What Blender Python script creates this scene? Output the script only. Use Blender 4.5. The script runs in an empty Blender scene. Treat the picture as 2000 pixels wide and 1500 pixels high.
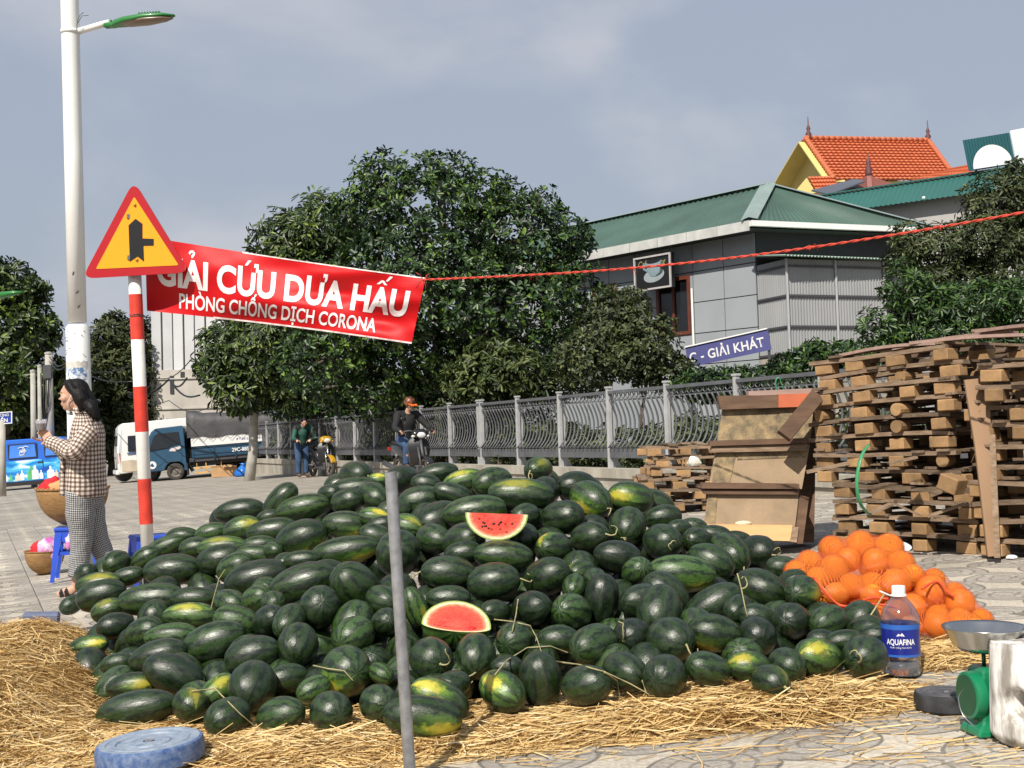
import bpy, bmesh, math, random
import numpy as np
from mathutils import Vector, Matrix, Euler, Quaternion, noise as mnoise
sc = bpy.context.scene
COL = sc.collection
R = math.radians
# ------------------------------------------------------------------ camera
F, CX, CY = 2400.0, 1000.0, 750.0
CAM = Vector((0, 0, 1.1))
pitch, roll = math.atan(99/2400), math.atan(.03)
FWD = Vector((0, math.cos(pitch), math.sin(pitch)))
_u0, _r0 = Vector((0, -math.sin(pitch), math.cos(pitch))), Vector((1, 0, 0))
UPV = _u0*math.cos(roll) + _r0*math.sin(roll)
RGT = _r0*math.cos(roll) - _u0*math.sin(roll)
cd = bpy.data.cameras.new('camera'); cam = bpy.data.objects.new('camera', cd); COL.objects.link(cam)
cam.matrix_world = Matrix(((RGT.x, UPV.x, -FWD.x, CAM.x), (RGT.y, UPV.y, -FWD.y, CAM.y), (RGT.z, UPV.z, -FWD.z, CAM.z), (0, 0, 0, 1)))
cd.sensor_width = 36; cd.lens = 36*F/2000; cd.clip_start = .1; cd.clip_end = 4000
sc.camera = cam
# ------------------------------------------------------------------ light
SUN = Vector((-.27, -.64, .72)).normalized()
world = bpy.data.worlds.new('World'); sc.world = world; world.use_nodes = True
nt = world.node_tree; nt.nodes.clear()
def N(nt, t, **k):
    n = nt.nodes.new(t)
    for a, b in k.items():
        if a.startswith('i_'):
            n.inputs[int(a[2:])].default_value = b
        else: setattr(n, a, b)
    return n
def L(nt, a, b): nt.links.new(a, b)
sky = N(nt, 'ShaderNodeTexSky', sky_type='NISHITA', sun_disc=False, sun_elevation=math.asin(SUN.z), sun_rotation=math.atan2(SUN.x, SUN.y), air_density=1.6, dust_density=3.0, ozone_density=1.0)
tc = N(nt, 'ShaderNodeTexCoord'); mp = N(nt, 'ShaderNodeMapping'); mp.inputs['Scale'].default_value = (1, 1, 1.9); mp.inputs['Location'].default_value = (-4.804, -4.844, -5.062)
L(nt, tc.outputs['Generated'], mp.inputs['Vector'])
n1 = N(nt, 'ShaderNodeTexNoise'); n1.inputs['Scale'].default_value = 3.1; n1.inputs['Detail'].default_value = 9; n1.inputs['Roughness'].default_value = .5; n1.inputs['Distortion'].default_value = .25
L(nt, mp.outputs[0], n1.inputs['Vector'])
r1 = N(nt, 'ShaderNodeValToRGB'); r1.color_ramp.elements[0].position = .45; r1.color_ramp.elements[1].position = .66; r1.color_ramp.interpolation = 'EASE'
L(nt, n1.outputs['Fac'], r1.inputs[0])
# grey veil of high cloud over the clear sky
m1 = N(nt, 'ShaderNodeMix', data_type='RGBA'); m1.inputs[0].default_value = .84; m1.inputs[7].default_value = (3.45, 3.90, 4.85, 1)
L(nt, sky.outputs[0], m1.inputs[6])
m2 = N(nt, 'ShaderNodeMix', data_type='RGBA'); m2.inputs[7].default_value = (5.6, 5.6, 5.95, 1)
L(nt, m1.outputs[2], m2.inputs[6]); 
mm = N(nt, 'ShaderNodeMath', operation='MULTIPLY'); mm.inputs[1].default_value = .55
L(nt, r1.outputs[0], mm.inputs[0]); L(nt, mm.outputs[0], m2.inputs[0])
bg = N(nt, 'ShaderNodeBackground'); bg.inputs['Strength'].default_value = .1
L(nt, m2.outputs[2], bg.inputs['Color'])
wo = N(nt, 'ShaderNodeOutputWorld'); L(nt, bg.outputs[0], wo.inputs[0])
sl = bpy.data.lights.new('sun', 'SUN'); sl.energy = 5.0; sl.angle = R(.55); sl.color = (1, .94, .84)
so = bpy.data.objects.new('sun', sl); COL.objects.link(so); so.rotation_euler = SUN.to_track_quat('Z', 'Y').to_euler(); so.location = (0, 0, 40)
sc.view_settings.view_transform = 'Standard'; sc.view_settings.look = 'None'; sc.view_settings.exposure = .2; sc.view_settings.gamma = 1
sc.view_settings.use_curve_mapping = False
sc.render.engine = 'CYCLES'
cy = sc.cycles; cy.max_bounces = 6; cy.diffuse_bounces = 3; cy.glossy_bounces = 2; cy.transmission_bounces = 4; cy.transparent_max_bounces = 12; cy.caustics_reflective = False; cy.caustics_refractive = False
cy.use_denoising = True
# ------------------------------------------------------------------ placing
def G(x, y):
    x = max(-26, min(26, x)); y = max(-5, min(70, y))
    return .05*x + .012*y + .006
def ray(px, py): return FWD + RGT*((px-CX)/F) + UPV*((CY-py)/F)
def P(px, py, d): return CAM + ray(px, py)*d
def gnd(px, py, up=0.0):
    r = ray(px, py); d = 5.0
    for _ in range(60):
        p = CAM + r*d; e = p.z - G(p.x, p.y) - up
        d -= e/(r.z - .05*r.x - .012*r.y) * .9
        d = max(.5, min(300, d))
    return CAM + r*d
def depth(p): return (Vector(p)-CAM).dot(FWD)
def pix(p):
    v = Vector(p)-CAM; d = v.dot(FWD)
    return (CX + F*v.dot(RGT)/d, CY - F*v.dot(UPV)/d)
def ppm(p): return F/depth(p)
FD = Vector((-.4005, .9163, 0)).normalized()      # the line the pavement and the railing follow
FN = Vector((FD.y, -FD.x, 0))                     # to the right of it
# ------------------------------------------------------------------ objects
def setp(o, label=None, cat=None, group=None, kind=None):
    if label: o['label'] = label
    if cat: o['category'] = cat
    if group: o['group'] = group
    if kind: o['kind'] = kind
    return o
def thing(name, label, cat, loc=(0, 0, 0), rotz=0, group=None):
    o = bpy.data.objects.new(name, None); o.empty_display_size = .1; COL.objects.link(o)
    o.location = loc; o.rotation_euler = (0, 0, rotz)
    return setp(o, label, cat, group)
def mk(name, me, parent=None, loc=None, rot=None, scale=None):
    o = bpy.data.objects.new(name, me); COL.objects.link(o)
    if parent: o.parent = parent
    if loc is not None: o.location = loc
    if rot is not None: o.rotation_euler = rot
    if scale is not None: o.scale = scale
    return o
def copy_tree(o, parent=None):
    c = o.copy(); COL.objects.link(c)
    if parent: c.parent = parent
    for ch in list(o.children): copy_tree(ch, c)
    return c
class MB:
    """collects shapes; build() links them as one mesh object"""
    def __init__(s): s.v = []; s.f = []; s.uv = []; s.mi = []; s.cm = 0
    def add(s, vs, fs, uvs=None):
        n = len(s.v); s.v += [tuple(v) for v in vs]
        for k, f in enumerate(fs):
            s.f.append([n+i for i in f]); s.mi.append(s.cm)
            s.uv += uvs[k] if uvs else [(0, 0)]*len(f)
        return s
    def box(s, c, size, rot=None, M=None):
        x, y, z = [a/2 for a in size]
        vs = [Vector(p) for p in ((-x,-y,-z),(x,-y,-z),(x,y,-z),(-x,y,-z),(-x,-y,z),(x,-y,z),(x,y,z),(-x,y,z))]
        if rot is not None: m = Euler(rot).to_matrix(); vs = [m@v for v in vs]
        if M is not None: vs = [M@v for v in vs]
        c = Vector(c)
        return s.add([v+c for v in vs], [(0,3,2,1),(4,5,6,7),(0,1,5,4),(1,2,6,5),(2,3,7,6),(3,0,4,7)])
    def bar(s, p, q, w, h, up=(0, 0, 1)):
        p, q = Vector(p), Vector(q); d = (q-p).normalized(); u = Vector(up)
        x = d.cross(u)
        if x.length < 1e-4: x = d.cross(Vector((0, 1, 0)))
        x.normalize(); z = x.cross(d)
        vs = []
        for b in (p, q):
            for a, e in ((-1, -1), (1, -1), (1, 1), (-1, 1)): vs.append(b + x*(a*w/2) + z*(e*h/2))
        return s.add(vs, [(0,1,2,3),(7,6,5,4),(0,4,5,1),(1,5,6,2),(2,6,7,3),(3,7,4,0)])
    def tube(s, pts, r, n=8, caps=True, sq=None):
        pts = [Vector(p) for p in pts]; m = len(pts); rs = r if hasattr(r, '__len__') else [r]*m
        d0 = (pts[1]-pts[0]).normalized(); x = d0.cross(Vector((0, 0, 1)))
        if x.length < .05: x = d0.cross(Vector((0, 1, 0)))
        x.normalize(); vs = []
        for i in range(m):
            d = (pts[min(i+1, m-1)]-pts[max(i-1, 0)]).normalized()
            x = (x - d*x.dot(d)).normalized(); y = d.cross(x)
            rr = rs[i]
            for k in range(n):
                a = 2*math.pi*k/n; vs.append(pts[i] + x*(math.cos(a)*rr) + y*(math.sin(a)*rr*(sq or 1)))
        fs = [(i*n+k, i*n+(k+1) % n, (i+1)*n+(k+1) % n, (i+1)*n+k) for i in range(m-1) for k in range(n)]
        if caps: fs += [tuple(range(n))[::-1], tuple((m-1)*n+k for k in range(n))]
        return s.add(vs, fs)
    def loft(s, rings, caps=True, us=None):
        """rings: lists of points, all the same length; uv in metres"""
        n = len(rings[0]); vs = [Vector(p) for r in rings for p in r]; fs = []; uvs = []; vv = 0
        for i in range(len(rings)-1):
            a, b = rings[i], rings[i+1]
            h = sum((Vector(a[k])-Vector(b[k])).length for k in range(n))/n
            per = [0]
            for k in range(n): per.append(per[-1] + (Vector(rings[0 if us is None else us][k])-Vector(rings[0 if us is None else us][(k+1) % n])).length)
            for k in range(n):
                fs.append((i*n+k, i*n+(k+1) % n, (i+1)*n+(k+1) % n, (i+1)*n+k))
                uvs.append([(per[k], vv), (per[k+1], vv), (per[k+1], vv+h), (per[k], vv+h)])
            vv += h
        if caps:
            m = len(rings)
            fs += [tuple(range(n))[::-1], tuple((m-1)*n+k for k in range(n))]; uvs += [[(0, 0)]*n]*2
        return s.add(vs, fs, uvs)
    def lathe(s, prof, n=24, c=(0, 0, 0), M=None, capb=True, capt=True):
        c = Vector(c); rings = []
        for r, z in prof:
            ring = [Vector((r*math.cos(2*math.pi*k/n), r*math.sin(2*math.pi*k/n), z)) for k in range(n)]
            if M is not None: ring = [M@p for p in ring]
            rings.append([p+c for p in ring])
        m = len(rings); vs = [p for r in rings for p in r]
        fs = [(i*n+k, i*n+(k+1) % n, (i+1)*n+(k+1) % n, (i+1)*n+k) for i in range(m-1) for k in range(n)]
        if capb: fs.append(tuple(range(n))[::-1])
        if capt: fs.append(tuple((m-1)*n+k for k in range(n)))
        return s.add(vs, fs)
    def prism(s, poly, vec):
        a = [Vector(p) for p in poly]; v = Vector(vec); n = len(a)
        return s.add(a + [p+v for p in a], [tuple(range(n))[::-1], tuple(range(n, 2*n))] + [(i, (i+1) % n, n+(i+1) % n, n+i) for i in range(n)])
    def quad(s, a, b, c, d): return s.add([a, b, c, d], [(0, 1, 2, 3)], [[(0, 0), (1, 0), (1, 1), (0, 1)]])
    def ball(s, c, r, n=10, m=7, M=None):
        prof = [(max(1e-4, math.sin(math.pi*i/m)), -math.cos(math.pi*i/m)) for i in range(m+1)]
        rr = Vector(r) if hasattr(r, '__len__') else Vector((r, r, r))
        Mx = Matrix.Diagonal(rr)
        if M is not None: Mx = M @ Mx
        return s.lathe(prof, n, c, Mx, False, False)
    def mesh(s, name, mat, smooth=False):
        me = bpy.data.meshes.new(name)
        me.from_pydata(s.v, [], s.f); 
        for m_ in (mat if isinstance(mat, (list, tuple)) else [mat]): me.materials.append(m_)
        if any(s.mi): me.polygons.foreach_set('material_index', s.mi)
        ul = me.uv_layers.new(name='UVMap'); ul.data.foreach_set('uv', [c for u in s.uv for c in u])
        bm = bmesh.new(); bm.from_mesh(me); bmesh.ops.recalc_face_normals(bm, faces=bm.faces); bm.to_mesh(me); bm.free()
        if smooth: me.shade_smooth() if hasattr(me, 'shade_smooth') else None
        if smooth == 'auto': autosmooth(me)
        return me
    def build(s, name, mat, parent=None, smooth=False, world=False, bevel=0):
        if world and parent:
            p = parent.location; s.v = [(v[0]-p.x, v[1]-p.y, v[2]-p.z) for v in s.v]
        me = s.mesh(name, mat, smooth)
        if bevel: bevel_mesh(me, bevel)
        return mk(name, me, parent)
def autosmooth(me, ang=40):
    bm = bmesh.new(); bm.from_mesh(me)
    for e in bm.edges:
        e.smooth = not (len(e.link_faces) == 2 and e.calc_face_angle(0) > R(ang))
    for f in bm.faces: f.smooth = True
    bm.to_mesh(me); bm.free()
def bevel_mesh(me, w, seg=1):
    bm = bmesh.new(); bm.from_mesh(me)
    bmesh.ops.remove_doubles(bm, verts=bm.verts, dist=1e-5)
    es = [e for e in bm.edges if len(e.link_faces) == 2 and e.calc_face_angle(0) > R(28)]
    bmesh.ops.bevel(bm, geom=es, offset=w, segments=seg, affect='EDGES', profile=.5)
    bm.to_mesh(me); bm.free()
def npmesh(name, V, Fc, mat, smooth=False):
    """big meshes from numpy arrays; Fc is (n,3) or (n,4)"""
    me = bpy.data.meshes.new(name); k = Fc.shape[1]
    me.vertices.add(len(V)); me.vertices.foreach_set('co', np.asarray(V, 'f').ravel())
    me.loops.add(Fc.size); me.loops.foreach_set('vertex_index', np.asarray(Fc, 'i').ravel())
    me.polygons.add(len(Fc)); me.polygons.foreach_set('loop_start', np.arange(0, Fc.size, k, dtype='i'))
    me.polygons.foreach_set('loop_total', np.full(len(Fc), k, 'i'))
    me.update(calc_edges=True)
    if smooth: me.polygons.foreach_set('use_smooth', np.ones(len(Fc), bool))
    me.materials.append(mat); return me
def eval_mesh(o, name):
    dg = bpy.context.evaluated_depsgraph_get(); dg.update()
    return bpy.data.meshes.new_from_object(o.evaluated_get(dg))
def text_mesh(body, size=1, bold=0, sx=1, shear=0, align='LEFT', space=1, extr=0):
    c = bpy.data.curves.new('t', 'FONT'); c.body = body; c.size = size; c.offset = bold*size; c.shear = shear; c.align_x = align; c.space_character = space; c.extrude = extr
    c.resolution_u = 5
    o = bpy.data.objects.new('t', c); COL.objects.link(o)
    me = eval_mesh(o, 't'); bpy.data.objects.remove(o); bpy.data.curves.remove(c)
    for v in me.vertices: v.co.x *= sx
    me.materials.clear()
    return me
def text_on(name, body, mat, parent, origin, xdir, ydir, size, **k):
    """flat lettering lying on a plane, lower left corner at origin (parent space)"""
    me = text_mesh(body, size, **k); x = Vector(xdir).normalized(); y = Vector(ydir).normalized(); o = Vector(origin); n = x.cross(y)
    for v in me.vertices: v.co = o + x*v.co.x + y*v.co.y + n*v.co.z
    me.materials.append(mat); return mk(name, me, parent)
# ------------------------------------------------------------------ materials
MATS = {}
def mat(name, col, rough=.6, metal=0, var=.15, scale=8, bump=0, rand=0, col2=None, coat=0, spec=.5, bscale=None, stretch=None, contrast=1, emit=0, detail=5, trans=0, uv=False):
    if name in MATS: return MATS[name]
    m = bpy.data.materials.new(name); m.use_nodes = True; t = m.node_tree; b = t.nodes['Principled BSDF']
    b.inputs['Roughness'].default_value = rough; b.inputs['Metallic'].default_value = metal; b.inputs['Coat Weight'].default_value = coat; b.inputs['Coat Roughness'].default_value = .08
    b.inputs['Specular IOR Level'].default_value = spec
    if trans: b.inputs['Transmission Weight'].default_value = trans
    tcn = N(t, 'ShaderNodeTexCoord'); oi = N(t, 'ShaderNodeObjectInfo')
    add = N(t, 'ShaderNodeVectorMath', operation='ADD'); mu = N(t, 'ShaderNodeVectorMath', operation='SCALE'); mu.inputs['Scale'].default_value = 37.0
    cx = N(t, 'ShaderNodeCombineXYZ'); L(t, oi.outputs['Random'], cx.inputs[0]); L(t, oi.outputs['Random'], cx.inputs[1]); L(t, cx.outputs[0], mu.inputs[0])
    L(t, tcn.outputs['UV' if uv else 'Object'], add.inputs[0]); L(t, mu.outputs[0], add.inputs[1])
    mpn = N(t, 'ShaderNodeMapping'); mpn.inputs['Scale'].default_value = stretch or (1, 1, 1); L(t, add.outputs[0], mpn.inputs[0])
    nz = N(t, 'ShaderNodeTexNoise'); nz.inputs['Scale'].default_value = scale; nz.inputs['Detail'].default_value = detail; nz.inputs['Roughness'].default_value = .6
    L(t, mpn.outputs[0], nz.inputs['Vector'])
    c = Vector(col); c1 = c*(1-var); c2 = Vector(col2) if col2 else c*(1+var)
    rp = N(t, 'ShaderNodeValToRGB'); rp.color_ramp.elements[0].position = .5-.25/contrast; rp.color_ramp.elements[1].position = .5+.25/contrast
    rp.color_ramp.elements[0].color = (*c1, 1); rp.color_ramp.elements[1].color = (*[min(1, x) for x in c2], 1)
    L(t, nz.outputs['Fac'], rp.inputs[0]); out = rp.outputs[0]
    if rand:
        hs = N(t, 'ShaderNodeHueSaturation'); mr = N(t, 'ShaderNodeMapRange'); mr.inputs[3].default_value = 1-rand; mr.inputs[4].default_value = 1+rand
        L(t, oi.outputs['Random'], mr.inputs[0]); L(t, mr.outputs[0], hs.inputs['Value']); L(t, out, hs.inputs['Color']); out = hs.outputs[0]
    L(t, out, b.inputs['Base Color'])
    if bump:
        bp = N(t, 'ShaderNodeBump'); bp.inputs['Strength'].default_value = 1; bp.inputs['Distance'].default_value = bump
        n2 = nz
        if bscale:
            n2 = N(t, 'ShaderNodeTexNoise'); n2.inputs['Scale'].default_value = bscale; n2.inputs['Detail'].default_value = 4; L(t, mpn.outputs[0], n2.inputs['Vector'])
        L(t, n2.outputs['Fac'], bp.inputs['Height']); L(t, bp.outputs[0], b.inputs['Normal'])
    if emit: b.inputs['Emission Strength'].default_value = emit; b.inputs['Emission Color'].default_value = (*col, 1)
    MATS[name] = m; return m
def leafmat(name, cols, rough=.42, trans=.18, spec=.45):
    m = bpy.data.materials.new(name); m.use_nodes = True; t = m.node_tree; b = t.nodes['Principled BSDF']
    b.inputs['Roughness'].default_value = rough; b.inputs['Specular IOR Level'].default_value = spec
    g = N(t, 'ShaderNodeNewGeometry'); rp = N(t, 'ShaderNodeValToRGB'); e = rp.color_ramp.elements
    while len(e) < len(cols): e.new(.5)
    for i, (p, c) in enumerate(cols): e[i].position = p; e[i].color = (*c, 1)
    tcn = N(t, 'ShaderNodeTexCoord'); nz = N(t, 'ShaderNodeTexNoise'); nz.inputs['Scale'].default_value = .9; nz.inputs['Detail'].default_value = 2; L(t, tcn.outputs['Object'], nz.inputs['Vector'])
    ma = N(t, 'ShaderNodeMath', operation='MULTIPLY_ADD'); ma.inputs[1].default_value = .9; ma.inputs[2].default_value = -.45; L(t, nz.outputs['Fac'], ma.inputs[0])
    ad = N(t, 'ShaderNodeMath', operation='ADD', use_clamp=True); L(t, g.outputs['Random Per Island'], ad.inputs[0]); L(t, ma.outputs[0], ad.inputs[1])
    L(t, ad.outputs[0], rp.inputs[0]); L(t, rp.outputs[0], b.inputs['Base Color'])
    tr = N(t, 'ShaderNodeBsdfTranslucent'); hs = N(t, 'ShaderNodeHueSaturation'); hs.inputs['Value'].default_value = 1.5; L(t, rp.outputs[0], hs.inputs['Color']); L(t, hs.outputs[0], tr.inputs[0])
    mx = N(t, 'ShaderNodeMixShader'); mx.inputs[0].default_value = trans; L(t, b.outputs[0], mx.inputs[1]); L(t, tr.outputs[0], mx.inputs[2])
    L(t, mx.outputs[0], t.nodes['Material Output'].inputs[0]); return m
rng = random.Random(7)
def U(a, b): return rng.uniform(a, b)
WHITE = mat('white_paint', (.78, .78, .76), .45, var=.06, scale=6)
BLACK = mat('black_plastic', (.012, .012, .013), .4, var=.3)
RUBBER = mat('rubber', (.02, .02, .02), .8, var=.3, scale=20)
STEEL = mat('steel', (.5, .5, .5), .3, metal=1, var=.1)
GREYMETAL = mat('dark_metal', (.06, .06, .065), .5, var=.3, scale=30)
# ------------------------------------------------------------------ ground, paving
def pavemat(name, base, cream, ring=.62, farscale=None):
    m = bpy.data.materials.new(name); m.use_nodes = True; t = m.node_tree; b = t.nodes['Principled BSDF']; b.inputs['Roughness'].default_value = .8
    geo = N(t, 'ShaderNodeNewGeometry'); tcn = N(t, 'ShaderNodeTexCoord'); uv = tcn.outputs['UV']
    nw = N(t, 'ShaderNodeTexNoise'); nw.inputs['Scale'].default_value = 3.5; L(t, geo.outputs['Position'], nw.inputs['Vector'])
    fr = N(t, 'ShaderNodeVectorMath', operation='FRACTION'); L(t, uv, fr.inputs[0])
    sb = N(t, 'ShaderNodeVectorMath', operation='SUBTRACT'); sb.inputs[1].default_value = (.5, .5, 0); L(t, fr.outputs[0], sb.inputs[0])
    ab = N(t, 'ShaderNodeVectorMath', operation='ABSOLUTE'); L(t, sb.outputs[0], ab.inputs[0])
    s2 = N(t, 'ShaderNodeVectorMath', operation='SUBTRACT'); s2.inputs[1].default_value = (.5, .5, 0); L(t, ab.outputs[0], s2.inputs[0])
    mk2 = N(t, 'ShaderNodeVectorMath', operation='MULTIPLY'); mk2.inputs[1].default_value = (1, .8, 0); L(t, s2.outputs[0], mk2.inputs[0])
    ln = N(t, 'ShaderNodeVectorMath', operation='LENGTH'); L(t, mk2.outputs[0], ln.inputs[0])
    wob = N(t, 'ShaderNodeMath', operation='MULTIPLY_ADD'); wob.inputs[1].default_value = .14; L(t, nw.outputs['Fac'], wob.inputs[0]); L(t, ln.outputs['Value'], wob.inputs[2])

    rp = N(t, 'ShaderNodeValToRGB'); e = rp.color_ramp.elements; rp.color_ramp.interpolation = 'LINEAR'
    g = Vector(base); d = g*ring; c = Vector(cream)
    stops = [(0, g), (.195, g), (.205, d), (.225, d), (.235, g*1.08), (.335, g*1.08), (.345, d), (.365, d), (.375, g), (.475, g*.95), (.485, d*.8), (.505, d*.8), (.515, c), (1, c)]
    while len(e) < len(stops): e.new(.5)
    for i, (p, cc) in enumerate(stops): e[i].position = p; e[i].color = (*cc, 1)
    L(t, wob.outputs[0], rp.inputs[0])
    n2 = N(t, 'ShaderNodeTexNoise'); n2.inputs['Scale'].default_value = .9; n2.inputs['Detail'].default_value = 7; n2.inputs['Roughness'].default_value = .65; L(t, geo.outputs['Position'], n2.inputs['Vector'])
    n3 = N(t, 'ShaderNodeTexNoise'); n3.inputs['Scale'].default_value = 60; n3.inputs['Detail'].default_value = 3; L(t, geo.outputs['Position'], n3.inputs['Vector'])
    a = N(t, 'ShaderNodeMapRange'); a.inputs[1].default_value = .3; a.inputs[2].default_value = .7; a.inputs[3].default_value = .68; a.inputs[4].default_value = 1.15; L(t, n2.outputs['Fac'], a.inputs[0])
    b2 = N(t, 'ShaderNodeMapRange'); b2.inputs[1].default_value = .3; b2.inputs[2].default_value = .7; b2.inputs[3].default_value = .78; b2.inputs[4].default_value = 1.2; L(t, n3.outputs['Fac'], b2.inputs[0])
    ri = N(t, 'ShaderNodeMapRange'); ri.inputs[3].default_value = .84; ri.inputs[4].default_value = 1.12; L(t, geo.outputs['Random Per Island'], ri.inputs[0])
    oi = N(t, 'ShaderNodeObjectInfo'); ro = N(t, 'ShaderNodeMapRange'); ro.inputs[3].default_value = .86; ro.inputs[4].default_value = 1.12; L(t, oi.outputs['Random'], ro.inputs[0])
    q = rp.outputs[0]
    for k in (a, b2, ri, ro):
        mx = N(t, 'ShaderNodeVectorMath', operation='SCALE'); L(t, q, mx.inputs[0]); L(t, k.outputs[0], mx.inputs['Scale']); q = mx.outputs[0]
    L(t, q, b.inputs['Base Color'])
    bp = N(t, 'ShaderNodeBump'); bp.inputs['Distance'].default_value = .004; bp.inputs['Strength'].default_value = .8; L(t, n3.outputs['Fac'], bp.inputs['Height'])
    L(t, bp.outputs[0], b.inputs['Normal']); return m
PAVE = pavemat('patterned_concrete_tile', (.345, .312, .268), (.48, .43, .35))
MORTAR = mat('mortar', (.17, .155, .135), .9, var=.25, scale=5, bump=.004, bscale=60)
CONC = mat('path_concrete', (.43, .38, .32), .85, var=.12, scale=1.5, bump=.003, bscale=90, detail=8)
EARTH = mat('earth', (.22, .2, .16), .95, var=.3, scale=.4)
T = .40
O0 = gnd(1400, 1300); 
def tw(i, j):      # tile grid corner -> world on the ground plane
    p = O0 + FD*(i*T) + FN*(j*T); return Vector((p.x, p.y, G(p.x, p.y)))
# wide ground sheet out to the horizon
def sheet(name, xs, ys, dz, mt, uvf=None, skip=None):
    V = [(x, y, G(x, y)+dz(x, y)) for y in ys for x in xs]; n = len(xs)
    Fc = [(j*n+i, j*n+i+1, (j+1)*n+i+1, (j+1)*n+i) for j in range(len(ys)-1) for i in range(n-1)]
    me = bpy.data.meshes.new(name); me.from_pydata(V, [], Fc); me.materials.append(mt)
    ul = me.uv_layers.new(name='UVMap')
    if uvf:
        for lp in me.loops: ul.data[lp.index].uv = uvf(*V[lp.vertex_index][:2])
    me.shade_smooth(); return setp(mk(name, me), kind='structure')
xs = sorted(set(list(np.linspace(-30, 30, 61)) + [-1500, -400, -120, -60, 60, 120, 400, 1500])); ys = sorted(set(list(np.linspace(-8, 72, 81)) + [-60, -20, 110, 250, 700, 1800]))
def tuv(x, y):
    v = Vector((x, y, 0)) - Vector((O0.x, O0.y, 0)); return (v.dot(FD)/T, v.dot(FN)/T)
ground = sheet('ground', xs, ys, lambda x, y: -.35 if y > 60 or x > 14 or x < -22 else -.05, EARTH)
# the paved square: mortar bed with tiles laid on it
px_ = [O0 + FD*a + FN*b for a in (-6, 46) for b in (-14, 14)]
EDGE = gnd(40, 1125)                       # seam between tiles and the smooth concrete strip
ej = math.floor((EDGE-O0).dot(FN)/T); jr = 26; iN = 42; iF = 130
V = []; Fc = []; UVs = []
def strip(name, i0, i1, j0, j1, dz, mt, step=4):
    I = list(range(i0, i1, step)) + [i1]; J = list(range(j0, j1, step)) + [j1]
    V = [tuple(tw(i, j)+Vector((0, 0, dz))) for j in J for i in I]; n = len(I)
    Fc = [(b*n+a, b*n+a+1, (b+1)*n+a+1, (b+1)*n+a) for b in range(len(J)-1) for a in range(n-1)]
    me = bpy.data.meshes.new(name); me.from_pydata(V, [], Fc); me.materials.append(mt); ul = me.uv_layers.new(name='UVMap')
    k = [(i, j) for j in J for i in I]
    for lp in me.loops: ul.data[lp.index].uv = k[lp.vertex_index]
    return me
pave = setp(mk('pavement', strip('pavement', -12, iN, ej, jr, -.012, MORTAR)), kind='structure')
far = setp(mk('square', strip('square', iN, iF, ej-70, jr, 0, PAVE)), kind='structure')
pathm = strip('path', -12, iN, ej-60, ej, -.004, CONC); path = setp(mk('path', pathm), kind='structure')
kb = MB()
for a in range(-12, iN, 3):
    p, q = tw(a+.03, ej-.18), tw(a+2.97, ej-.18); kb.bar(p+Vector((0, 0, -.04)), q+Vector((0, 0, -.04)), .1, .094)
kerb = setp(kb.build('kerb', CONC), kind='structure')
# tiles
nrm = (FD+Vector((0, 0, .05*FD.x+.012*FD.y))).cross(FN+Vector((0, 0, .05*FN.x+.012*FN.y))).normalized()
if nrm.z < 0: nrm = -nrm
e1 = (FD+Vector((0, 0, .05*FD.x+.012*FD.y))).normalized(); e2 = nrm.cross(e1)
BASE3 = Matrix((e1, e2, nrm)).transposed()
def tile_verts(h=.197, c=.006):
    a, b = h, h-c
    v = [(-a,-a,-.03),(a,-a,-.03),(a,a,-.03),(-a,a,-.03),(-a,-a,-c*.7),(a,-a,-c*.7),(a,a,-c*.7),(-a,a,-c*.7),(-b,-b,0),(b,-b,0),(b,b,0),(-b,b,0)]
    f = [(8,9,10,11)] + [(i, (i+1)%4, 4+(i+1)%4, 4+i) for i in range(4)] + [(4+i, 4+(i+1)%4, 8+(i+1)%4, 8+i) for i in range(4)]
    return v, f
tv, tf = tile_verts()
tme = bpy.data.meshes.new('tile'); tme.from_pydata(tv, [], tf); tme.materials.append(PAVE)
ul = tme.uv_layers.new(name='UVMap')
for lp in tme.loops: ul.data[lp.index].uv = (tv[lp.vertex_index][0]/.4+.5, tv[lp.vertex_index][1]/.4+.5)
cand = []
for i in range(-12, iN):
    for j in range(ej, jr):
        p = tw(i+.5, j+.5); d = depth(p)
        if d < 2.6: continue
        x, y = pix(p)
        if x < -90 or x > 2090 or y > 1560: continue
        cand.append((d, i, j, x, y))
cand.sort()
def covered(x, y):   # under the heap, the straw or the oranges
    return (150 < x < 1250 and 1000 < y) or (x < 220 and y > 1230) or (1250 <= x < 1560 and 1110 < y < 1380) or (1560 < x < 1930 and 1090 < y < 1260)
ind = [c for c in cand if not covered(c[3], c[4])][:298]; inds = set((c[1], c[2]) for c in ind)
SV = []; SF = []; SU = []
tvn = np.array(tv); Bn = np.array(BASE3)
for d, i, j, x, y in cand:
    p = tw(i+.5, j+.5); rz = rng.choice((0, 1, 2, 3))*math.pi/2
    tilt = Euler((U(-.006, .006), U(-.006, .006), rz)).to_matrix(); Mx = BASE3 @ tilt; dz = U(-.002, .002)
    if (i, j) in inds:
        o = mk('tile', tme, pave); o.matrix_local = Matrix.Translation(p+nrm*dz) @ Mx.to_4x4()
    else:
        n = len(SV); A = tvn @ np.array(Mx).T + np.array(p+nrm*dz); SV += A.tolist(); SF += [tuple(n+k for k in f) for f in tf]
        SU += [(tv[k][0]/.4+.5, tv[k][1]/.4+.5) for f in tf for k in f]
me = bpy.data.meshes.new('tiles'); me.from_pydata(SV, [], SF); me.materials.append(PAVE); ul = me.uv_layers.new(name='UVMap'); ul.data.foreach_set('uv', [c for u in SU for c in u])
setp(mk('tile_field', me, pave), kind='stuff')
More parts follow.
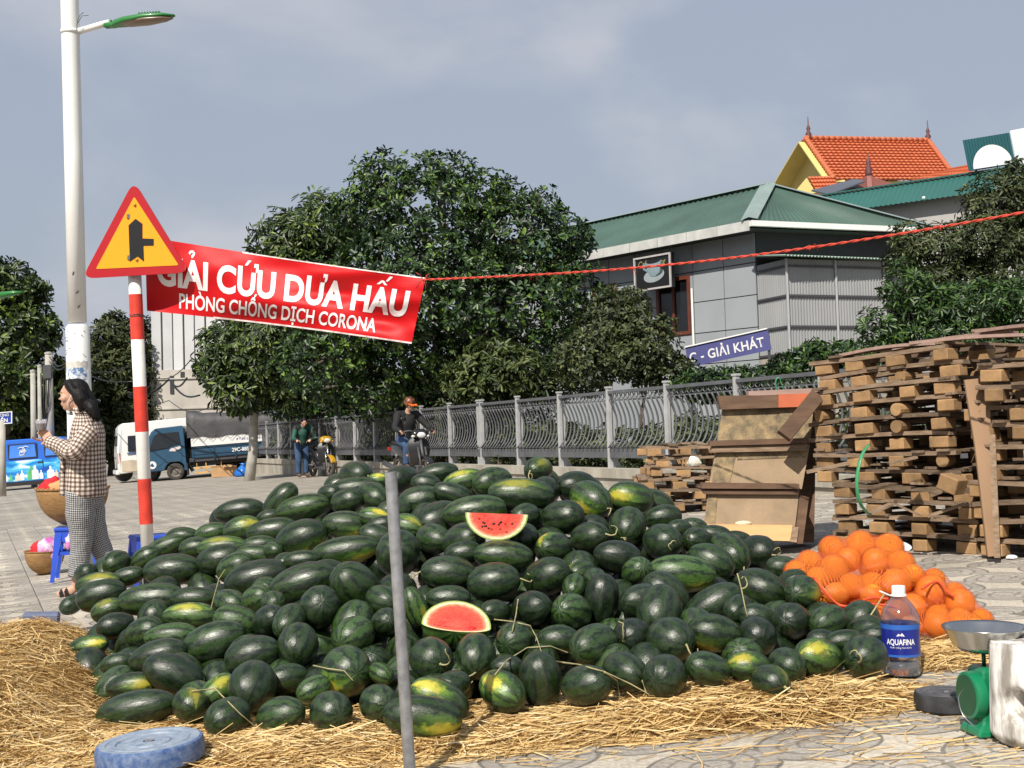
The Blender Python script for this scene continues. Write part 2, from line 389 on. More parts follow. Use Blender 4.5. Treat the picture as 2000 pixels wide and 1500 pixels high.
# ------------------------------------------------------------------ straw
def straw_h(x, y):
    h = .29*math.exp(-((x+2.35)/.50)**2-((y-5.45)/.9)**2) + .19*math.exp(-((x+2.05)/.36)**2-((y-4.5)/.6)**2)
    h += .035*math.exp(-((x+.3)/1.6)**4-((y-4.46-.04*x)/.40)**4) + .03*math.exp(-((x-.85)/.50)**4-((y-4.36-.12*(x-.8))/.20)**4) + .035*math.exp(-((x-1.72)/.27)**4-((y-5.0)/.24)**4) + .10*math.exp(-((x+2.4)/.30)**2-((y-6.1)/.4)**2)
    h += .035*math.exp(-((x+1.45)/.95)**4-((y-4.0)/.7)**4)
    return h
def mask(x, y):
    h = straw_h(x, y); 
    return max(0, min(1, (h-.012)/.03))
STRAWBASE = mat('straw_litter', (.40, .265, .115), .9, var=.5, scale=55, bump=.02, bscale=70, detail=8)
STRAW = leafmat('straw', [(0, (.30, .18, .065)), (.3, (.55, .37, .15)), (.75, (.70, .49, .21)), (1, (.76, .62, .36))], rough=.55, trans=.12, spec=.35)
sx = np.linspace(-3.6, 2.7, 190); sy = np.linspace(3.2, 7.3, 130); nz_ = lambda x, y: mnoise.fractal(Vector((x*5, y*5, 0)), 1, 2, 4)*.03
SVv = np.array([(x, y, G(x, y) - .03 + (straw_h(x, y)*1.0 + (nz_(x, y) + .012 if mask(x, y) > 0 else -.02))) for y in sy for x in sx])
n = len(sx); SFf = np.array([(j*n+i, j*n+i+1, (j+1)*n+i+1, (j+1)*n+i) for j in range(len(sy)-1) for i in range(n-1)])
strawbed = setp(mk('straw_bed', npmesh('straw_bed', SVv, SFf, STRAWBASE, True)), 'brown straw litter under the watermelon heap', 'straw', kind='stuff')
rs = np.random.RandomState(11)
def straws(nb):
    V = []; Fq = []; c = 0; tries = 0
    while c < nb and tries < nb*30:
        tries += 1
        x = rs.uniform(-3.4, 2.6); y = rs.uniform(3.3, 7.0); mk_ = mask(x, y)
        if rs.rand() > mk_**.6*.97 + .004*(abs(y-4.2) < .9 and -2 < x < 2.6) + .006*(1.2 < x < 2.6 and 3.7 < y < 5.3): continue
        left = 1/(1+math.exp((x+1.35)*5)); 
        th = rs.normal(0.06, .42)*(1-left) + rs.normal(.95, .42)*left
        if rs.rand() < .12: th = rs.uniform(0, math.pi)
        ln = rs.uniform(.06, .26)*(1.25 if rs.rand() < .12 else 1); w = rs.uniform(.0012, .0028)
        dx, dy = math.cos(th)*ln/2, math.sin(th)*ln/2
        lift = rs.uniform(0, .028)*mk_ + .003; tl = rs.normal(0, .09)*mk_*ln; bend = rs.normal(0, .16)*ln
        pts = []
        for s in (-1, 0, 1):
            X = x+dx*s - dy/ln*bend*(1-s*s)*2; Y = y+dy*s + dx/ln*bend*(1-s*s)*2
            Z = G(X, Y) - .018 + max(straw_h(X, Y), .022) + lift + tl*s + (.012*(1-s*s) if mk_ > .5 else 0)
            pts.append(np.array((X, Y, Z)))
        r = rs.uniform(-.9, .9); side = np.array((-math.sin(th)*math.cos(r), math.cos(th)*math.cos(r), math.sin(r)))*w
        b = len(V)
        for p in pts: V += [p-side, p+side]
        Fq += [(b, b+2, b+3, b+1), (b+2, b+4, b+5, b+3)]; c += 1
    return np.array(V), np.array(Fq)
Vs, Fs = straws(74000)
setp(mk('straw', npmesh('straw', Vs, Fs, STRAW)), 'loose golden rice straw spread in front of and left of the watermelons', 'straw', kind='stuff')
# ------------------------------------------------------------------ railing on its low wall
WALLM = mat('stained_concrete', (.36, .33, .27), .9, var=.45, scale=2.2, col2=(.50, .46, .38), bump=.01, bscale=14, stretch=(1, 1, .35), detail=9)
RAILM = mat('weathered_grey_paint', (.10, .103, .112), .55, var=.28, scale=5, detail=8)
POSTM = mat('galvanised_post', (.42, .42, .42), .5, metal=.1, var=.2, scale=6)
F0 = P(1307, 917, 16.9); SP = 1.70
wt = thing('low_wall', 'stained low concrete wall carrying the grey railing', 'wall', F0)
b = MB()
for k in range(-6, 20):
    p, q = F0+FD*(k*SP), F0+FD*((k+1)*SP)
    b.bar(p+Vector((0, 0, -.07)), q+Vector((0, 0, -.07)), .34, .14); b.bar(p+Vector((0, 0, -.62)), q+Vector((0, 0, -.62)), .27, .96)
b.build('wall_body', WALLM, wt, world=True)
fence = thing('railing', 'grey metal railing with wavy bars running back along the square', 'railing', F0)
def bar_mesh():
    b = MB(); z0, z1 = .33, 1.10; pts = []
    for i in range(13):
        f = i/12; z = z0 + (z1-z0)*f
        off = .11*math.sin(math.pi*min(1, max(0, (f-.02)/.98)))**1.0*(1 if f > .0 else 1) - .05*math.exp(-(f/.10)**2)
        pts.append((off-.02, 0, z))
    b.tube(pts, .017, 5, sq=.8); return b.mesh('bar', RAILM, True)
BARM = bar_mesh()
def post_mesh(w=.085):
    b = MB(); b.box((0, 0, .64), (.05, w, 1.32)); b.box((0, 0, 1.315), (.07, w+.03, .03))

    side = [(0.03, 0), (.20, 0), (.13, .10), (.09, .26), (.085, .6), (.10, .85), (.085, 1.08), (.04, 1.26), (.03, 1.26)]
    b.prism([(x, -.012, z) for x, z in side], (0, .024, 0)); return b.mesh('post', POSTM)
POSTA, POSTB = post_mesh(), post_mesh(.13)
rot = math.atan2(FN.y, FN.x); fence.scale = (1, 1, .92)
def onF(k, z=0): return FD*(k*SP)+Vector((0, 0, z))
for k in range(-4, 19):
    o = mk('post', POSTB if k == 4 else POSTA, fence, onF(k), (0, 0, rot))
    if k == 4: mk('post', POSTA, fence, onF(k)+FD*.14, (0, 0, rot))
    if k == 18: break
    b = MB(); p, q = onF(k, 1.23)+FD*.04, onF(k+1, 1.23)-FD*.04
    b.bar(p, q, .07, .05); b.bar(p+Vector((0, 0, -.13)), q+Vector((0, 0, -.13)), .03, .02); b.build('top_rail', RAILM, fence)
    b = MB(); b.bar(onF(k, .24)+FD*.04, onF(k+1, .24)-FD*.04, .06, .15); b.bar(onF(k, .345)+FD*.04, onF(k+1, .345)-FD*.04, .05, .02); b.build('bottom_rail', RAILM, fence)
    b = MB()
    for i in range(13):
        c = onF(k, 1.165)+FD*(SP*(i+.5)/13); pts = [c+FD*(.05*math.cos(a))+Vector((0, 0, .045*math.sin(a))) for a in [2*math.pi*j/8 for j in range(9)]]
        b.tube(pts, .009, 4, caps=False)
    b.build('ring_band', RAILM, fence)
    for i in range(12):
        o = mk('bar', BARM, fence, onF(k)+FD*(SP*(i+.75)/12.6+.03), (0, 0, rot))
# ------------------------------------------------------------------ corrugated sheets
def corr(b, a, bb, c, d, n, amp, m=1, nrm_=None):
    """wavy sheet between line a-bb (bottom) and d-c (top); n waves"""
    a, bb, c, d = map(Vector, (a, bb, c, d)); nn = nrm_ or (bb-a).cross(d-a).normalized(); K = n*4; vs = []
    for j in range(m+1):
        v = j/m
        for i in range(K+1):
            u = i/K; p = a.lerp(bb, u).lerp(d.lerp(c, u), v); vs.append(p + nn*(amp*math.sin(2*math.pi*u*n)))
    return b.add(vs, [(j*(K+1)+i, j*(K+1)+i+1, (j+1)*(K+1)+i+1, (j+1)*(K+1)+i) for j in range(m) for i in range(K)])
GREENROOF = mat('green_sheet_roof', (.052, .10, .078), .5, var=.22, scale=.9, detail=8)
TEALROOF = mat('teal_sheet_roof', (.022, .105, .092), .5, var=.12, scale=.6)
PANEL = mat('grey_wall_panel', (.30, .325, .345), .5, var=.07, scale=1.2, rand=.05)
JOINT = mat('dark_joint', (.035, .038, .042), .8)
FASCIA = mat('fascia', (.50, .50, .48), .6, var=.2, scale=3)
GUTTER = mat('white_gutter', (.80, .80, .78), .5, var=.07, scale=2)
SHEDM = mat('grey_corrugated', (.30, .305, .31), .55, var=.12, scale=1.5, stretch=(1, 1, .3))
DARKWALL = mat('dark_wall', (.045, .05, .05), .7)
BROWNWOOD = mat('brown_window_frame', (.13, .035, .02), .5, var=.25)
GLASSD = mat('dark_glass', (.008, .009, .011), .12, var=.2, spec=.6)
uL = Vector((-.647, .763, 0)); uR = Vector((.927, .374, 0)); nL = Vector((-.763, -.647, 0)); nR = Vector((.374, -.927, 0)); Z = Vector((0, 0, 1))
E = P(1463, 432, 29.0); E2 = E + uR*5.43; E2.z = P(1822, 447, depth(E2)).z; A = P(1500, 362, 31.5)
EL = E + uL*13; EL.z = E.z; AL = A + uL*10.5
cafe = thing('cafe_house', 'grey panelled single storey house with green hipped sheet roof', 'house', (E.x, E.y, G(E.x, E.y)))
b = MB(); corr(b, EL, E, A, AL, 58, .018, 2); b.build('roof_slope', GREENROOF, cafe, True, world=True)
b = MB(); corr(b, E, E2, A, A, 34, .018, 2); b.build('roof_slope', GREENROOF, cafe, True, world=True)
bk = E2 + uL*12; b = MB(); corr(b, E2, bk, AL, A, 50, .018, 1); b.build('roof_slope', GREENROOF, cafe, True, world=True)
b = MB()
def ridge(p, q, w):   # folded capping strip
    d = (q-p).normalized(); s = d.cross(Z).normalized()
    up = Z*.05; b.add([p-s*w-up*.2, p+up, p+s*w-up*.2, q-s*w-up*.2, q+up, q+s*w-up*.2], [(0, 1, 4, 3), (1, 2, 5, 4)])
ridge(E+Z*.05, A+Z*.04, .20); ridge(E2+Z*.05, A+Z*.04, .12); ridge(A+Z*.03, AL+Z*.03, .14); b.build('ridge_cap', mat('ridge_capping', (.20, .26, .245), .5, var=.15, scale=2), cafe, world=True)
for i in range(13):    # fascia boards along the left eave
    p = E+uL*(i*.98); q = E+uL*(i*.98+.965); b = MB(); b.bar(p-Z*.10, q-Z*.10, .03, .24); b.build('fascia_board', FASCIA, cafe, world=True)
b = MB()
for s in range(4):
    p, q = E.lerp(E2, s/4.0), E.lerp(E2, (s+1)/4.0); b.bar(p-Z*.06+nR*.06, q-Z*.06+nR*.06, .12, .13)
b.bar(E2-Z*.06+nR*.06, E2-Z*.03+nR*.06+uR*.6, .12, .12)
b.build('gutter', GUTTER, cafe, world=True)
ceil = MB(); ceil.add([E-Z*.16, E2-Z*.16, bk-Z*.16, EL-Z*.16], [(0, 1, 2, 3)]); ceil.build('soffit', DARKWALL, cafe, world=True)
Cn = E - nL*.55 - nR*.35; Cn.z = 0
ztop = E.z-.16; z0 = G(Cn.x, Cn.y)-.2
b = MB(); b.prism([Cn+Z*z0, Cn+uL*11+Z*z0, Cn+uL*11-nL*5+Z*z0, Cn+uR*4.6+Z*z0], Z*(ztop-z0)); b.build('wall', JOINT, cafe, world=True)
WIN = (2.12, 3.28, P(1310, 655, 31.4).z, P(1310, 540, 31.4).z)
PW, PH = 1.0, .785; zj = P(1416, 647, 30.6).z
for i in range(9):
    for j in range(-4, 6):
        lo, hi = zj+PH*j, zj+PH*(j+1); hi = min(hi, ztop)
        if hi-lo < .1: continue
        t0, t1 = i*PW+.012+.02, (i+1)*PW-.012+.02
        segs = [(t0, t1, lo+.012, hi-.012)]
        if t1 > WIN[0] and t0 < WIN[1] and hi > WIN[2] and lo < WIN[3]:
            segs = []
            for s in ((t0, min(t1, WIN[0]), lo+.012, hi-.012), (max(t0, WIN[1]), t1, lo+.012, hi-.012), (max(t0, WIN[0]), min(t1, WIN[1]), lo+.012, min(hi, WIN[2])), (max(t0, WIN[0]), min(t1, WIN[1]), max(lo, WIN[3]), hi-.012)):
                if s[1]-s[0] > .03 and s[3]-s[2] > .03: segs.append(s)
        for s in segs:
            b = MB(); p = Cn+uL*s[0]+nL*.03+Z*s[2]; b.prism([p, Cn+uL*s[1]+nL*.03+Z*s[2], Cn+uL*s[1]+nL*.03+Z*s[3], Cn+uL*s[0]+nL*.03+Z*s[3]], -nL*.028); b.build('wall_panel', PANEL, cafe, world=True)
def rect_frame(b, o, x, y, w, h, t, dpt, n):
    for p, q in (((0, t/2), (w, t/2)), ((0, h-t/2), (w, h-t/2))): b.bar(o+x*p[0]+y*p[1], o+x*q[0]+y*q[1], dpt, t, up=y)
    for p, q in (((t/2, t), (t/2, h-t)), ((w-t/2, t), (w-t/2, h-t))): b.bar(o+x*p[0]+y*p[1], o+x*q[0]+y*q[1], dpt, t, up=x)
wn = thing('window', None, None); wn.parent = cafe; wn.location = Cn+uL*WIN[1]+Z*WIN[2]-cafe.location
b = MB(); rect_frame(b, nL*.03, -uL, Z, WIN[1]-WIN[0], WIN[3]-WIN[2], .09, .07, nL); b.bar(-uL*.58+nL*.03+Z*.05, -uL*.58+nL*.03+Z*(WIN[3]-WIN[2]-.05), .06, .07, up=uL); b.build('frame', BROWNWOOD, wn)
b = MB(); b.quad(nL*.012, -uL*1.16+nL*.012, -uL*1.16+nL*.012+Z*(WIN[3]-WIN[2]), nL*.012+Z*(WIN[3]-WIN[2])); b.build('pane', GLASSD, wn)
# second, darker opening further along
b = MB(); o = Cn+uL*4.75+nL*.05; rect_frame(b, o-uL*0+Z*(zj+.1), uL, Z, .9, 1.5, .08, .06, nL); w2 = b.build('window', BROWNWOOD, cafe, world=True)
b = MB(); b.quad(o+Z*(zj+.1), o+uL*.9+Z*(zj+.1), o+uL*.9+Z*(zj+1.6), o+Z*(zj+1.6)); b.build('window_pane', GLASSD, cafe, world=True)
b = MB(); pp = Cn+uL*2.04+nL*.07; b.tube([pp+Z*(zj-1), pp+Z*(zj+1.15)], .03, 8); b.build('drain_pipe', GUTTER, cafe, world=True)
# lean-to of corrugated sheet on the right wall
S0 = Cn+nL*.02; S1 = Cn+nR*1.2; S2 = S1+uR*2.75; S3 = S2-nR*1.3; zs = P(1554, 696, 28.8).z; zt = P(1554, 508, 28.8).z
lean = thing('lean_to', 'grey corrugated metal lean-to shed built against the green roofed house', 'shed', (S1.x, S1.y, zs))
b = MB(); corr(b, S0+Z*zs, S1+Z*zs, S1+Z*zt, S0+Z*zt, 14, .014); b.build('side_sheet', SHEDM, lean, True, world=True)
b = MB(); corr(b, S1+Z*zs, S2+Z*zs, S2+Z*zt, S1+Z*zt, 34, .014); b.build('front_sheet', SHEDM, lean, True, world=True)
for f in (0.02, .30, .62, .93):
    zz = zs+(zt-zs)*f
    b = MB(); b.bar(S0+Z*zz+nL*.03, S1+Z*zz+nL*.03, .03, .05); b.bar(S1+Z*zz+nR*.03, S2+Z*zz+nR*.03, .03, .05); b.build('batten', GREYMETAL, lean, world=True)
for p in (S1+nR*.035+nL*.03, S1+uR*1.35+nR*.035, S2+nR*.03):
    b = MB(); b.bar(p+Z*zs, p+Z*zt, .05, .05); b.build('post', mat('zinc_post', (.36, .37, .38), .5, var=.1), lean, world=True)
b = MB(); e0, e1, e2, e3 = S1+nR*.30+nL*.3+Z*(zt+.02), S2+nR*.30+uR*.2+Z*(zt+.02), S3+uR*.2+Z*(zt+.22), S0+nL*.3+Z*(zt+.22)
corr(b, e0, e1, e2, e3, 34, .02); b.build('canopy', mat('pale_green_sheet', (.30, .40, .33), .5, var=.15, scale=3), lean, True, world=True)
b = MB(); b.prism([S0+Z*(zs-.14)+nL*.05, S1+Z*(zs-.14)+nL*.05+nR*.1, S2+Z*(zs-.14)+nR*.1, S3+Z*(zs-.14)], Z*.12); b.build('floor_slab', WALLM, lean, world=True)
b = MB(); b.prism([S0+Z*z0, S1+Z*z0, S2+Z*z0, S3+Z*z0], Z*(zs-.16-z0)); b.build('footing', WALLM, lean, world=True)
# hanging cafe sign with cup
so_ = Cn+uL*3.55+nL*.55; szt, szb = P(1295, 488, 30.6).z, P(1295, 557, 30.6).z; SW = 1.28; SH = szt-szb
sg = thing('cafe_sign', 'black cafe sign showing a pale cup on a saucer above the brown window', 'sign', so_+Z*szb)
b = MB(); b.prism([Vector((0, 0, 0)), -uL*SW, -uL*SW+Z*SH, Z*SH], -nL*.12); b.build('board', mat('sign_black', (.008, .008, .009), .4), sg)
b = MB(); rect_frame(b, nL*.015, -uL, Z, SW, SH, .045, .05, nL); b.build('frame', mat('sign_frame', (.45, .43, .42), .5, var=.15), sg)
CUP = mat('cup_print', (.20, .27, .30), .5, var=.25, scale=3); SAUC = mat('saucer_print', (.30, .34, .36), .5, var=.2, scale=2)
def flat(name, mt, pts, off, parent, x=-uL, y=Z, n=nL):
    b = MB(); q = [x*p[0]+y*p[1]+n*off for p in pts]; b.add(q, [tuple(range(len(q)))]); return b.build(name, mt, parent)
ell = lambda cx, cy, rx, ry, a0=0, a1=360, n=24, tilt=0: [(cx+rx*math.cos(R(a0+(a1-a0)*i/n))*math.cos(tilt)-ry*math.sin(R(a0+(a1-a0)*i/n))*math.sin(tilt), cy+rx*math.cos(R(a0+(a1-a0)*i/n))*math.sin(tilt)+ry*math.sin(R(a0+(a1-a0)*i/n))*math.cos(tilt)) for i in range(n)]
flat('saucer', SAUC, ell(.68, .36, .36, .17, tilt=.12), .004, sg); flat('saucer_shade', mat('saucer_dark', (.05, .07, .08), .5), ell(.78, .42, .22, .09, tilt=.15), .007, sg)
flat('cup', CUP, [(.42, .72), (.45, .5), (.55, .36), (.72, .33), (.88, .42), (.93, .60), (.95, .74), (.7, .68)], .010, sg); flat('cup_mouth', mat('coffee_print', (.01, .008, .008), .4), ell(.69, .73, .25, .06, tilt=.05), .013, sg)
flat('cup_handle', CUP, [(.42, .70), (.30, .66), (.31, .55), (.45, .47), (.46, .53), (.37, .58), (.37, .63), (.43, .65)], .012, sg)
text_on('lettering', 'Café Quang', mat('gold_print', (.34, .30, .12), .5), sg, -uL*.12+Z*(SH-.26)+nL*.006, -uL, Z, .22, shear=.3, sx=.9)
b = MB()
for t in (.1, SW-.1): b.bar(-uL*t-nL*.1+Z*SH, -uL*t-nL*.1+Z*(SH+.5), .03, .03)
b.build('bracket', GREYMETAL, sg)
# blue drinks banner over the hedge
tl, tr, br, bl = P(1338, 678, 26), P(1503, 645, 25), P(1506, 683, 25), P(1345, 718, 26)
tr = tl+(br-bl); x = (br-bl).normalized(); y = (tl-bl).normalized(); n = x.cross(y).normalized()
bn = thing('drinks_banner', 'purple blue banner lettered for refreshments behind the hedge below the house', 'banner', bl)
b = MB(); b.prism([Vector(), br-bl, tr-bl, tl-bl], -n*.03); b.build('board', mat('banner_blue', (.09, .095, .26), .5, var=.1, scale=2), bn)
b = MB(); b.bar(tl-bl+n*.01, tr-bl+n*.01, .03, .025); b.build('edging', WHITE, bn)
PRINTW = mat('white_print', (.80, .80, .78), .5, var=.04)
x = (br-bl).normalized()
text_on('lettering', 'C - GIẢI KHÁT', PRINTW, bn, (br-bl)*.03+y*.10+n*.006, x, y, .27, bold=.02, sx=.92, space=1.06)
b = MB()
for f in (.02, .98): b.tube([(br-bl)*f-n*.08+y*.3, (br-bl)*f-n*.08-Z*2.2], .03, 8)
b.build('post', GREYMETAL, bn)
# ------------------------------------------------------------------ long grey building with teal roof
d1 = Vector((-.80, .60, 0)); H0 = P(2060, 316, 34); 
lb = thing('long_building', 'long grey plastered building with teal metal roof edge behind the trees', 'building', (H0.x, H0.y, G(H0.x, H0.y)))
nf = Vector((-.60, -.80, 0)); L1 = H0+d1*13.5; sl_ = Z*-.72+nf*.9
b = MB(); corr(b, L1+sl_, H0+sl_, H0, L1, 90, .015); b.build('roof', TEALROOF, lb, True, world=True)
b = MB(); b.bar(L1+Z*.03, H0+Z*.03, .18, .04); b.build('ridge_cap', TEALROOF, lb, world=True)
wb = H0+Z*-.46+nf*.5; b = MB(); b.prism([wb, wb+d1*13.4, wb+d1*13.4-nf*4, wb-nf*4], Z*-(wb.z-.2)); b.build('wall', mat('grey_plaster', (.40, .385, .37), .8, var=.12, scale=1.2, detail=8), lb, world=True)
for f in (.1, .24, .36, .55, .75, .9):
    b = MB(); p = L1.lerp(H0, f)+sl_*.9+nf*.03; b.ball(p, .05, 8, 6); b.build('roof_bolt', WHITE, lb, world=True)
# roof hoarding: teal panel with white disc, then white panel
q = [P(1880, 274, 35.2), P(1971, 259, 34.6), P(1983, 326, 34.6), P(1892, 335, 35.2)]
hb = thing('roof_hoarding', 'teal hoarding with white half disc next to white panel on the teal roof', 'billboard', q[3])
x = (q[1]-q[0]).normalized(); y = (q[0]-q[3]).normalized(); n = x.cross(y).normalized(); W_ = (q[1]-q[0]).length; H_ = (q[0]-q[3]).length
b = MB(); corr(b, Vector(), x*W_, x*W_+y*H_, y*H_, 16, .012); b.build('teal_panel', mat('teal_panel', (.010, .085, .10), .5, var=.1, scale=1), hb, True)
flat('white_disc', mat('disc_white', (.72, .75, .76), .5, var=.12, scale=1.5), [(W_*.54+.53*math.cos(R(a)), .04+.62*math.sin(R(a))) for a in range(0, 181, 9)], .03, hb, x, y, n)
b = MB(); b.prism([x*(W_+.03), x*(W_+2.2), x*(W_+2.2)+y*(H_+.12), x*(W_+.03)+y*(H_+.05)], -n*.05); b.build('white_panel', mat('panel_white', (.70, .74, .75), .5, var=.15, scale=1.2), hb)
b = MB()
for f in (.15, .85, 1.5): b.bar(x*(W_*f)-n*.1, x*(W_*f)-n*.9-y*.3, .05, .05); b.bar(x*(W_*f)-n*.1-y*.9, x*(W_*f)-n*.1+y*H_*.9, .05, .05)
b.build('stand', GREYMETAL, hb)
# ------------------------------------------------------------------ villa with orange tiles
ORTILE = mat('orange_roof_tile', (.50, .135, .055), .7, var=.18, scale=3, rand=.08)
YEL = mat('yellow_render', (.62, .50, .18), .7, var=.08, scale=1)
a1, a2, f1, f2, bb1 = P(1574, 273, 55), P(1813, 277, 58.5), P(1628, 352, 52.2), P(1868, 352, 55.4), P(1516, 372, 58.5)
vl = thing('villa', 'yellow villa with steep orange tiled roof and spiked finials', 'house', (f1.x, f1.y, G(f1.x, f1.y)))
def tiled(p, q, r, s, rows, cols, th=.06):
    """courses of overlapping tiles from eave p-q up to ridge s-r"""
    nn = (q-p).cross(s-p).normalized(); b = MB()
    for j in range(rows):
        v0, v1 = j/rows, (j+1.25)/rows; K = cols*2; vs = []
        for i in range(K+1):
            u = i/K; w = .025*math.cos(math.pi*i)
            a = p.lerp(q, u).lerp(s.lerp(r, u), v0)+nn*(th+.04+w); c = p.lerp(q, u).lerp(s.lerp(r, u), min(1, v1))+nn*(w*.5); e_ = p.lerp(q, u).lerp(s.lerp(r, u), v0)+nn*(w-.01)
            vs += [e_, a, c]
        b.add(vs, [(3*i, 3*i+3, 3*i+4, 3*i+1) for i in range(K)] + [(3*i+1, 3*i+4, 3*i+5, 3*i+2) for i in range(K)])
    return b
o = tiled(f1, f2, a2, a1, 14, 26).build('roof_tiles', ORTILE, vl, world=True); o['kind'] = 'stuff'
b2 = bb1 + (a2-a1)*1.0; o = tiled(b2, bb1, a1, a2, 14, 22).build('roof_tiles', ORTILE, vl, world=True); o['kind'] = 'stuff'
o = tiled(f2, b2+(f2-f1)*.1, a2, a2, 14, 14).build('roof_tiles', ORTILE, vl, world=True); o['kind'] = 'stuff'
b = MB()
for p, q in ((f1, a1), (bb1, a1), (f2, a2)):
    for k in range(16):
        s0, s1 = p.lerp(q, k/16), p.lerp(q, (k+.95)/16); b.tube([s0+Z*.06, s1+Z*.1], [.13, .10], 6)
for k in range(22): b.tube([a1.lerp(a2, k/22)+Z*.07, a1.lerp(a2, (k+.95)/22)+Z*.09], [.13, .11], 6)
b.build('ridge_tiles', ORTILE, vl, True, world=True)['kind'] = 'stuff'
ins = (a2-a1).normalized()*.55; g0, g1, g2 = f1+ins-Z*.05, bb1+ins-Z*.05, a1+ins-Z*.18
b = MB(); b.prism([g0, g1, g2], ins*.3); b.build('gable', YEL, vl, world=True)
b = MB(); b.prism([g0-Z*8, g1-Z*8, g1, g0], ins*14); b.build('wall', YEL, vl, world=True)
b = MB(); b.bar(f1-Z*.08+ins*.2, a1-Z*.12+ins*.2, .9, .05); b.bar(bb1-Z*.08+ins*.2, a1-Z*.12+ins*.2, .9, .05); b.build('bargeboard', YEL, vl, world=True)
# dormer and lower brown roof
w = [P(1575, 345, 50), P(1625, 344, 50), P(1640, 372, 49), P(1592, 374, 49)]
o = tiled(w[3], w[2], w[1], w[0], 4, 8).build('dormer_roof', ORTILE, vl, world=True); 
b = MB(); b.prism([w[3]-Z*.05, w[0]-Z*.05, w[0]-Vector((.7, -1, .9))], Vector((.3, .2, 0))); b.build('dormer_gable', YEL, vl, world=True)
w = [P(1865, 330, 52), P(1900, 318, 52), P(1900, 352, 50), P(1780, 352, 50)]
o = tiled(w[3], w[2], w[1], w[0], 4, 16).build('wing_roof', ORTILE, vl, world=True)
FIN = mat('finial_paint', (.12, .045, .045), .5)
def finial(p, h, parent):
    b = MB(); b.lathe([(.16, 0), (.10, .1), (.15, .2), (.06, .35), (.10, .45), (.035, .62), (.015, h)], 8, p-parent.location); b.build('finial', FIN, parent, True)
finial(a1+Z*.05+ins*.3, 1.0, vl); finial(a2+Z*.05, 1.0, vl)
BRROOF = mat('brown_sheet_roof', (.20, .062, .045), .55, var=.2, scale=2)
p0, p1, p2, p3 = P(1697, 343, 44), P(1590, 382, 42), P(1700, 384, 41), P(1765, 366, 42.5)
pv = thing('brown_roofed_pavilion', 'small pavilion with rusty brown pointed roof in front of the villa', 'pavilion', (p0.x, p0.y, G(p0.x, p0.y)))
b = MB(); corr(b, p1, p2, p0, p0, 14, .02); corr(b, p2, p3, p0, p0, 14, .02); b.build('roof', BRROOF, pv, True, world=True)
b = MB(); b.bar(p2, p0, .16, .06); b.build('hip_cap', mat('hip_tin', (.27, .12, .10), .5), pv, world=True)
b = MB(); b.prism([p1-Z*.1, p2-Z*.1, p3-Z*.1, p3+(p1-p2)-Z*.1], -Z*6); b.build('wall', YEL, pv, world=True)
finial(p0, .8, pv)
sp = MB(); r0_, r1_, r2_, r3_ = P(1585, 374, 41), P(1668, 352, 43), P(1690, 356, 42), P(1620, 382, 40); sp.prism([r0_, r3_, r2_, r1_], Z*.05)
o = sp.build('solar_panel', mat('solar_panel', (.06, .065, .08), .3, var=.15), pv, world=True)
# ------------------------------------------------------------------ old concrete building on the left
ob0 = P(297, 905, 62); ob = thing('concrete_building', 'tall unfinished concrete building with pale vertical panels behind the truck', 'building', ob0)
OLDC = mat('old_concrete', (.44, .41, .37), .9, var=.35, scale=.5, detail=10, stretch=(1, 1, .4)); PALEC = mat('pale_panel', (.52, .52, .53), .7, var=.1, scale=.6, rand=.14)
w = 150/F*62; hh = (905-612)/F*62
b = MB(); b.prism([Vector((0, 0, -1)), Vector((w, 0, -1)), Vector((w, 6, -1)), Vector((0, 6, -1))], Z*(hh*.62+1)); b.build('lower_wall', OLDC, ob)
b = MB(); b.prism([Vector((.05, .3, hh*.62)), Vector((w-.05, .3, hh*.62)), Vector((w-.05, 6, hh*.62)), Vector((.05, 6, hh*.62))], Z*(hh*.38+2.2)); b.build('upper_wall', JOINT, ob)
for i in range(7):
    b = MB(); xx = .06+i*w/7; b.box((xx+w/14-.03, .2, hh*.80+1.1), (w/7-.08, .18 if i % 2 else .3, hh*.38+2.15)); b.build('wall_panel', PALEC, ob)
for i, (fx, fy, fw, fh) in enumerate(((.28, .52, .05, .12), (.42, .58, .05, .05), (.62, .3, .03, .06))):
    b = MB(); b.box((fx*w, -.02, fy*hh), (fw*w, .06, fh*hh)); b.build('opening', JOINT, ob)
b = MB()
for z in (.2, .36, .56): b.bar((0, -.04, hh*z), (w, -.04, hh*z), .08, .06)
b.build('ledge', OLDC, ob)
# ------------------------------------------------------------------ trees
LM_BROAD = leafmat('broad_leaf', [(0, (.004, .009, .004)), (.42, (.013, .033, .009)), (.8, (.042, .092, .018)), (1, (.14, .23, .032))], .40, .15, .42)
LM_MANGO = leafmat('mango_leaf', [(0, (.007, .014, .005)), (.45, (.028, .052, .012)), (.85, (.07, .11, .02)), (1, (.17, .24, .037))], .42, .16, .45)
LM_LIGHT = leafmat('light_leaf', [(0, (.010, .02, .006)), (.5, (.045, .072, .018)), (1, (.12, .15, .045))], .45, .15, .4)
LM_DUST = leafmat('dusty_leaf', [(0, (.010, .017, .006)), (.45, (.038, .056, .017)), (.85, (.078, .10, .034)), (1, (.14, .15, .058))], .5, .14, .4)
LM_GREEN = leafmat('fresh_leaf', [(0, (.005, .014, .004)), (.5, (.024, .060, .013)), (1, (.08, .15, .026))], .42, .15, .45)
LM_FAR = leafmat('far_leaf', [(0, (.012, .020, .008)), (.5, (.042, .058, .020)), (1, (.10, .11, .036))], .6, .12, .3)
BARK = mat('bark', (.10, .08, .06), .9, var=.4, scale=9, bump=.01)
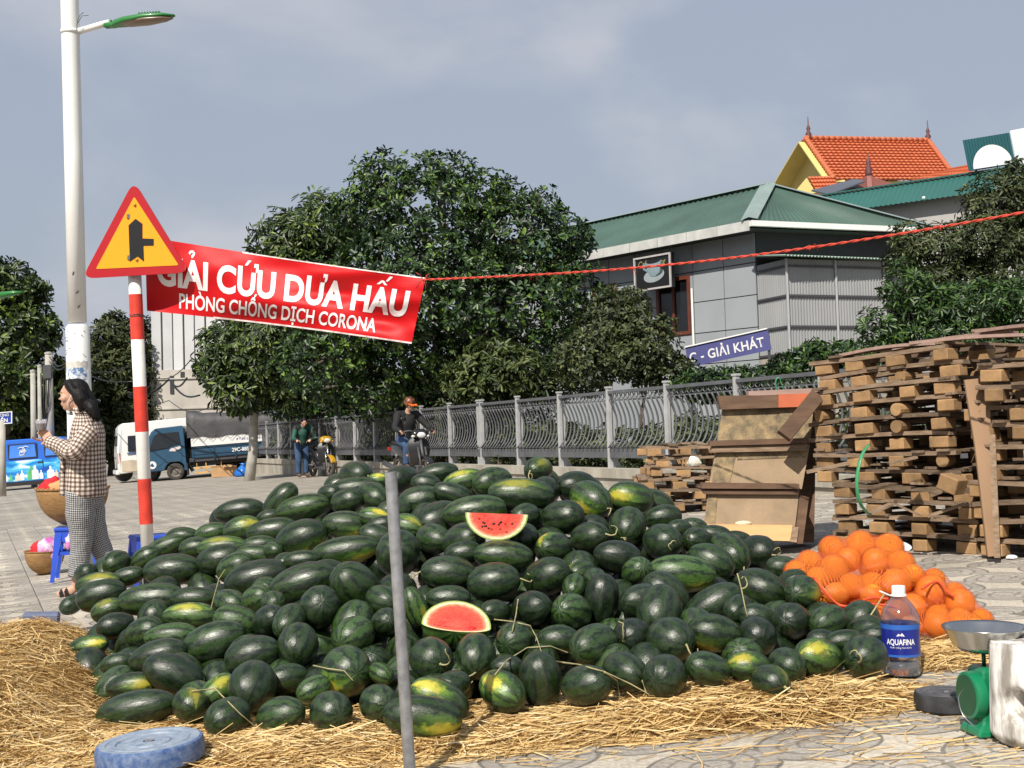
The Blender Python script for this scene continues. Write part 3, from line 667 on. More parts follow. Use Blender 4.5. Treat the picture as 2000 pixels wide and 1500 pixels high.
def leaf_cloud(blobs, nros, k, Ln, Wd, droop=.0, seed=0, spread=(.9, 1.5), shell=.5, jit=.25):
    rs = np.random.RandomState(seed); B = np.array([[*c, *r] for c, r in blobs], float); wt = (B[:, 3]*B[:, 5]+B[:, 3]*B[:, 4]); wt /= wt.sum()
    bi = rs.choice(len(B), nros, p=wt); d = rs.normal(size=(nros, 3)); d /= np.linalg.norm(d, axis=1)[:, None]
    rr = shell + (1-shell)*np.sqrt(rs.rand(nros)); rr *= 1 + rs.normal(0, .06, nros)

    lob = np.sin(d[:, 0]*5+bi*1.7)*np.sin(d[:, 2]*6+bi)*np.sin(d[:, 1]*5+2*bi); rr *= 1 + .14*lob
    pos = B[bi, :3] + d*B[bi, 3:6]*rr[:, None]
    ax = d*1.0 + np.array((0, 0, .45)) + rs.normal(0, jit, (nros, 3)); ax /= np.linalg.norm(ax, axis=1)[:, None]
    t = rs.normal(size=(nros, 3)); t -= ax*(t*ax).sum(1)[:, None]; t /= np.linalg.norm(t, axis=1)[:, None]; s = np.cross(ax, t)

    n = nros*k; I = np.repeat(np.arange(nros), k); a = np.tile(np.arange(k)*2*np.pi/k, nros) + rs.normal(0, .35, n)
    th = rs.uniform(*spread, n); rad = t[I]*np.cos(a)[:, None] + s[I]*np.sin(a)[:, None]
    l = ax[I]*np.cos(th)[:, None] + rad*np.sin(th)[:, None] + np.array((0, 0, -droop)); l /= np.linalg.norm(l, axis=1)[:, None]
    w = np.cross(l, ax[I]); w /= np.linalg.norm(w, axis=1)[:, None]+1e-9; nn = np.cross(w, l)
    ll = Ln*rs.uniform(.65, 1.2, n)[:, None]; ww = Wd*rs.uniform(.75, 1.15, n)[:, None]; p0 = pos[I] + l*ll*.08
    V = np.stack([p0, p0+l*ll*.5+w*ww*.40+nn*ww*.14, p0+l*ll*.80+w*ww*.42+nn*ww*.10, p0+l*ll-nn*ll*.07, p0+l*ll*.80-w*ww*.42+nn*ww*.10, p0+l*ll*.5-w*ww*.40+nn*ww*.14], 1).reshape(-1, 3)
    b = np.arange(n)[:, None]*6; Fc = np.concatenate([b+np.array([[0, 1, 2, 3]]), b+np.array([[0, 3, 4, 5]])], 1).reshape(-1, 4)
    return V, Fc, pos, n
LEAFCACHE = {}
def tree(name, label, cat, base, blobs, lm, nros, k=6, Ln=.16, Wd=.07, trunk=.12, group=None, bark=None, parts=0, **kw):
    base = Vector(base); t = thing(name, label, cat, base, 0, group)
    V, Fc, pos, n = leaf_cloud([(tuple(Vector(c)-base), r) for c, r in blobs], nros, k, Ln, Wd, **kw)
    if parts:     # leaves that show largest, each its own object
        c = V.reshape(-1, 6, 3).mean(1) + np.array(base) - np.array(CAM); dist = c@np.array(FWD)
        pick = np.argsort(dist + np.random.RandomState(2).rand(n)*1.6)[:parts]; keepm = np.ones(n, bool); keepm[pick] = False
        Vl = V.reshape(-1, 6, 3)
        for q in pick:
            o_ = Vl[q, 0]; me = bpy.data.meshes.new('leaf'); me.from_pydata([tuple(v-o_) for v in Vl[q]], [], [(0, 1, 2, 3), (0, 3, 4, 5)]); me.materials.append(lm); me.shade_smooth(); mk('leaf', me, t, tuple(o_))
        V = Vl[keepm].reshape(-1, 3); m_ = keepm.sum(); b_ = np.arange(m_)[:, None]*6; Fc = np.concatenate([b_+np.array([[0, 1, 2, 3]]), b_+np.array([[0, 3, 4, 5]])], 1).reshape(-1, 4)
    setp(mk('crown', npmesh('crown', V, Fc, lm, True), t), kind='stuff')
    if trunk:
        b = MB(); r_ = random.Random(len(label)); cs = [Vector(c)-base for c, _ in blobs]; mid = sum(cs, Vector())/len(cs); fork = Vector((mid.x*.35, mid.y*.35, min(mid.z*.55, min(c.z for c in cs)*.9+.2)))
        if fork.z < .2: fork.z = .3
        pts = [Vector((0, 0, -.2)), fork*.35+Vector((.04, 0, 0)), fork*.7+Vector((-.05, .03, 0)), fork]; b.tube(pts, [trunk*1.25, trunk, trunk*.9, trunk*.8], 9)
        for c, (_, r) in zip(cs, blobs):
            m1 = fork.lerp(c, .5)+Vector((r_.uniform(-.2, .2), r_.uniform(-.2, .2), r_.uniform(0, .3))); b.tube([fork, m1, c], [trunk*.6, trunk*.4, trunk*.2], 6)
            for _ in range(3):
                e = c+Vector((r_.uniform(-1, 1)*r[0], r_.uniform(-1, 1)*r[1], r_.uniform(-.6, 1)*r[2]))*.85; b.tube([c, c.lerp(e, .5)+Vector((0, 0, .08)), e], [trunk*.22, trunk*.13, trunk*.06], 5)
        b.build('trunk', bark or BARK, t, True)
    return t
def blob(px, py, d, rx, ry, dr=0, rd=None):
    s = F/d; return (P(px, py, d+dr), (rx/s, (rd or (rx+ry)/2)/s, ry/s))
def base_at(px, d, z=None):
    p = P(px, 850, d); return Vector((p.x, p.y, G(p.x, p.y) if z is None else z))
D_ = 27.5
tree('broadleaf_tree', 'large dark glossy broadleaf tree behind the railing, tallest in the middle', 'tree', base_at(860, D_), [blob(*a) for a in (
    (830, 430, D_, 170, 130), (742, 352, D_, 62, 55), (720, 420, D_, 80, 70), (868, 345, D_, 62, 48, .3), (950, 385, D_, 70, 55), (1010, 470, D_, 130, 105), (1050, 405, D_, 48, 50), (1120, 470, D_, 45, 42), (830, 560, D_, 190, 140, -.4), (985, 610, D_, 170, 120, -.3), (1105, 570, D_, 75, 85),
    (690, 600, D_, 120, 110), (860, 700, D_, 170, 75, .3), (1090, 690, D_, 110, 90), (640, 700, D_, 110, 90), (740, 770, D_, 120, 50, .4), (880, 770, D_, 120, 40, .6), (560, 765, D_, 120, 50, 8), (600, 790, D_, 140, 40, 9.5), (720, 795, D_, 140, 40, 6))], LM_BROAD, 6800, 7, .155, .068, .16, parts=280, seed=3, shell=.45)
D_ = 34.0
tree('mango_tree', 'yellow green mango tree over the truck with white painted trunk', 'tree', base_at(483, D_), [blob(*a) for a in (
    (560, 470, D_, 70, 65), (630, 450, D_, 80, 75), (520, 560, D_, 50, 70), (600, 570, D_, 110, 120), (455, 690, D_, 70, 75), (540, 660, D_, 110, 90), (470, 760, D_, 62, 45, -.6), (430, 720, D_, 45, 45), (570, 728, D_, 110, 60), (660, 725, D_, 90, 60))], LM_MANGO, 3300, 7, .26, .075, .13, droop=.5, seed=5, bark=mat('bark_lime', (.42, .40, .36), .9, var=.35, scale=5))
tree('light_shrub', 'pale green shrub with long leaves at the foot of the large tree', 'shrub', base_at(970, 25.5), [blob(*a) for a in ((930, 745, 25.5, 75, 45), (1000, 730, 25.5, 75, 55), (960, 700, 25.5, 60, 35), (1060, 760, 25.5, 60, 25))], LM_LIGHT, 620, 7, .20, .06, .05, seed=8, droop=.2)
hed = [('dark_shrub', 'dark green bush between the large tree and the brown window', [(1190, 640, 24.5, 60, 80), (1150, 700, 24.5, 70, 70), (1235, 600, 24.5, 35, 40)], 1000, LM_DUST), ('leafy_shrub', 'bush with a stray sprig reaching in front of the window', [(1250, 690, 24, 75, 60), (1300, 640, 24, 25, 22), (1310, 730, 24, 60, 36), (1235, 630, 24, 35, 45)], 900, LM_DUST),
       ('low_hedge', 'clipped hedge below the drinks banner', [(1390, 752, 23, 90, 30), (1470, 748, 23, 70, 30), (1545, 722, 23, 50, 30)], 900, LM_BROAD), ('corner_shrub', 'green shrub between lean-to and pallet stacks', [(1600, 705, 21, 55, 38), (1650, 700, 21, 50, 32), (1560, 735, 21, 50, 30)], 560, LM_GREEN)]
for nm, lb_, bl, n_, lm in hed: tree(nm, lb_, 'shrub', base_at(bl[0][0], bl[0][2]), [blob(*a) for a in bl], lm, n_, 6, .125, .055, .04, seed=n_)
tree('dusty_tree', 'dusty grey green tree at the right edge before the long building', 'tree', base_at(1935, 19.5), [blob(*a) for a in ((1955, 395, 19.5, 70, 60), (1990, 350, 19.5, 45, 35), (1930, 470, 19.5, 90, 60), (1830, 500, 19.5, 75, 60), (1780, 470, 19.5, 40, 40), (1990, 540, 19.5, 75, 90), (1860, 560, 19.5, 90, 50), (1760, 510, 19.5, 30, 30), (2050, 450, 19.5, 80, 90))], LM_DUST, 2300, 7, .13, .036, .07, seed=21, droop=.25)
tree('green_tree', 'fresh green tree in front of the dusty one above the pallets', 'tree', base_at(1840, 17.5), [blob(*a) for a in ((1900, 600, 17.5, 95, 55), (1770, 560, 17.5, 45, 55), (1810, 600, 17.5, 60, 50), (1990, 600, 17.5, 80, 60), (1850, 660, 17.5, 110, 45), (1720, 640, 17.5, 45, 45), (1960, 680, 17.5, 90, 50), (1740, 690, 17.5, 60, 30))], LM_GREEN, 1700, 7, .12, .036, .06, seed=23, droop=.2)
tree('street_tree', 'dark tree at the left edge beside the light pole', 'tree', base_at(10, 56), [blob(*a) for a in ((25, 560, 56, 55, 45), (-30, 560, 56, 60, 60), (70, 570, 56, 28, 16), (60, 640, 56, 60, 60), (0, 650, 56, 90, 70), (30, 730, 56, 95, 70), (-40, 740, 56, 80, 80), (75, 770, 56, 40, 45), (10, 800, 56, 80, 35), (20, 850, 59, 110, 50), (-60, 830, 59, 60, 60))], LM_MANGO, 2700, 7, 0.38, .15, .2, seed=31)
for i, (lb_, bs, bl, n_) in enumerate((('feathery dull green tree behind the light pole', 215, [(225, 665, 62, 48, 52), (250, 720, 62, 50, 60), (190, 740, 62, 55, 70), (255, 800, 62, 48, 60), (200, 850, 62, 80, 50)], 2200), ('low olive tree behind the concrete posts', 120, [(115, 760, 58, 60, 55), (60, 820, 58, 70, 50), (140, 830, 58, 60, 45), (60, 880, 58, 90, 40)], 1500), ('tall hazy tree left of the concrete building', 275, [(282, 700, 66, 22, 80), (275, 800, 66, 25, 80), (215, 830, 64, 50, 50)], 800))):
    tree('background_tree', lb_, 'tree', base_at(bs, bl[0][2]), [blob(*a) for a in bl], LM_FAR, n_, 6, .34, .13, .16, 'trees behind the parked vehicles', seed=40+i)
# planting seen through and under the railing
hb_ = []
for k in range(-5, 18):
    p = F0+FD*((k+.5)*SP)+FN*(1.5+.5*math.sin(k*1.7)); up_ = .9 if k > 4 else 0; hb_.append((Vector((p.x, p.y, F0.z+.25+.45*up_+.08*math.sin(k*2.3))), (1.0, 1.0, .45+.55*up_)))
tree('hedge', 'dark low hedge growing behind the grey railing', 'hedge', F0+FD*8+FN*1.5+Vector((0, 0, -.3)), hb_, LM_DUST, 10000, 5, .13, .06, 0, seed=60)
bankp = [F0+FD*(-12)+FN*.3, F0+FD*34+FN*.3, F0+FD*34+FN*14, F0+FD*(-12)+FN*14]
b = MB(); vs = []; n1_, n2_ = 24, 8
for j in range(n2_+1):
    for i in range(n1_+1):
        p = F0+FD*(-12+46*i/n1_)+FN*(.3+13*j/n2_); vs.append((p.x, p.y, F0.z-.12+.05*j+.1*mnoise.noise(p*.4)))
b.add(vs, [(j*(n1_+1)+i, j*(n1_+1)+i+1, (j+1)*(n1_+1)+i+1, (j+1)*(n1_+1)+i) for j in range(n2_) for i in range(n1_)])
setp(b.build('planted_ground', EARTH, None, True), kind='structure')
ORD = ['nearest', 'second', 'third', 'fourth', 'fifth', 'sixth', 'seventh', 'eighth', 'ninth', 'tenth', 'eleventh', 'twelfth', 'thirteenth', 'fourteenth', 'fifteenth', 'sixteenth', 'seventeenth', 'eighteenth', 'nineteenth', 'twentieth']
SEC = ['right of', 'above-right of', 'directly above', 'above-left of', 'left of', 'below-left of', 'directly below', 'below-right of']
LMK = ['the walking woman', 'the topmost melon', 'the cardboard crate panels', 'the upper red melon slice', 'the lower cut melon', 'the water bottle', 'the blue disc', 'the striped sign post', 'the foot of the pipe', 'the top of the pipe', 'the bag of oranges']
MDS = ['near-black round watermelon with curly stem', 'near-black oblong watermelon', 'near-black round watermelon', 'dark green oblong watermelon', 'dark green round watermelon with curly stem', 'striped green oblong watermelon with yellow patch', 'bright green oblong watermelon', 'striped green oblong watermelon', 'dark green oblong watermelon with yellow patch', 'dark green round watermelon', 'dark green oblong watermelon with curly stem', 'striped green round watermelon', 'dark green round watermelon with yellow patch', 'striped green round watermelon with yellow patch', 'bright green oblong watermelon with yellow patch', 'bright green round watermelon', 'striped green round watermelon with curly stem', 'near-black oblong watermelon with curly stem', 'half-buried watermelon']
MEL = [
(-0.338,4.236,0.146,0.423,0.550,-0.373,-0.616,0.139,0.073,0.3,1,-0.77,0,0,8,1,8),
(0.876,4.356,0.204,0.484,0.692,-0.217,0.491,0.078,0.062,0.25,0.25,0.82,1,0,4,4,5),
(-0.672,4.365,0.144,0.588,0.319,0.619,-0.412,0.092,0.074,0.2,0,0.22,0,0,9,4,8),
(-1.035,4.374,0.132,-0.426,-0.651,-0.297,0.555,0.095,0.074,0.3,0,0.016,0,0,9,1,6),
(-0.850,4.382,0.133,-0.792,-0.195,-0.572,0.091,0.097,0.068,0.45,0,-0.067,0,0,7,4,8),
(-0.291,4.391,0.170,0.777,0.224,-0.475,-0.347,0.114,0.070,0.15,0.9,0.57,0,0,8,6,4),
(-0.505,4.395,0.163,0.629,0.342,0.572,-0.400,0.086,0.069,0.2,0,0.019,0,0,9,3,8),
(0.515,4.415,0.224,-0.449,-0.644,-0.276,0.555,0.096,0.077,0.1,0,-0.22,0,0,2,5,2),
(0.232,4.423,0.199,-0.199,0.715,-0.310,-0.595,0.103,0.073,0.1,0,0.27,0,0,2,7,4),
(-0.068,4.457,0.181,0.538,0.037,-0.566,-0.624,0.101,0.071,0.4,1,0.12,0,0,13,7,4),
(0.674,4.471,0.233,0.550,-0.161,0.807,0.143,0.091,0.064,0.3,0,0.44,0,0,3,5,10),
(0.379,4.499,0.229,0.584,0.414,0.656,-0.237,0.100,0.070,0.2,0,-0.032,1,0,4,0,4),
(0.969,4.512,0.231,0.503,0.349,0.695,-0.377,0.078,0.063,0.2,0,0.19,0,0,9,6,2),
(0.833,4.519,0.227,-0.698,-0.265,0.610,0.264,0.086,0.061,0.5,1,0.48,0,0,5,5,10),
(-0.248,4.524,0.196,0.723,-0.185,0.628,0.219,0.072,0.051,0.1,0,0.0031,0,0,2,6,4),
(0.072,4.530,0.200,0.432,0.086,0.073,-0.895,0.109,0.077,0.1,0,-0.97,0,0,1,0,8),
(-1.210,4.534,0.149,-0.387,-0.641,0.338,-0.570,0.081,0.065,0.4,0.7,0.72,0,0,13,1,6),
(-0.766,4.575,0.183,-0.787,0.181,-0.566,-0.166,0.068,0.048,0.7,0,-0.33,0,0,7,3,8),
(1.275,4.587,0.240,-0.345,-0.603,-0.384,0.608,0.102,0.082,0.15,0,-0.12,1,0,4,5,5),
(1.104,4.588,0.237,0.395,-0.772,0.147,-0.475,0.107,0.076,0.5,0.75,-0.96,0,0,5,4,5),
(-0.322,4.597,0.140,-0.670,0.256,-0.647,-0.260,0.110,0.082,0.33,0,0.088,0,0,18,1,8),
(-0.997,4.603,0.197,-0.341,-0.653,-0.567,0.369,0.110,0.088,0.15,0,0.49,0,0,9,7,0),
(-1.131,4.638,0.176,0.566,-0.557,-0.019,-0.608,0.080,0.056,0.7,0.6,0.055,0,0,13,7,7),
(-1.442,4.643,0.115,0.133,-0.752,-0.154,0.627,0.155,0.072,0.15,0,-0.13,0,0,3,2,6),
(-0.524,4.647,0.220,-0.239,0.549,-0.187,-0.779,0.057,0.040,0.9,0,-0.25,0,0,15,3,8),
(-0.051,4.675,0.225,-0.674,0.182,-0.694,0.176,0.065,0.045,0.1,0,-0.14,0,0,1,7,4),
(-0.662,4.702,0.223,-0.367,-0.034,-0.681,0.633,0.120,0.096,0.35,0.8,0.19,0,0,12,3,8),
(0.484,4.717,0.191,0.362,-0.167,0.283,0.872,0.109,0.081,0.14,0,-0.99,0,1,18,0,8),
(1.240,4.723,0.276,0.725,-0.055,0.684,-0.059,0.080,0.045,0.1,0,-0.3,0,0,1,6,10),
(-0.891,4.730,0.196,-0.185,-0.689,-0.145,0.686,0.084,0.059,0.2,0,0.27,1,0,10,3,8),
(0.349,4.737,0.185,-0.957,-0.061,-0.222,0.175,0.112,0.083,0.47,0,-0.87,0,0,18,0,8),
(-0.454,4.739,0.132,-0.676,-0.268,-0.617,0.301,0.115,0.085,0.25,0,-0.25,0,0,18,2,8),
(-0.343,4.747,0.251,0.563,0.356,0.631,-0.398,0.103,0.082,0.15,0,0.052,1,0,4,5,4),
(-0.779,4.762,0.126,-0.739,-0.121,-0.155,0.644,0.106,0.079,0.13,0,-0.83,0,0,18,0,6),
(-1.248,4.762,0.114,-0.740,-0.281,-0.487,0.369,0.107,0.079,0.49,0,-0.39,0,0,18,1,6),
(-1.065,4.775,0.126,-0.764,-0.301,-0.570,0.034,0.127,0.094,0.36,0,-0.12,0,1,18,4,8),
(-0.171,4.773,0.253,0.285,0.508,0.703,-0.408,0.101,0.081,0.15,0,0.34,1,0,4,7,4),
(0.284,4.772,0.278,-0.668,0.279,-0.623,-0.297,0.115,0.081,0.3,0,-0.26,0,0,9,5,2),
(0.580,4.772,0.292,-0.665,-0.528,-0.496,0.181,0.109,0.087,0.1,0,0.008,1,0,0,5,2),
(-0.275,4.782,0.131,0.925,0.184,0.260,-0.208,0.127,0.094,0.46,0,-0.86,0,1,18,1,8),
(0.864,4.784,0.200,0.458,0.366,0.278,-0.761,0.111,0.082,0.44,0,-0.62,0,5,18,5,10),
(1.178,4.798,0.265,-0.043,-0.631,0.030,0.774,0.069,0.046,0.1,0,-0.3,0,1,1,6,10),
(1.379,4.814,0.275,-0.687,-0.074,-0.717,0.093,0.059,0.042,0.1,0,-0.071,0,0,1,4,5),
(0.073,4.821,0.181,-0.982,-0.034,-0.146,0.117,0.109,0.081,0.46,0,-0.99,0,3,18,7,4),
(-0.081,4.827,0.163,0.794,0.169,0.413,-0.413,0.110,0.081,0.27,0,-0.69,0,2,18,7,4),
(0.441,4.848,0.298,-0.313,-0.583,-0.414,0.625,0.089,0.072,0.02,0,0.032,1,0,0,7,3),
(0.764,4.859,0.298,-0.242,-0.613,0.200,0.725,0.110,0.076,0.4,0.5,0.3,0,0,5,6,2),
(0.933,4.872,0.280,-0.523,-0.545,-0.473,0.454,0.095,0.076,0.02,0,0.45,0,1,2,6,2),
(0.153,4.876,0.289,0.694,-0.057,0.715,-0.055,0.087,0.059,0.2,0,-0.1,0,0,3,0,4),
(-1.367,4.889,0.196,-0.557,-0.088,-0.823,-0.069,0.127,0.076,0.05,0,0.42,0,0,1,2,6),
(-0.939,4.893,0.139,-0.701,0.295,-0.236,-0.604,0.113,0.083,0.31,0,-0.66,0,0,18,4,8),
(-0.756,4.903,0.128,-0.084,0.560,-0.077,-0.821,0.115,0.085,0.053,0,-0.19,0,1,18,0,6),
(-0.014,4.898,0.287,-0.352,-0.608,-0.377,0.604,0.093,0.074,0.3,0,-0.33,0,0,9,1,8),
(-0.416,4.908,0.163,-0.048,-0.627,-0.256,0.734,0.132,0.098,0.38,0,-0.16,0,1,18,2,8),
(-1.549,4.926,0.148,0.522,0.462,-0.584,-0.416,0.103,0.053,0.2,0.9,-0.78,0,0,8,2,6),
(-0.217,4.927,0.151,-0.549,0.128,-0.130,-0.815,0.111,0.082,0.27,0,-0.96,0,1,18,6,4),
(-1.066,4.939,0.254,-0.000,-0.784,0.008,0.621,0.116,0.075,0.15,0,0.26,0,0,3,3,8),
(1.380,4.949,0.245,-0.791,-0.262,-0.408,0.373,0.110,0.082,0.2,0,-0.62,0,0,18,4,5),
(0.584,4.955,0.195,0.089,-0.556,-0.010,0.826,0.114,0.084,0.33,0,-0.27,0,2,18,0,8),
(-0.592,4.960,0.173,-0.759,-0.293,-0.252,0.525,0.122,0.090,0.31,0,-0.65,0,0,18,3,8),
(-1.204,4.964,0.127,-0.739,0.323,-0.044,-0.590,0.107,0.080,0.33,0,-0.77,0,2,18,4,8),
(-0.889,4.970,0.284,0.330,0.585,0.640,-0.373,0.102,0.082,0.3,0,0.81,0,1,9,3,8),
(1.243,4.979,0.311,0.181,0.740,0.242,-0.601,0.092,0.065,0.3,0,0.22,0,0,9,6,10),
(-0.666,4.989,0.311,-0.331,-0.654,-0.405,0.546,0.098,0.078,0.7,0.4,0.77,0,0,11,4,4),
(0.141,5.000,0.229,-0.878,0.094,-0.327,-0.335,0.110,0.082,0.42,0,-0.76,0,6,18,0,4),
(1.099,5.004,0.314,0.360,0.535,0.380,-0.663,0.095,0.076,0.1,0,0.11,0,0,2,5,10),
(-0.057,5.009,0.185,-0.252,0.539,-0.099,-0.797,0.126,0.093,0.45,0,-0.14,0,1,18,7,4),
(1.021,5.009,0.207,-0.115,-0.529,-0.102,0.835,0.113,0.083,0.17,0,-0.31,0,3,18,5,10),
(0.730,5.008,0.265,-0.395,0.275,-0.133,-0.866,0.122,0.090,0.29,0,-0.78,0,2,18,5,2),
(-1.366,5.032,0.134,0.573,-0.191,-0.029,0.797,0.127,0.094,0.47,0,-0.95,0,1,18,1,6),
(0.570,5.044,0.365,-0.762,0.179,-0.350,-0.515,0.119,0.088,0.18,0,-0.48,0,3,18,5,2),
(-0.725,5.057,0.178,-0.814,0.106,-0.508,-0.262,0.110,0.082,0.0076,0,-0.55,0,3,18,3,8),
(0.978,5.070,0.322,0.001,0.631,0.004,-0.776,0.079,0.055,0.1,0,-0.53,0,0,1,6,2),
(-0.468,5.075,0.205,0.288,0.102,0.107,-0.946,0.110,0.082,0.47,0,-0.86,0,1,18,5,4),
(-0.257,5.085,0.177,-0.327,-0.446,-0.150,0.819,0.124,0.092,0.36,0,-0.28,0,0,18,6,4),
(-0.544,5.078,0.345,-0.414,0.664,-0.450,-0.431,0.088,0.062,0.2,0,0.27,0,0,9,4,4),
(-0.921,5.087,0.178,0.366,-0.379,0.037,0.849,0.117,0.086,0.36,0,-0.26,0,7,18,4,4),
(0.262,5.093,0.217,-0.687,-0.311,-0.639,0.151,0.113,0.084,0.2,0,-0.15,0,8,18,0,4),
(-1.671,5.107,0.104,-0.908,0.122,-0.352,-0.194,0.105,0.078,0.36,0,-0.54,0,0,18,3,6),
(0.854,5.109,0.220,-0.748,-0.199,-0.633,-0.013,0.115,0.085,0.16,0,-0.41,0,5,18,6,2),
(-1.124,5.112,0.181,-0.942,0.014,-0.058,-0.330,0.129,0.095,0.26,0,-0.95,0,5,18,1,6),
(1.239,5.110,0.248,0.068,-0.578,0.242,0.777,0.117,0.087,0.5,0,-0.35,0,2,18,6,10),
(0.217,5.111,0.362,-0.511,0.368,-0.703,-0.331,0.107,0.076,0.5,0,0.4,0,0,11,0,4),
(-0.100,5.123,0.365,-0.353,-0.572,-0.258,0.694,0.079,0.056,0.15,0,-0.41,0,0,9,0,4),
(-1.500,5.138,0.224,0.090,0.775,-0.121,-0.614,0.127,0.071,0.15,0,0.53,0,1,3,6,7),
(0.389,5.154,0.211,-0.841,0.063,-0.063,-0.533,0.116,0.086,0.44,0,-0.95,0,8,18,5,2),
(0.055,5.151,0.374,-0.639,-0.220,-0.608,0.417,0.105,0.074,0.1,0,-0.021,0,0,2,0,4),
(0.057,5.158,0.192,-0.807,-0.045,-0.362,0.464,0.116,0.086,0.23,0,-0.69,0,3,18,0,4),
(-1.285,5.165,0.116,-0.777,-0.039,-0.492,0.390,0.114,0.085,0.14,0,-0.45,0,2,18,1,6),
(-0.588,5.163,0.150,0.795,-0.313,0.223,0.469,0.109,0.081,0.033,0,-0.9,0,1,18,3,8),
(1.410,5.169,0.259,-0.908,-0.131,-0.257,0.304,0.116,0.086,0.11,0,-0.76,0,0,18,6,10),
(-0.104,5.175,0.183,0.955,0.121,0.270,0.015,0.107,0.080,0.29,0,-0.74,0,0,18,7,4),
(0.915,5.171,0.342,0.662,-0.261,0.571,0.409,0.083,0.058,0.1,0,-0.079,0,0,2,6,2),
(-0.314,5.174,0.293,0.745,0.244,0.322,-0.530,0.122,0.090,0.24,0,-0.68,0,0,18,5,4),
(1.058,5.179,0.236,-0.285,0.347,-0.113,-0.886,0.116,0.086,0.46,0,-0.48,0,2,18,5,10),
(-0.962,5.182,0.346,-0.758,0.398,-0.356,-0.374,0.093,0.065,0.3,0,-0.46,0,1,9,7,7),
(0.520,5.184,0.383,-0.668,0.262,-0.686,-0.119,0.109,0.077,0.02,0,0.24,0,0,1,5,2),
(-0.780,5.198,0.124,0.060,0.676,-0.010,-0.734,0.123,0.091,0.076,0,0.15,0,4,18,3,8),
(-0.434,5.193,0.387,0.913,0.079,-0.139,-0.376,0.093,0.052,0.9,0.7,-0.51,0,0,14,4,4),
(-1.283,5.200,0.268,-0.808,0.041,-0.584,0.068,0.142,0.086,0.3,0,-0.22,0,0,3,1,6),
(0.351,5.217,0.394,0.823,-0.016,0.060,-0.564,0.113,0.073,0.02,0,-0.98,0,0,1,7,3),
(-0.701,5.228,0.301,0.856,-0.078,0.195,0.473,0.126,0.094,0.36,0,-0.87,0,2,18,4,4),
(-0.297,5.248,0.412,-0.696,-0.031,-0.717,-0.031,0.098,0.057,0.15,0,-0.15,0,0,3,2,4),
(-1.716,5.268,0.178,0.030,0.783,-0.045,-0.620,0.073,0.046,0.2,0,0.21,0,0,3,6,0),
(-1.153,5.275,0.199,0.704,0.036,0.700,-0.113,0.121,0.090,0.25,0,-0.13,0,4,18,7,7),
(0.263,5.275,0.224,0.046,-0.331,-0.094,0.938,0.126,0.093,0.47,0,-0.95,0,7,18,0,4),
(-0.182,5.279,0.305,0.306,-0.274,0.307,0.858,0.108,0.080,0.062,0,-0.49,0,0,18,0,4),
(1.276,5.282,0.249,-0.892,0.172,-0.371,-0.192,0.108,0.080,0.12,0,-0.57,0,1,18,6,10),
(0.831,5.292,0.346,-0.841,0.092,-0.505,0.172,0.140,0.080,0.1,0,-0.27,1,0,17,5,2),
(-1.067,5.294,0.336,-0.779,-0.328,-0.452,0.286,0.098,0.069,0.05,0,-0.53,0,0,2,7,7),
(0.442,5.304,0.269,0.776,0.184,0.448,-0.403,0.112,0.083,0.42,0,-0.5,0,6,18,5,2),
(-0.456,5.303,0.306,0.616,0.089,0.185,0.761,0.109,0.081,0.2,0,-1,0,0,18,4,4),
(-0.853,5.303,0.382,-0.593,-0.287,-0.486,0.575,0.115,0.092,0.15,0,-0.65,0,0,9,5,9),
(-0.581,5.303,0.408,-0.364,0.610,-0.208,-0.672,0.092,0.065,0.2,0,-0.28,0,1,9,4,4),
(0.087,5.312,0.272,-0.539,-0.083,-0.032,0.838,0.126,0.093,0.23,0,-0.99,0,4,18,0,4),
(-0.848,5.338,0.183,0.390,0.348,0.127,-0.843,0.124,0.092,0.4,0,-0.7,0,4,18,4,4),
(0.243,5.343,0.437,0.369,0.702,0.457,-0.402,0.073,0.051,0.6,0,0.16,0,0,11,7,3),
(-1.776,5.364,0.097,0.929,-0.041,0.369,-0.003,0.107,0.079,0.37,0,-0.93,0,1,18,3,6),
(0.638,5.363,0.378,0.135,0.347,0.016,-0.928,0.126,0.093,0.17,0,-0.46,0,1,18,5,2),
(-0.544,5.373,0.170,-0.191,-0.625,-0.101,0.750,0.111,0.082,0.077,0,-0.36,0,3,18,5,4),
(-1.225,5.375,0.323,0.054,-0.595,-0.048,0.800,0.107,0.072,0.85,0,-0.3,0,0,6,7,7),
(1.233,5.373,0.376,0.665,-0.700,0.207,-0.155,0.109,0.077,0.2,0.4,-0.12,0,0,9,5,10),
(1.142,5.382,0.251,0.278,0.579,0.218,-0.735,0.122,0.091,0.44,0,0.3,0,1,18,5,10),
(-0.106,5.382,0.463,0.743,0.079,0.664,0.013,0.120,0.084,0.15,0,-0.018,1,0,10,1,4),
(-1.017,5.403,0.182,0.101,0.235,-0.041,-0.966,0.123,0.091,0.49,0,-0.75,0,7,18,7,7),
(-0.677,5.399,0.278,0.824,-0.018,0.564,-0.056,0.111,0.082,0.17,0,-0.24,0,1,18,4,4),
(-1.520,5.401,0.266,-0.723,-0.072,-0.683,-0.075,0.122,0.059,0.55,0,-0.17,0,0,7,2,6),
(0.339,5.396,0.451,0.620,-0.595,0.354,0.369,0.080,0.056,0.2,0,-0.53,0,0,9,7,1),
(0.127,5.440,0.472,-0.791,-0.227,-0.541,0.173,0.118,0.083,0.35,0,-0.37,0,0,9,7,3),
(0.415,5.461,0.349,-0.882,0.104,-0.445,-0.117,0.120,0.089,0.23,0,-0.68,0,5,18,5,2),
(-0.715,5.463,0.440,-0.317,0.214,-0.885,-0.265,0.148,0.105,0.5,0,0.68,0,0,11,6,9),
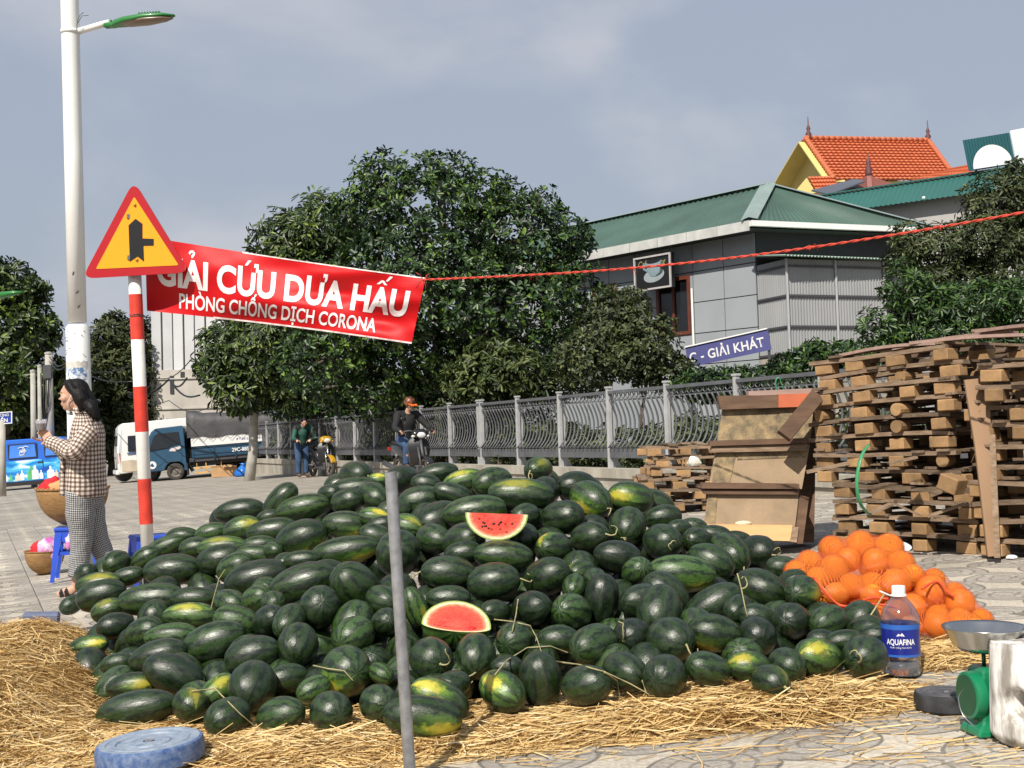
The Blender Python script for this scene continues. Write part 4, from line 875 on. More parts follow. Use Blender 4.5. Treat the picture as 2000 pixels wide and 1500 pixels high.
(-1.906,5.480,0.110,0.575,-0.265,0.194,0.750,0.114,0.084,0.27,0,-0.68,0,1,18,6,0),
(-1.085,5.473,0.385,-0.612,-0.399,-0.574,0.369,0.081,0.057,0.5,0,0.21,0,1,11,5,9),
(0.988,5.479,0.246,-0.727,-0.304,-0.342,0.512,0.126,0.093,0.39,0,-0.64,0,2,18,6,2),
(-0.931,5.477,0.306,-0.460,0.552,-0.091,-0.689,0.118,0.088,0.32,0,-0.5,0,6,18,4,4),
(-0.090,5.481,0.234,-0.970,0.023,-0.166,-0.174,0.121,0.090,0.068,0,-0.87,0,1,18,0,4),
(-0.307,5.490,0.495,0.025,-0.677,-0.026,0.735,0.127,0.076,0.2,0,-0.16,1,0,10,2,4),
(0.284,5.499,0.479,-0.004,0.488,0.508,0.710,0.078,0.055,0.6,1,-0.98,0,0,13,7,3),
(-0.393,5.511,0.358,-0.727,0.152,-0.603,-0.292,0.117,0.087,0.18,0,-0.021,0,0,18,3,4),
(1.078,5.518,0.380,0.600,0.208,0.754,-0.166,0.126,0.089,0.3,0,0.19,0,0,3,6,2),
(0.532,5.523,0.471,0.652,0.330,0.453,-0.511,0.092,0.065,0.6,0,-0.13,0,0,11,4,2),
(-1.738,5.545,0.103,0.849,0.153,0.473,-0.180,0.128,0.095,0.063,0,-0.35,0,0,18,2,6),
(-1.683,5.562,0.260,0.789,0.121,0.587,-0.132,0.099,0.070,0.5,0,-0.2,0,0,7,6,7),
(0.735,5.556,0.454,-0.638,0.249,-0.692,0.227,0.160,0.087,0.85,0.55,0.44,0,0,14,5,2),
(-0.187,5.583,0.345,-0.419,-0.321,-0.113,0.842,0.123,0.091,0.21,0,-0.77,0,0,18,1,4),
(0.090,5.596,0.392,-0.709,0.253,-0.641,-0.151,0.112,0.083,0.48,0,0.095,0,1,18,7,3),
(-1.181,5.599,0.388,0.742,0.200,0.542,-0.339,0.093,0.066,0.6,0,-0.18,0,0,11,0,7),
(-0.559,5.613,0.389,0.770,0.298,0.448,-0.344,0.127,0.094,0.14,0,-0.35,0,2,18,3,4),
(-0.063,5.616,0.552,0.677,-0.003,0.736,-0.000,0.139,0.071,0.55,0,0.28,0,0,7,6,3),
(-1.966,5.639,0.196,-0.524,-0.438,0.630,0.370,0.095,0.051,0.3,0.9,-0.76,0,0,8,6,0),
(-0.985,5.642,0.448,0.796,0.066,0.596,0.079,0.160,0.091,0.45,0,-0.29,0,0,7,4,4),
(-1.501,5.654,0.317,0.235,-0.676,0.241,-0.656,0.130,0.064,0.5,0.6,-0.07,0,0,5,7,7),
(0.280,5.651,0.438,-0.829,0.061,-0.048,-0.553,0.126,0.094,0.31,0,-0.9,0,3,18,7,3),
(1.252,5.656,0.349,-0.752,-0.212,-0.298,0.548,0.116,0.086,0.27,0,-0.67,0,0,18,5,10),
(0.874,5.667,0.351,-0.006,0.520,-0.112,-0.847,0.119,0.088,0.11,0,-0.51,0,0,18,5,2),
(-0.249,5.678,0.562,-0.755,0.031,-0.654,0.040,0.089,0.059,0.2,0,0.0038,0,0,3,5,3),
(0.461,5.684,0.523,0.643,-0.064,0.762,-0.050,0.116,0.077,0.05,0,0.11,0,0,1,0,3),
(0.020,5.700,0.263,-0.830,0.068,-0.535,0.145,0.119,0.088,0.4,0,-0.68,0,2,18,0,4),
(-1.327,5.697,0.364,-0.582,-0.132,-0.761,0.255,0.091,0.064,0.35,0,0.19,0,0,9,7,7),
(-1.781,5.707,0.185,0.897,0.243,0.300,-0.215,0.108,0.080,0.17,0,-0.73,0,2,18,6,7),
(-0.047,5.715,0.425,-0.701,0.043,-0.706,-0.094,0.129,0.096,0.41,0,0.14,0,0,18,6,3),
(0.169,5.715,0.567,-0.201,0.596,0.461,0.626,0.110,0.077,0.5,1,-0.91,0,0,13,0,3),
(0.521,5.765,0.381,-0.916,-0.081,-0.379,-0.106,0.124,0.092,0.21,0,-0.67,0,4,18,4,2),
(-0.885,5.762,0.492,-0.681,0.152,-0.701,0.147,0.085,0.055,0.2,0,0.16,0,0,3,4,4),
(-1.892,5.802,0.261,0.748,-0.166,0.631,0.120,0.090,0.063,0.15,0,-0.19,0,2,3,5,7),
(1.249,5.808,0.435,0.177,0.646,-0.154,-0.726,0.086,0.058,0.1,0,-0.26,0,0,1,7,2),
(0.909,5.808,0.476,-0.551,-0.251,-0.794,0.063,0.118,0.083,0.2,0,0.27,0,0,3,5,2),
(0.033,5.814,0.597,-0.567,-0.244,-0.400,0.677,0.104,0.073,0.1,0,-0.61,0,0,2,7,3),
(0.989,5.837,0.288,0.350,0.637,0.235,-0.645,0.126,0.093,0.39,0,-0.013,0,1,18,6,2),
(0.336,5.835,0.376,0.656,0.170,0.279,-0.680,0.125,0.093,0.22,0,-0.76,0,6,18,7,3),
(-0.251,5.826,0.603,-0.713,-0.262,-0.540,0.363,0.126,0.089,0.3,0,-0.52,0,0,9,5,3),
(-1.180,5.843,0.362,0.636,0.269,0.172,-0.702,0.115,0.085,0.45,0,-0.85,0,2,18,0,7),
(-0.562,5.840,0.553,0.517,0.283,0.457,-0.666,0.134,0.107,0.15,0,-0.43,0,0,9,6,9),
(0.348,5.876,0.600,0.661,0.163,0.613,-0.400,0.109,0.077,0.35,0,0.034,1,0,4,7,1),
(-0.959,5.893,0.425,-0.424,-0.376,-0.048,0.823,0.119,0.088,0.24,0,-0.63,0,5,18,5,9),
(-1.911,5.907,0.132,0.849,0.031,0.474,0.232,0.119,0.088,0.24,0,-0.42,0,1,18,2,6),
(-1.557,5.945,0.359,-0.109,-0.700,0.110,0.697,0.119,0.057,0.4,0,-0.035,0,0,7,7,7),
(-1.744,5.953,0.243,-0.658,-0.098,-0.150,0.731,0.122,0.090,0.49,0,-1,0,1,18,6,7),
(0.702,5.946,0.564,-0.556,-0.315,-0.653,0.407,0.110,0.088,0.1,0,0.44,1,0,0,4,2),
(-1.259,5.969,0.444,0.782,0.046,0.619,0.051,0.166,0.088,0.1,0,0.047,0,0,1,0,7),
(-1.038,5.971,0.523,0.007,-0.727,-0.006,0.687,0.094,0.052,0.4,0,-0.037,0,0,7,5,9),
(-0.400,5.973,0.609,-0.205,0.548,-0.339,-0.737,0.103,0.073,0.2,0,-0.16,0,0,9,4,3),
(1.026,5.978,0.495,-0.426,-0.402,-0.760,0.281,0.126,0.088,0.6,0,0.37,1,0,16,5,2),
(0.003,5.987,0.542,-0.905,-0.235,0.092,0.343,0.116,0.086,0.17,0,-0.95,0,0,18,7,3),
(0.377,5.993,0.444,0.580,0.267,0.187,-0.746,0.119,0.088,0.15,0,-0.62,0,4,18,7,3),
(-0.237,5.996,0.533,0.686,0.231,0.640,-0.259,0.105,0.077,0.41,0,-0.055,0,0,18,5,3),
(0.175,6.002,0.543,-0.402,0.367,-0.112,-0.832,0.118,0.088,0.21,0,-0.79,0,1,18,0,3),
(-0.397,6.011,0.433,0.824,0.171,0.453,-0.293,0.106,0.079,0.05,0,-0.41,0,1,18,3,4),
(0.750,6.023,0.434,-0.648,0.252,-0.265,-0.668,0.109,0.081,0.35,0,-0.75,0,1,18,4,2),
(-2.036,6.047,0.136,-0.686,0.203,-0.200,-0.670,0.119,0.088,0.4,0,-0.64,0,0,18,6,0),
(-1.464,6.056,0.316,0.586,-0.381,0.053,0.713,0.110,0.081,0.033,0,-0.73,0,2,18,7,7),
(-0.842,6.050,0.554,0.233,0.705,-0.273,-0.611,0.177,0.076,0.35,0.9,-0.51,0,0,8,5,9),
(-1.800,6.066,0.345,-0.726,-0.030,-0.686,-0.030,0.169,0.079,0.35,0,0.14,0,0,3,6,7),
(0.887,6.068,0.549,-0.580,0.385,-0.672,-0.251,0.101,0.071,0.3,0,0.44,0,0,9,4,2),
(0.546,6.072,0.630,-0.374,-0.729,-0.426,0.384,0.116,0.093,0.5,0.5,0.85,1,0,13,7,1),
(-2.025,6.094,0.296,0.550,0.271,-0.764,-0.203,0.085,0.058,0.6,0.4,-0.14,0,0,7,7,0),
(0.046,6.083,0.697,-0.666,0.378,-0.591,-0.254,0.090,0.064,0.15,0,0.058,0,0,9,0,3),
(0.228,6.088,0.686,0.639,0.009,0.670,-0.377,0.117,0.082,0.25,0,-0.17,0,0,3,7,1),
(1.191,6.098,0.483,-0.548,-0.302,-0.659,0.418,0.109,0.088,0.05,0,0.018,1,0,0,6,2),
(-0.480,6.099,0.521,-0.757,0.119,-0.612,-0.196,0.108,0.080,0.17,0,0.23,0,1,18,4,3),
(1.130,6.127,0.342,-0.134,0.621,-0.024,-0.772,0.113,0.084,0.21,0,-0.21,0,0,18,6,2),
(0.619,6.137,0.495,0.899,0.195,0.352,-0.173,0.113,0.084,0.076,0,-0.74,0,3,18,4,2),
(-0.659,6.142,0.440,0.570,0.304,0.203,-0.736,0.125,0.092,0.043,0,-0.92,0,2,18,6,9),
(0.251,6.153,0.481,-0.435,0.411,-0.247,-0.762,0.125,0.093,0.3,0,-0.24,0,2,18,7,3),
(0.813,6.160,0.608,0.693,-0.224,0.673,0.130,0.069,0.048,0.2,0,-0.27,0,1,3,4,2),
(-0.695,6.162,0.610,-0.560,0.063,-0.825,0.034,0.097,0.064,0.15,0,0.61,0,0,3,3,4),
(0.398,6.172,0.581,0.019,-0.221,-0.117,0.968,0.118,0.087,0.081,0,-0.68,0,3,18,7,1),
(0.995,6.175,0.566,-0.631,0.037,-0.775,0.025,0.086,0.051,0.1,0,0.09,0,1,1,4,2),
(-0.207,6.178,0.721,-0.707,0.208,-0.634,0.235,0.167,0.084,0.5,0.7,0.3,0,0,5,3,3),
(-0.552,6.182,0.656,0.072,-0.682,0.347,-0.639,0.092,0.065,0.8,0.35,0.8,0,0,6,6,9),
(-1.135,6.191,0.458,-0.334,-0.426,-0.161,0.825,0.105,0.078,0.37,0,-0.56,0,3,18,0,7),
(-0.835,6.201,0.495,-0.804,0.300,-0.299,-0.417,0.120,0.089,0.085,0,-0.64,0,3,18,5,9),
(0.768,6.206,0.456,-0.334,0.031,-0.063,-0.940,0.118,0.088,0.16,0,-0.97,0,0,18,4,2),
(1.115,6.231,0.531,0.626,-0.106,0.768,-0.081,0.081,0.052,0.1,0,-0.077,0,0,1,4,2),
(0.898,6.242,0.605,0.173,0.617,-0.135,-0.756,0.073,0.049,0.2,0,-0.091,0,0,3,4,2),
(0.119,6.266,0.635,-0.035,0.598,-0.052,-0.799,0.118,0.087,0.1,0,-0.57,0,0,18,0,3),
(0.746,6.279,0.655,-0.755,-0.039,-0.653,-0.041,0.101,0.068,0.3,0,-0.26,0,0,3,0,1),
(-1.437,6.294,0.465,0.822,0.041,0.555,-0.122,0.105,0.074,0.6,0,-0.56,0,0,7,1,6),
(-0.389,6.292,0.674,0.756,-0.156,0.604,0.199,0.140,0.099,0.25,0,-0.19,0,0,3,4,3),
(-1.250,6.330,0.545,-0.213,0.626,-0.289,-0.693,0.063,0.044,0.4,0,0.088,0,0,11,5,9),
(0.030,6.321,0.791,-0.233,0.692,-0.250,0.636,0.176,0.085,0.1,0.4,-0.18,0,0,1,5,1),
(-0.692,6.333,0.655,0.756,-0.025,0.654,-0.033,0.083,0.050,0.1,0,-0.026,0,0,1,6,9),
(-2.141,6.349,0.339,0.063,-0.781,-0.072,0.617,0.133,0.080,0.15,0,0.32,0,0,3,7,0),
(0.388,6.344,0.754,-0.297,0.119,-0.807,0.496,0.134,0.094,0.35,0.8,0.14,1,0,12,7,1),
(-0.102,6.370,0.662,-0.382,-0.471,-0.291,0.740,0.119,0.088,0.12,0,-0.45,0,0,18,2,3),
(0.256,6.383,0.656,0.027,0.517,0.012,-0.856,0.104,0.077,0.41,0,-0.53,0,1,18,7,1),
(-1.349,6.404,0.518,0.050,0.670,-0.043,-0.740,0.112,0.053,0.5,0,-0.21,0,1,7,1,6),
(-1.856,6.414,0.327,0.812,-0.123,0.504,0.269,0.111,0.082,0.21,0,-0.37,0,0,18,6,7),
(-1.118,6.408,0.589,0.762,-0.077,0.573,-0.291,0.147,0.103,0.3,0.7,0.36,0,0,8,0,7),
(-0.732,6.419,0.690,-0.224,0.728,-0.269,0.590,0.090,0.053,0.6,1,0.27,0,0,5,6,9),
(0.603,6.449,0.752,-0.432,0.570,-0.525,0.461,0.124,0.084,0.45,0.9,-0.8,0,0,5,0,1),
(-0.891,6.466,0.650,0.602,-0.319,0.676,-0.280,0.132,0.076,0.45,0.7,0.66,1,0,5,5,9),
(-2.117,6.485,0.199,-0.826,-0.281,-0.246,0.421,0.126,0.094,0.091,0,-0.87,0,1,18,5,7),
(-0.480,6.474,0.649,0.807,-0.068,0.245,0.534,0.116,0.086,0.075,0,-0.64,0,0,18,4,3),
(0.160,6.473,0.803,-0.479,0.460,-0.518,-0.539,0.108,0.076,0.1,0,-0.13,0,0,2,6,1),
(0.461,6.503,0.608,-0.825,-0.214,-0.436,0.289,0.112,0.083,0.093,0,-0.46,0,2,18,7,1),
(-1.653,6.531,0.317,0.042,0.186,-0.338,-0.922,0.122,0.090,0.43,0,-0.92,0,1,18,7,7),
(-0.644,6.518,0.710,-0.089,0.738,0.172,-0.647,0.097,0.068,0.2,0,0.3,0,0,3,6,9),
(-2.221,6.539,0.375,0.253,-0.627,0.229,-0.700,0.125,0.063,0.5,0.7,0.18,0,0,5,7,0),
(0.323,6.523,0.819,-0.719,0.070,-0.680,-0.126,0.113,0.080,0.1,0,-0.082,0,0,1,7,1),
(-1.576,6.553,0.484,0.756,-0.018,0.654,-0.025,0.128,0.083,0.2,0,-0.037,1,0,10,0,7),
(-1.365,6.554,0.556,-0.023,-0.727,0.026,0.686,0.097,0.051,0.4,0,0.034,0,2,7,5,9),
(-0.331,6.566,0.791,0.575,0.015,0.818,0.019,0.115,0.060,0.15,0,0.45,0,0,3,3,3),
(-1.846,6.602,0.433,-0.724,-0.067,-0.683,-0.069,0.158,0.086,0.2,0,-0.044,0,0,3,7,7),
(0.748,6.601,0.694,0.113,0.445,0.201,-0.865,0.122,0.090,0.45,0,-0.48,0,0,18,0,1),
(-2.086,6.615,0.403,-0.035,-0.782,0.052,0.620,0.092,0.052,0.2,0,-0.0071,0,0,3,5,7),
(-0.120,6.623,0.848,-0.238,-0.741,-0.152,0.610,0.119,0.084,0.6,0,0.2,0,0,11,2,3),
(-0.511,6.629,0.756,0.049,-0.766,-0.053,0.639,0.127,0.084,0.25,0,-0.068,0,0,3,7,9),
(0.578,6.670,0.702,0.391,0.448,0.072,-0.801,0.119,0.088,0.26,0,-0.54,0,4,18,7,1),
(0.362,6.704,0.775,0.066,-0.678,-0.024,0.731,0.127,0.094,0.076,0,-0.36,0,0,18,7,1),
(-1.329,6.722,0.615,-0.745,0.014,-0.667,0.019,0.146,0.073,0.35,0,-0.11,0,0,3,0,7),
(0.131,6.728,0.903,0.692,0.575,-0.425,0.103,0.106,0.073,0.15,0.3,0.34,1,0,10,0,1),
(-2.368,6.771,0.405,-0.744,-0.221,-0.538,0.329,0.084,0.059,0.1,0,-0.28,0,0,2,6,0),
(-0.282,6.752,0.856,-0.259,0.590,-0.214,0.734,0.118,0.062,0.6,0.55,-0.084,0,0,5,0,9),
(-1.613,6.770,0.531,-0.242,0.652,-0.234,0.679,0.144,0.062,0.6,0.3,-0.084,0,2,7,0,7),
(0.138,6.767,0.725,-0.204,-0.056,0.065,0.975,0.127,0.094,0.47,0,-0.97,0,0,18,1,3),
(-0.908,6.785,0.606,0.633,0.231,0.146,-0.725,0.113,0.083,0.48,0,-0.95,0,1,18,5,9),
(-0.931,6.806,0.761,-0.777,-0.163,-0.608,0.031,0.097,0.068,0.2,0,-0.45,0,0,3,5,9),
(-1.106,6.821,0.562,0.728,-0.255,0.229,0.593,0.120,0.089,0.46,0,-0.88,0,4,18,5,9),
(-0.494,6.840,0.839,-0.039,0.630,0.038,-0.775,0.090,0.063,0.1,0,-0.2,0,0,1,0,9),
(-0.787,6.859,0.778,-0.518,-0.193,-0.785,0.279,0.115,0.081,0.3,0,0.15,1,0,4,5,9),
(-2.232,6.881,0.451,-0.335,-0.678,-0.412,0.508,0.090,0.072,0.6,0,0.31,0,0,11,4,7),
(-2.075,6.901,0.470,-0.858,-0.025,-0.513,-0.022,0.090,0.063,0.5,0,-0.4,0,0,7,5,7),
(-1.188,6.898,0.726,0.765,-0.046,0.639,-0.061,0.156,0.078,0.75,0,0.22,0,0,6,4,9),
(-1.806,6.939,0.518,0.754,0.054,0.652,0.058,0.097,0.063,0.5,0,-0.11,0,0,7,0,7),
(0.157,6.940,0.801,0.799,0.194,0.372,-0.431,0.117,0.086,0.42,0,-0.7,0,0,18,6,1),
(-1.545,6.955,0.613,-0.501,-0.431,0.674,0.329,0.112,0.076,0.5,0.6,-0.74,0,0,5,0,7),
(-1.052,6.975,0.793,-0.234,0.732,-0.267,-0.582,0.082,0.058,0.1,0,-0.088,0,0,2,4,9),
(-0.177,6.977,0.784,0.769,0.307,0.333,-0.452,0.126,0.094,0.25,0,-0.39,0,0,18,4,1),
(-0.433,6.980,0.895,0.747,-0.097,0.647,-0.116,0.119,0.061,0.1,0,0.067,0,0,1,3,3),
(-0.641,6.995,0.863,-0.416,-0.646,-0.306,0.562,0.121,0.085,0.1,0,-0.15,1,0,0,0,9),
(-1.404,7.004,0.673,-0.739,-0.143,-0.638,-0.161,0.073,0.046,0.1,0,-0.16,0,0,1,4,9),
(-2.053,7.073,0.340,-0.830,0.131,-0.117,-0.529,0.117,0.086,0.1,0,-0.94,0,0,18,7,7),
(-0.918,7.058,0.819,-0.726,-0.043,-0.685,-0.044,0.151,0.068,0.3,0,0.14,0,0,3,4,9),
(-2.019,7.079,0.514,0.830,0.072,0.545,0.094,0.130,0.062,0.5,0,-0.27,0,0,7,1,7),
(-1.756,7.105,0.584,0.057,0.780,-0.080,-0.618,0.099,0.062,0.6,0,0.21,0,1,7,0,7),
(-0.817,7.110,0.691,-0.790,0.157,-0.484,-0.342,0.128,0.095,0.13,0,-0.38,0,0,18,5,9),
(-1.050,7.113,0.658,0.911,0.100,0.385,-0.106,0.115,0.085,0.33,0,-0.66,0,2,18,5,9),
(-2.370,7.142,0.357,0.554,-0.340,0.135,0.748,0.118,0.087,0.45,0,-0.7,0,0,18,7,0),
(-0.792,7.130,0.859,-0.237,0.675,-0.243,0.655,0.068,0.044,0.6,0.8,0.14,0,0,5,4,9),
(-0.648,7.177,0.800,0.760,-0.009,0.182,-0.624,0.108,0.080,0.42,0,-0.94,0,0,18,7,9),
(-1.927,7.194,0.389,-0.363,0.434,-0.205,-0.798,0.125,0.093,0.14,0,-0.4,0,0,18,0,7),
(-1.375,7.200,0.752,-0.882,0.100,-0.359,0.288,0.132,0.075,0.5,0.8,-0.11,0,1,5,4,9),
(-1.630,7.211,0.562,0.949,0.153,0.191,-0.201,0.115,0.085,0.25,0,-0.81,0,1,18,0,7),
(-1.957,7.223,0.562,-0.721,-0.087,-0.681,-0.090,0.101,0.057,0.5,0,-0.11,0,1,7,1,7),
(-0.932,7.228,0.893,-0.601,-0.191,-0.699,0.337,0.117,0.082,0.1,0,-0.033,1,0,0,4,9),
(-1.635,7.301,0.694,-0.744,0.036,-0.666,0.043,0.156,0.076,0.15,0,-0.11,0,0,3,1,7),
(-0.728,7.324,0.790,-0.565,-0.331,-0.129,0.745,0.119,0.088,0.38,0,-0.92,0,0,18,6,9),
(-1.033,7.372,0.822,-0.714,0.127,-0.678,-0.123,0.114,0.085,0.22,0,-0.25,0,0,18,4,9),
(-2.763,7.646,0.132,-0.798,0.187,-0.510,-0.260,0.080,0.057,0.1,0,-0.57,0,0,2,5,7),
(-1.820,7.657,0.599,-0.954,-0.257,-0.045,0.149,0.114,0.084,0.0092,0,-0.91,0,0,18,1,7),
]
# ------------------------------------------------------------------ watermelons
def melonmat():
    m = bpy.data.materials.new('watermelon_rind'); m.use_nodes = True; t = m.node_tree; b = t.nodes['Principled BSDF']
    b.inputs['Roughness'].default_value = .33; b.inputs['Specular IOR Level'].default_value = .5; b.inputs['Coat Weight'].default_value = .05; b.inputs['Coat Roughness'].default_value = .25
    tcn = N(t, 'ShaderNodeTexCoord'); oi = N(t, 'ShaderNodeObjectInfo'); sc_ = N(t, 'ShaderNodeSeparateColor'); L(t, oi.outputs['Color'], sc_.inputs[0])
    sp = N(t, 'ShaderNodeSeparateXYZ'); L(t, tcn.outputs['Object'], sp.inputs[0])
    def M2(op, a, b_, clamp=False):
        n = N(t, 'ShaderNodeMath', operation=op, use_clamp=clamp)
        for i, v in enumerate((a, b_)):
            if v is None: continue
            if isinstance(v, (int, float)): n.inputs[i].default_value = v
            else: L(t, v, n.inputs[i])
        return n.outputs[0]
    ang = M2('ARCTAN2', sp.outputs[1], sp.outputs[0])
    rnd = N(t, 'ShaderNodeMath', operation='MULTIPLY'); rnd.inputs[1].default_value = 53; L(t, oi.outputs['Random'], rnd.inputs[0])

    off = N(t, 'ShaderNodeVectorMath', operation='ADD'); cmb = N(t, 'ShaderNodeCombineXYZ'); L(t, rnd.outputs[0], cmb.inputs[0]); L(t, rnd.outputs[0], cmb.inputs[2]); L(t, tcn.outputs['Object'], off.inputs[0]); L(t, cmb.outputs[0], off.inputs[1])
    wn = N(t, 'ShaderNodeTexNoise'); wn.inputs['Scale'].default_value = 4.2; wn.inputs['Detail'].default_value = 6; wn.inputs['Roughness'].default_value = .62; L(t, off.outputs[0], wn.inputs['Vector'])
    wv = M2('MULTIPLY_ADD', wn.outputs['Fac'], 9.5); t.nodes[-1].inputs[2].default_value = 0
    sa = M2('MULTIPLY', ang, 9.0); s1 = M2('ADD', sa, wv); s = M2('SINE', s1, None)
    st = N(t, 'ShaderNodeMapRange'); st.inputs[1].default_value = -.25; st.inputs[2].default_value = .85; L(t, s, st.inputs[0])
    vn = N(t, 'ShaderNodeTexNoise'); vn.inputs['Scale'].default_value = 14; vn.inputs['Detail'].default_value = 8; vn.inputs['Roughness'].default_value = .7; L(t, off.outputs[0], vn.inputs['Vector'])
    def mixc(f, a, b_):
        n = N(t, 'ShaderNodeMix', data_type='RGBA')
        if isinstance(f, (int, float)): n.inputs[0].default_value = f
        else: L(t, f, n.inputs[0])
        for i, v in ((6, a), (7, b_)):
            if isinstance(v, tuple): n.inputs[i].default_value = (*v, 1)
            else: L(t, v, n.inputs[i])
        return n.outputs[2]
    vr = N(t, 'ShaderNodeMapRange'); vr.inputs[1].default_value = .35; vr.inputs[2].default_value = .68; L(t, vn.outputs['Fac'], vr.inputs[0])
    dark = mixc(vr.outputs[0], (.0050, .0125, .0045), (.017, .038, .011))
    lite = mixc(vr.outputs[0], (.024, .062, .012), (.085, .17, .032))
    grnd = mixc(sc_.outputs[0], dark, lite)                # style in the red channel
    stripe = mixc(M2('MULTIPLY', st.outputs[0], .85), grnd, (.0035, .010, .005))

    pz = M2('MULTIPLY_ADD', sc_.outputs[1], 2.0); t.nodes[-1].inputs[2].default_value = -1
    zz = M2('SUBTRACT', sp.outputs[2], pz); zz = M2('MULTIPLY', zz, .85)
    rx = M2('DIVIDE', ang, 1.0)
    pd = N(t, 'ShaderNodeCombineXYZ'); L(t, rx, pd.inputs[0]); L(t, zz, pd.inputs[1]); pl = N(t, 'ShaderNodeVectorMath', operation='LENGTH'); L(t, pd.outputs[0], pl.inputs[0])
    pw = M2('MULTIPLY_ADD', wn.outputs['Fac'], .9); t.nodes[-1].inputs[2].default_value = -.45; pe = M2('ADD', pl.outputs['Value'], pw)
    p1 = N(t, 'ShaderNodeMapRange', interpolation_type='SMOOTHSTEP'); p1.inputs[1].default_value = .95; p1.inputs[2].default_value = .32; L(t, pe, p1.inputs[0])
    p2 = N(t, 'ShaderNodeMapRange', interpolation_type='SMOOTHSTEP'); p2.inputs[1].default_value = .55; p2.inputs[2].default_value = .12; L(t, pe, p2.inputs[0])
    f1 = M2('MULTIPLY', p1.outputs[0], sc_.outputs[2]); f2 = M2('MULTIPLY', p2.outputs[0], sc_.outputs[2])
    c1 = mixc(f1, stripe, mixc(M2('MULTIPLY', st.outputs[0], .75), (.13, .25, .03), (.025, .065, .014)))
    c2 = mixc(M2('MULTIPLY', f2, .85), c1, (.62, .50, .045))

    dn = N(t, 'ShaderNodeTexNoise'); dn.inputs['Scale'].default_value = 3; dn.inputs['Detail'].default_value = 6; L(t, off.outputs[0], dn.inputs['Vector'])
    dr = N(t, 'ShaderNodeMapRange'); dr.inputs[1].default_value = .45; dr.inputs[2].default_value = .75; dr.inputs[4].default_value = .16; L(t, dn.outputs['Fac'], dr.inputs[0])
    c3 = mixc(dr.outputs[0], c2, (.16, .17, .14))
    hv = N(t, 'ShaderNodeHueSaturation'); rv = N(t, 'ShaderNodeMapRange'); rv.inputs[3].default_value = .58; rv.inputs[4].default_value = 1.12; L(t, oi.outputs['Random'], rv.inputs[0]); L(t, rv.outputs[0], hv.inputs['Value']); L(t, c3, hv.inputs['Color'])
    L(t, hv.outputs[0], b.inputs['Base Color'])
    rr = N(t, 'ShaderNodeMapRange'); rr.inputs[1].default_value = .3; rr.inputs[2].default_value = .7; rr.inputs[3].default_value = .26; rr.inputs[4].default_value = .46; L(t, dn.outputs['Fac'], rr.inputs[0]); L(t, rr.outputs[0], b.inputs['Roughness'])
    bp = N(t, 'ShaderNodeBump'); bp.inputs['Distance'].default_value = .0025; bp.inputs['Strength'].default_value = .35
    hh = M2('ADD', M2('MULTIPLY', s, .35), vn.outputs['Fac']); L(t, hh, bp.inputs['Height']); L(t, bp.outputs[0], b.inputs['Normal'])
    return m
RIND = melonmat()
STEMM = mat('dry_stem', (.34, .30, .15), .7, var=.4, scale=20)
def melon_mesh(k):
    """unit ellipsoid along Z with slightly flattened poles, faint ribs and a lopsided belly"""
    nu, nv = 30, 20; V = []; r_ = random.Random(k)
    ex = r_.uniform(2.0, 2.35); lean = r_.uniform(-.06, .06); ph = r_.uniform(0, 6)
    for j in range(nv+1):
        a = math.pi*j/nv; z = -math.cos(a); r = max(0, 1-abs(z)**ex)**(1/2.0)
        r *= 1 + lean*z
        for i in range(nu):
            u = 2*math.pi*i/nu; q = r*(1 + .012*math.cos(10*u+ph) + .02*math.cos(2*u+ph))
            dimple = .03*math.exp(-(r/.18)**2)*(1 if z > 0 else -1)
            V.append((q*math.cos(u), q*math.sin(u), z-dimple))
    Fc = [(j*nu+i, j*nu+(i+1) % nu, (j+1)*nu+(i+1) % nu, (j+1)*nu+i) for j in range(nv) for i in range(nu)]
    me = bpy.data.meshes.new('watermelon'); me.from_pydata(V, [], Fc); me.materials.append(RIND)
    bm = bmesh.new(); bm.from_mesh(me); bmesh.ops.remove_doubles(bm, verts=bm.verts, dist=1e-4); bmesh.ops.recalc_face_normals(bm, faces=bm.faces); bm.to_mesh(me); bm.free()
    me.shade_smooth(); return me
def stem_mesh(k):
    r_ = random.Random(50+k); b = MB(); pts = []; a = r_.uniform(0, 6); x = y = 0; z = 0
    for i in range(16):
        f = i/15; cr = .10+.05*f
        pts.append((x, y, z)); a += r_.uniform(-.5, 1.0)*(.3+f)
        x += math.cos(a)*cr*.7; y += math.sin(a)*cr*.7 ; z += .09*(1-1.5*f)
    b.tube(pts, [.055-.03*i/15 for i in range(16)], 5)
    b.tube([(0, 0, -.03), (0, 0, .02)], [.09, .07], 8)
    return b.mesh('stem', STEMM, True)
MM = [melon_mesh(k) for k in range(5)]; SM = [stem_mesh(k) for k in range(5)]
for k, (x, y, z, qw, qx, qy, qz, a, b, st, ps, pz, sf, lo, ld, ls, ll) in enumerate(MEL):
    w1, _, w2 = MDS[ld].partition(' with '); lab = ORD[lo]+' '+w1+(' with '+w2 if w2 else '')+' '+SEC[ls]+' '+LMK[ll]
    o = mk('watermelon', MM[k % 5], loc=(x, y, z)); o.rotation_mode = 'QUATERNION'; o.rotation_quaternion = (qw, qx, qy, qz); o.scale = (b, b, a)
    o.color = (st, (max(-.6, min(.6, pz))+1)/2, ps, 1)
    setp(o, lab, 'watermelon', 'watermelons in the heap')
    if sf:
        s = mk('stem', SM[k % 5], o); s.location = (0, 0, .97); s.scale = (.75*.1/b, .75*.1/b, .75*.1/a); s.rotation_euler = (U(-.3, .3), U(-.3, .3), U(0, 6))
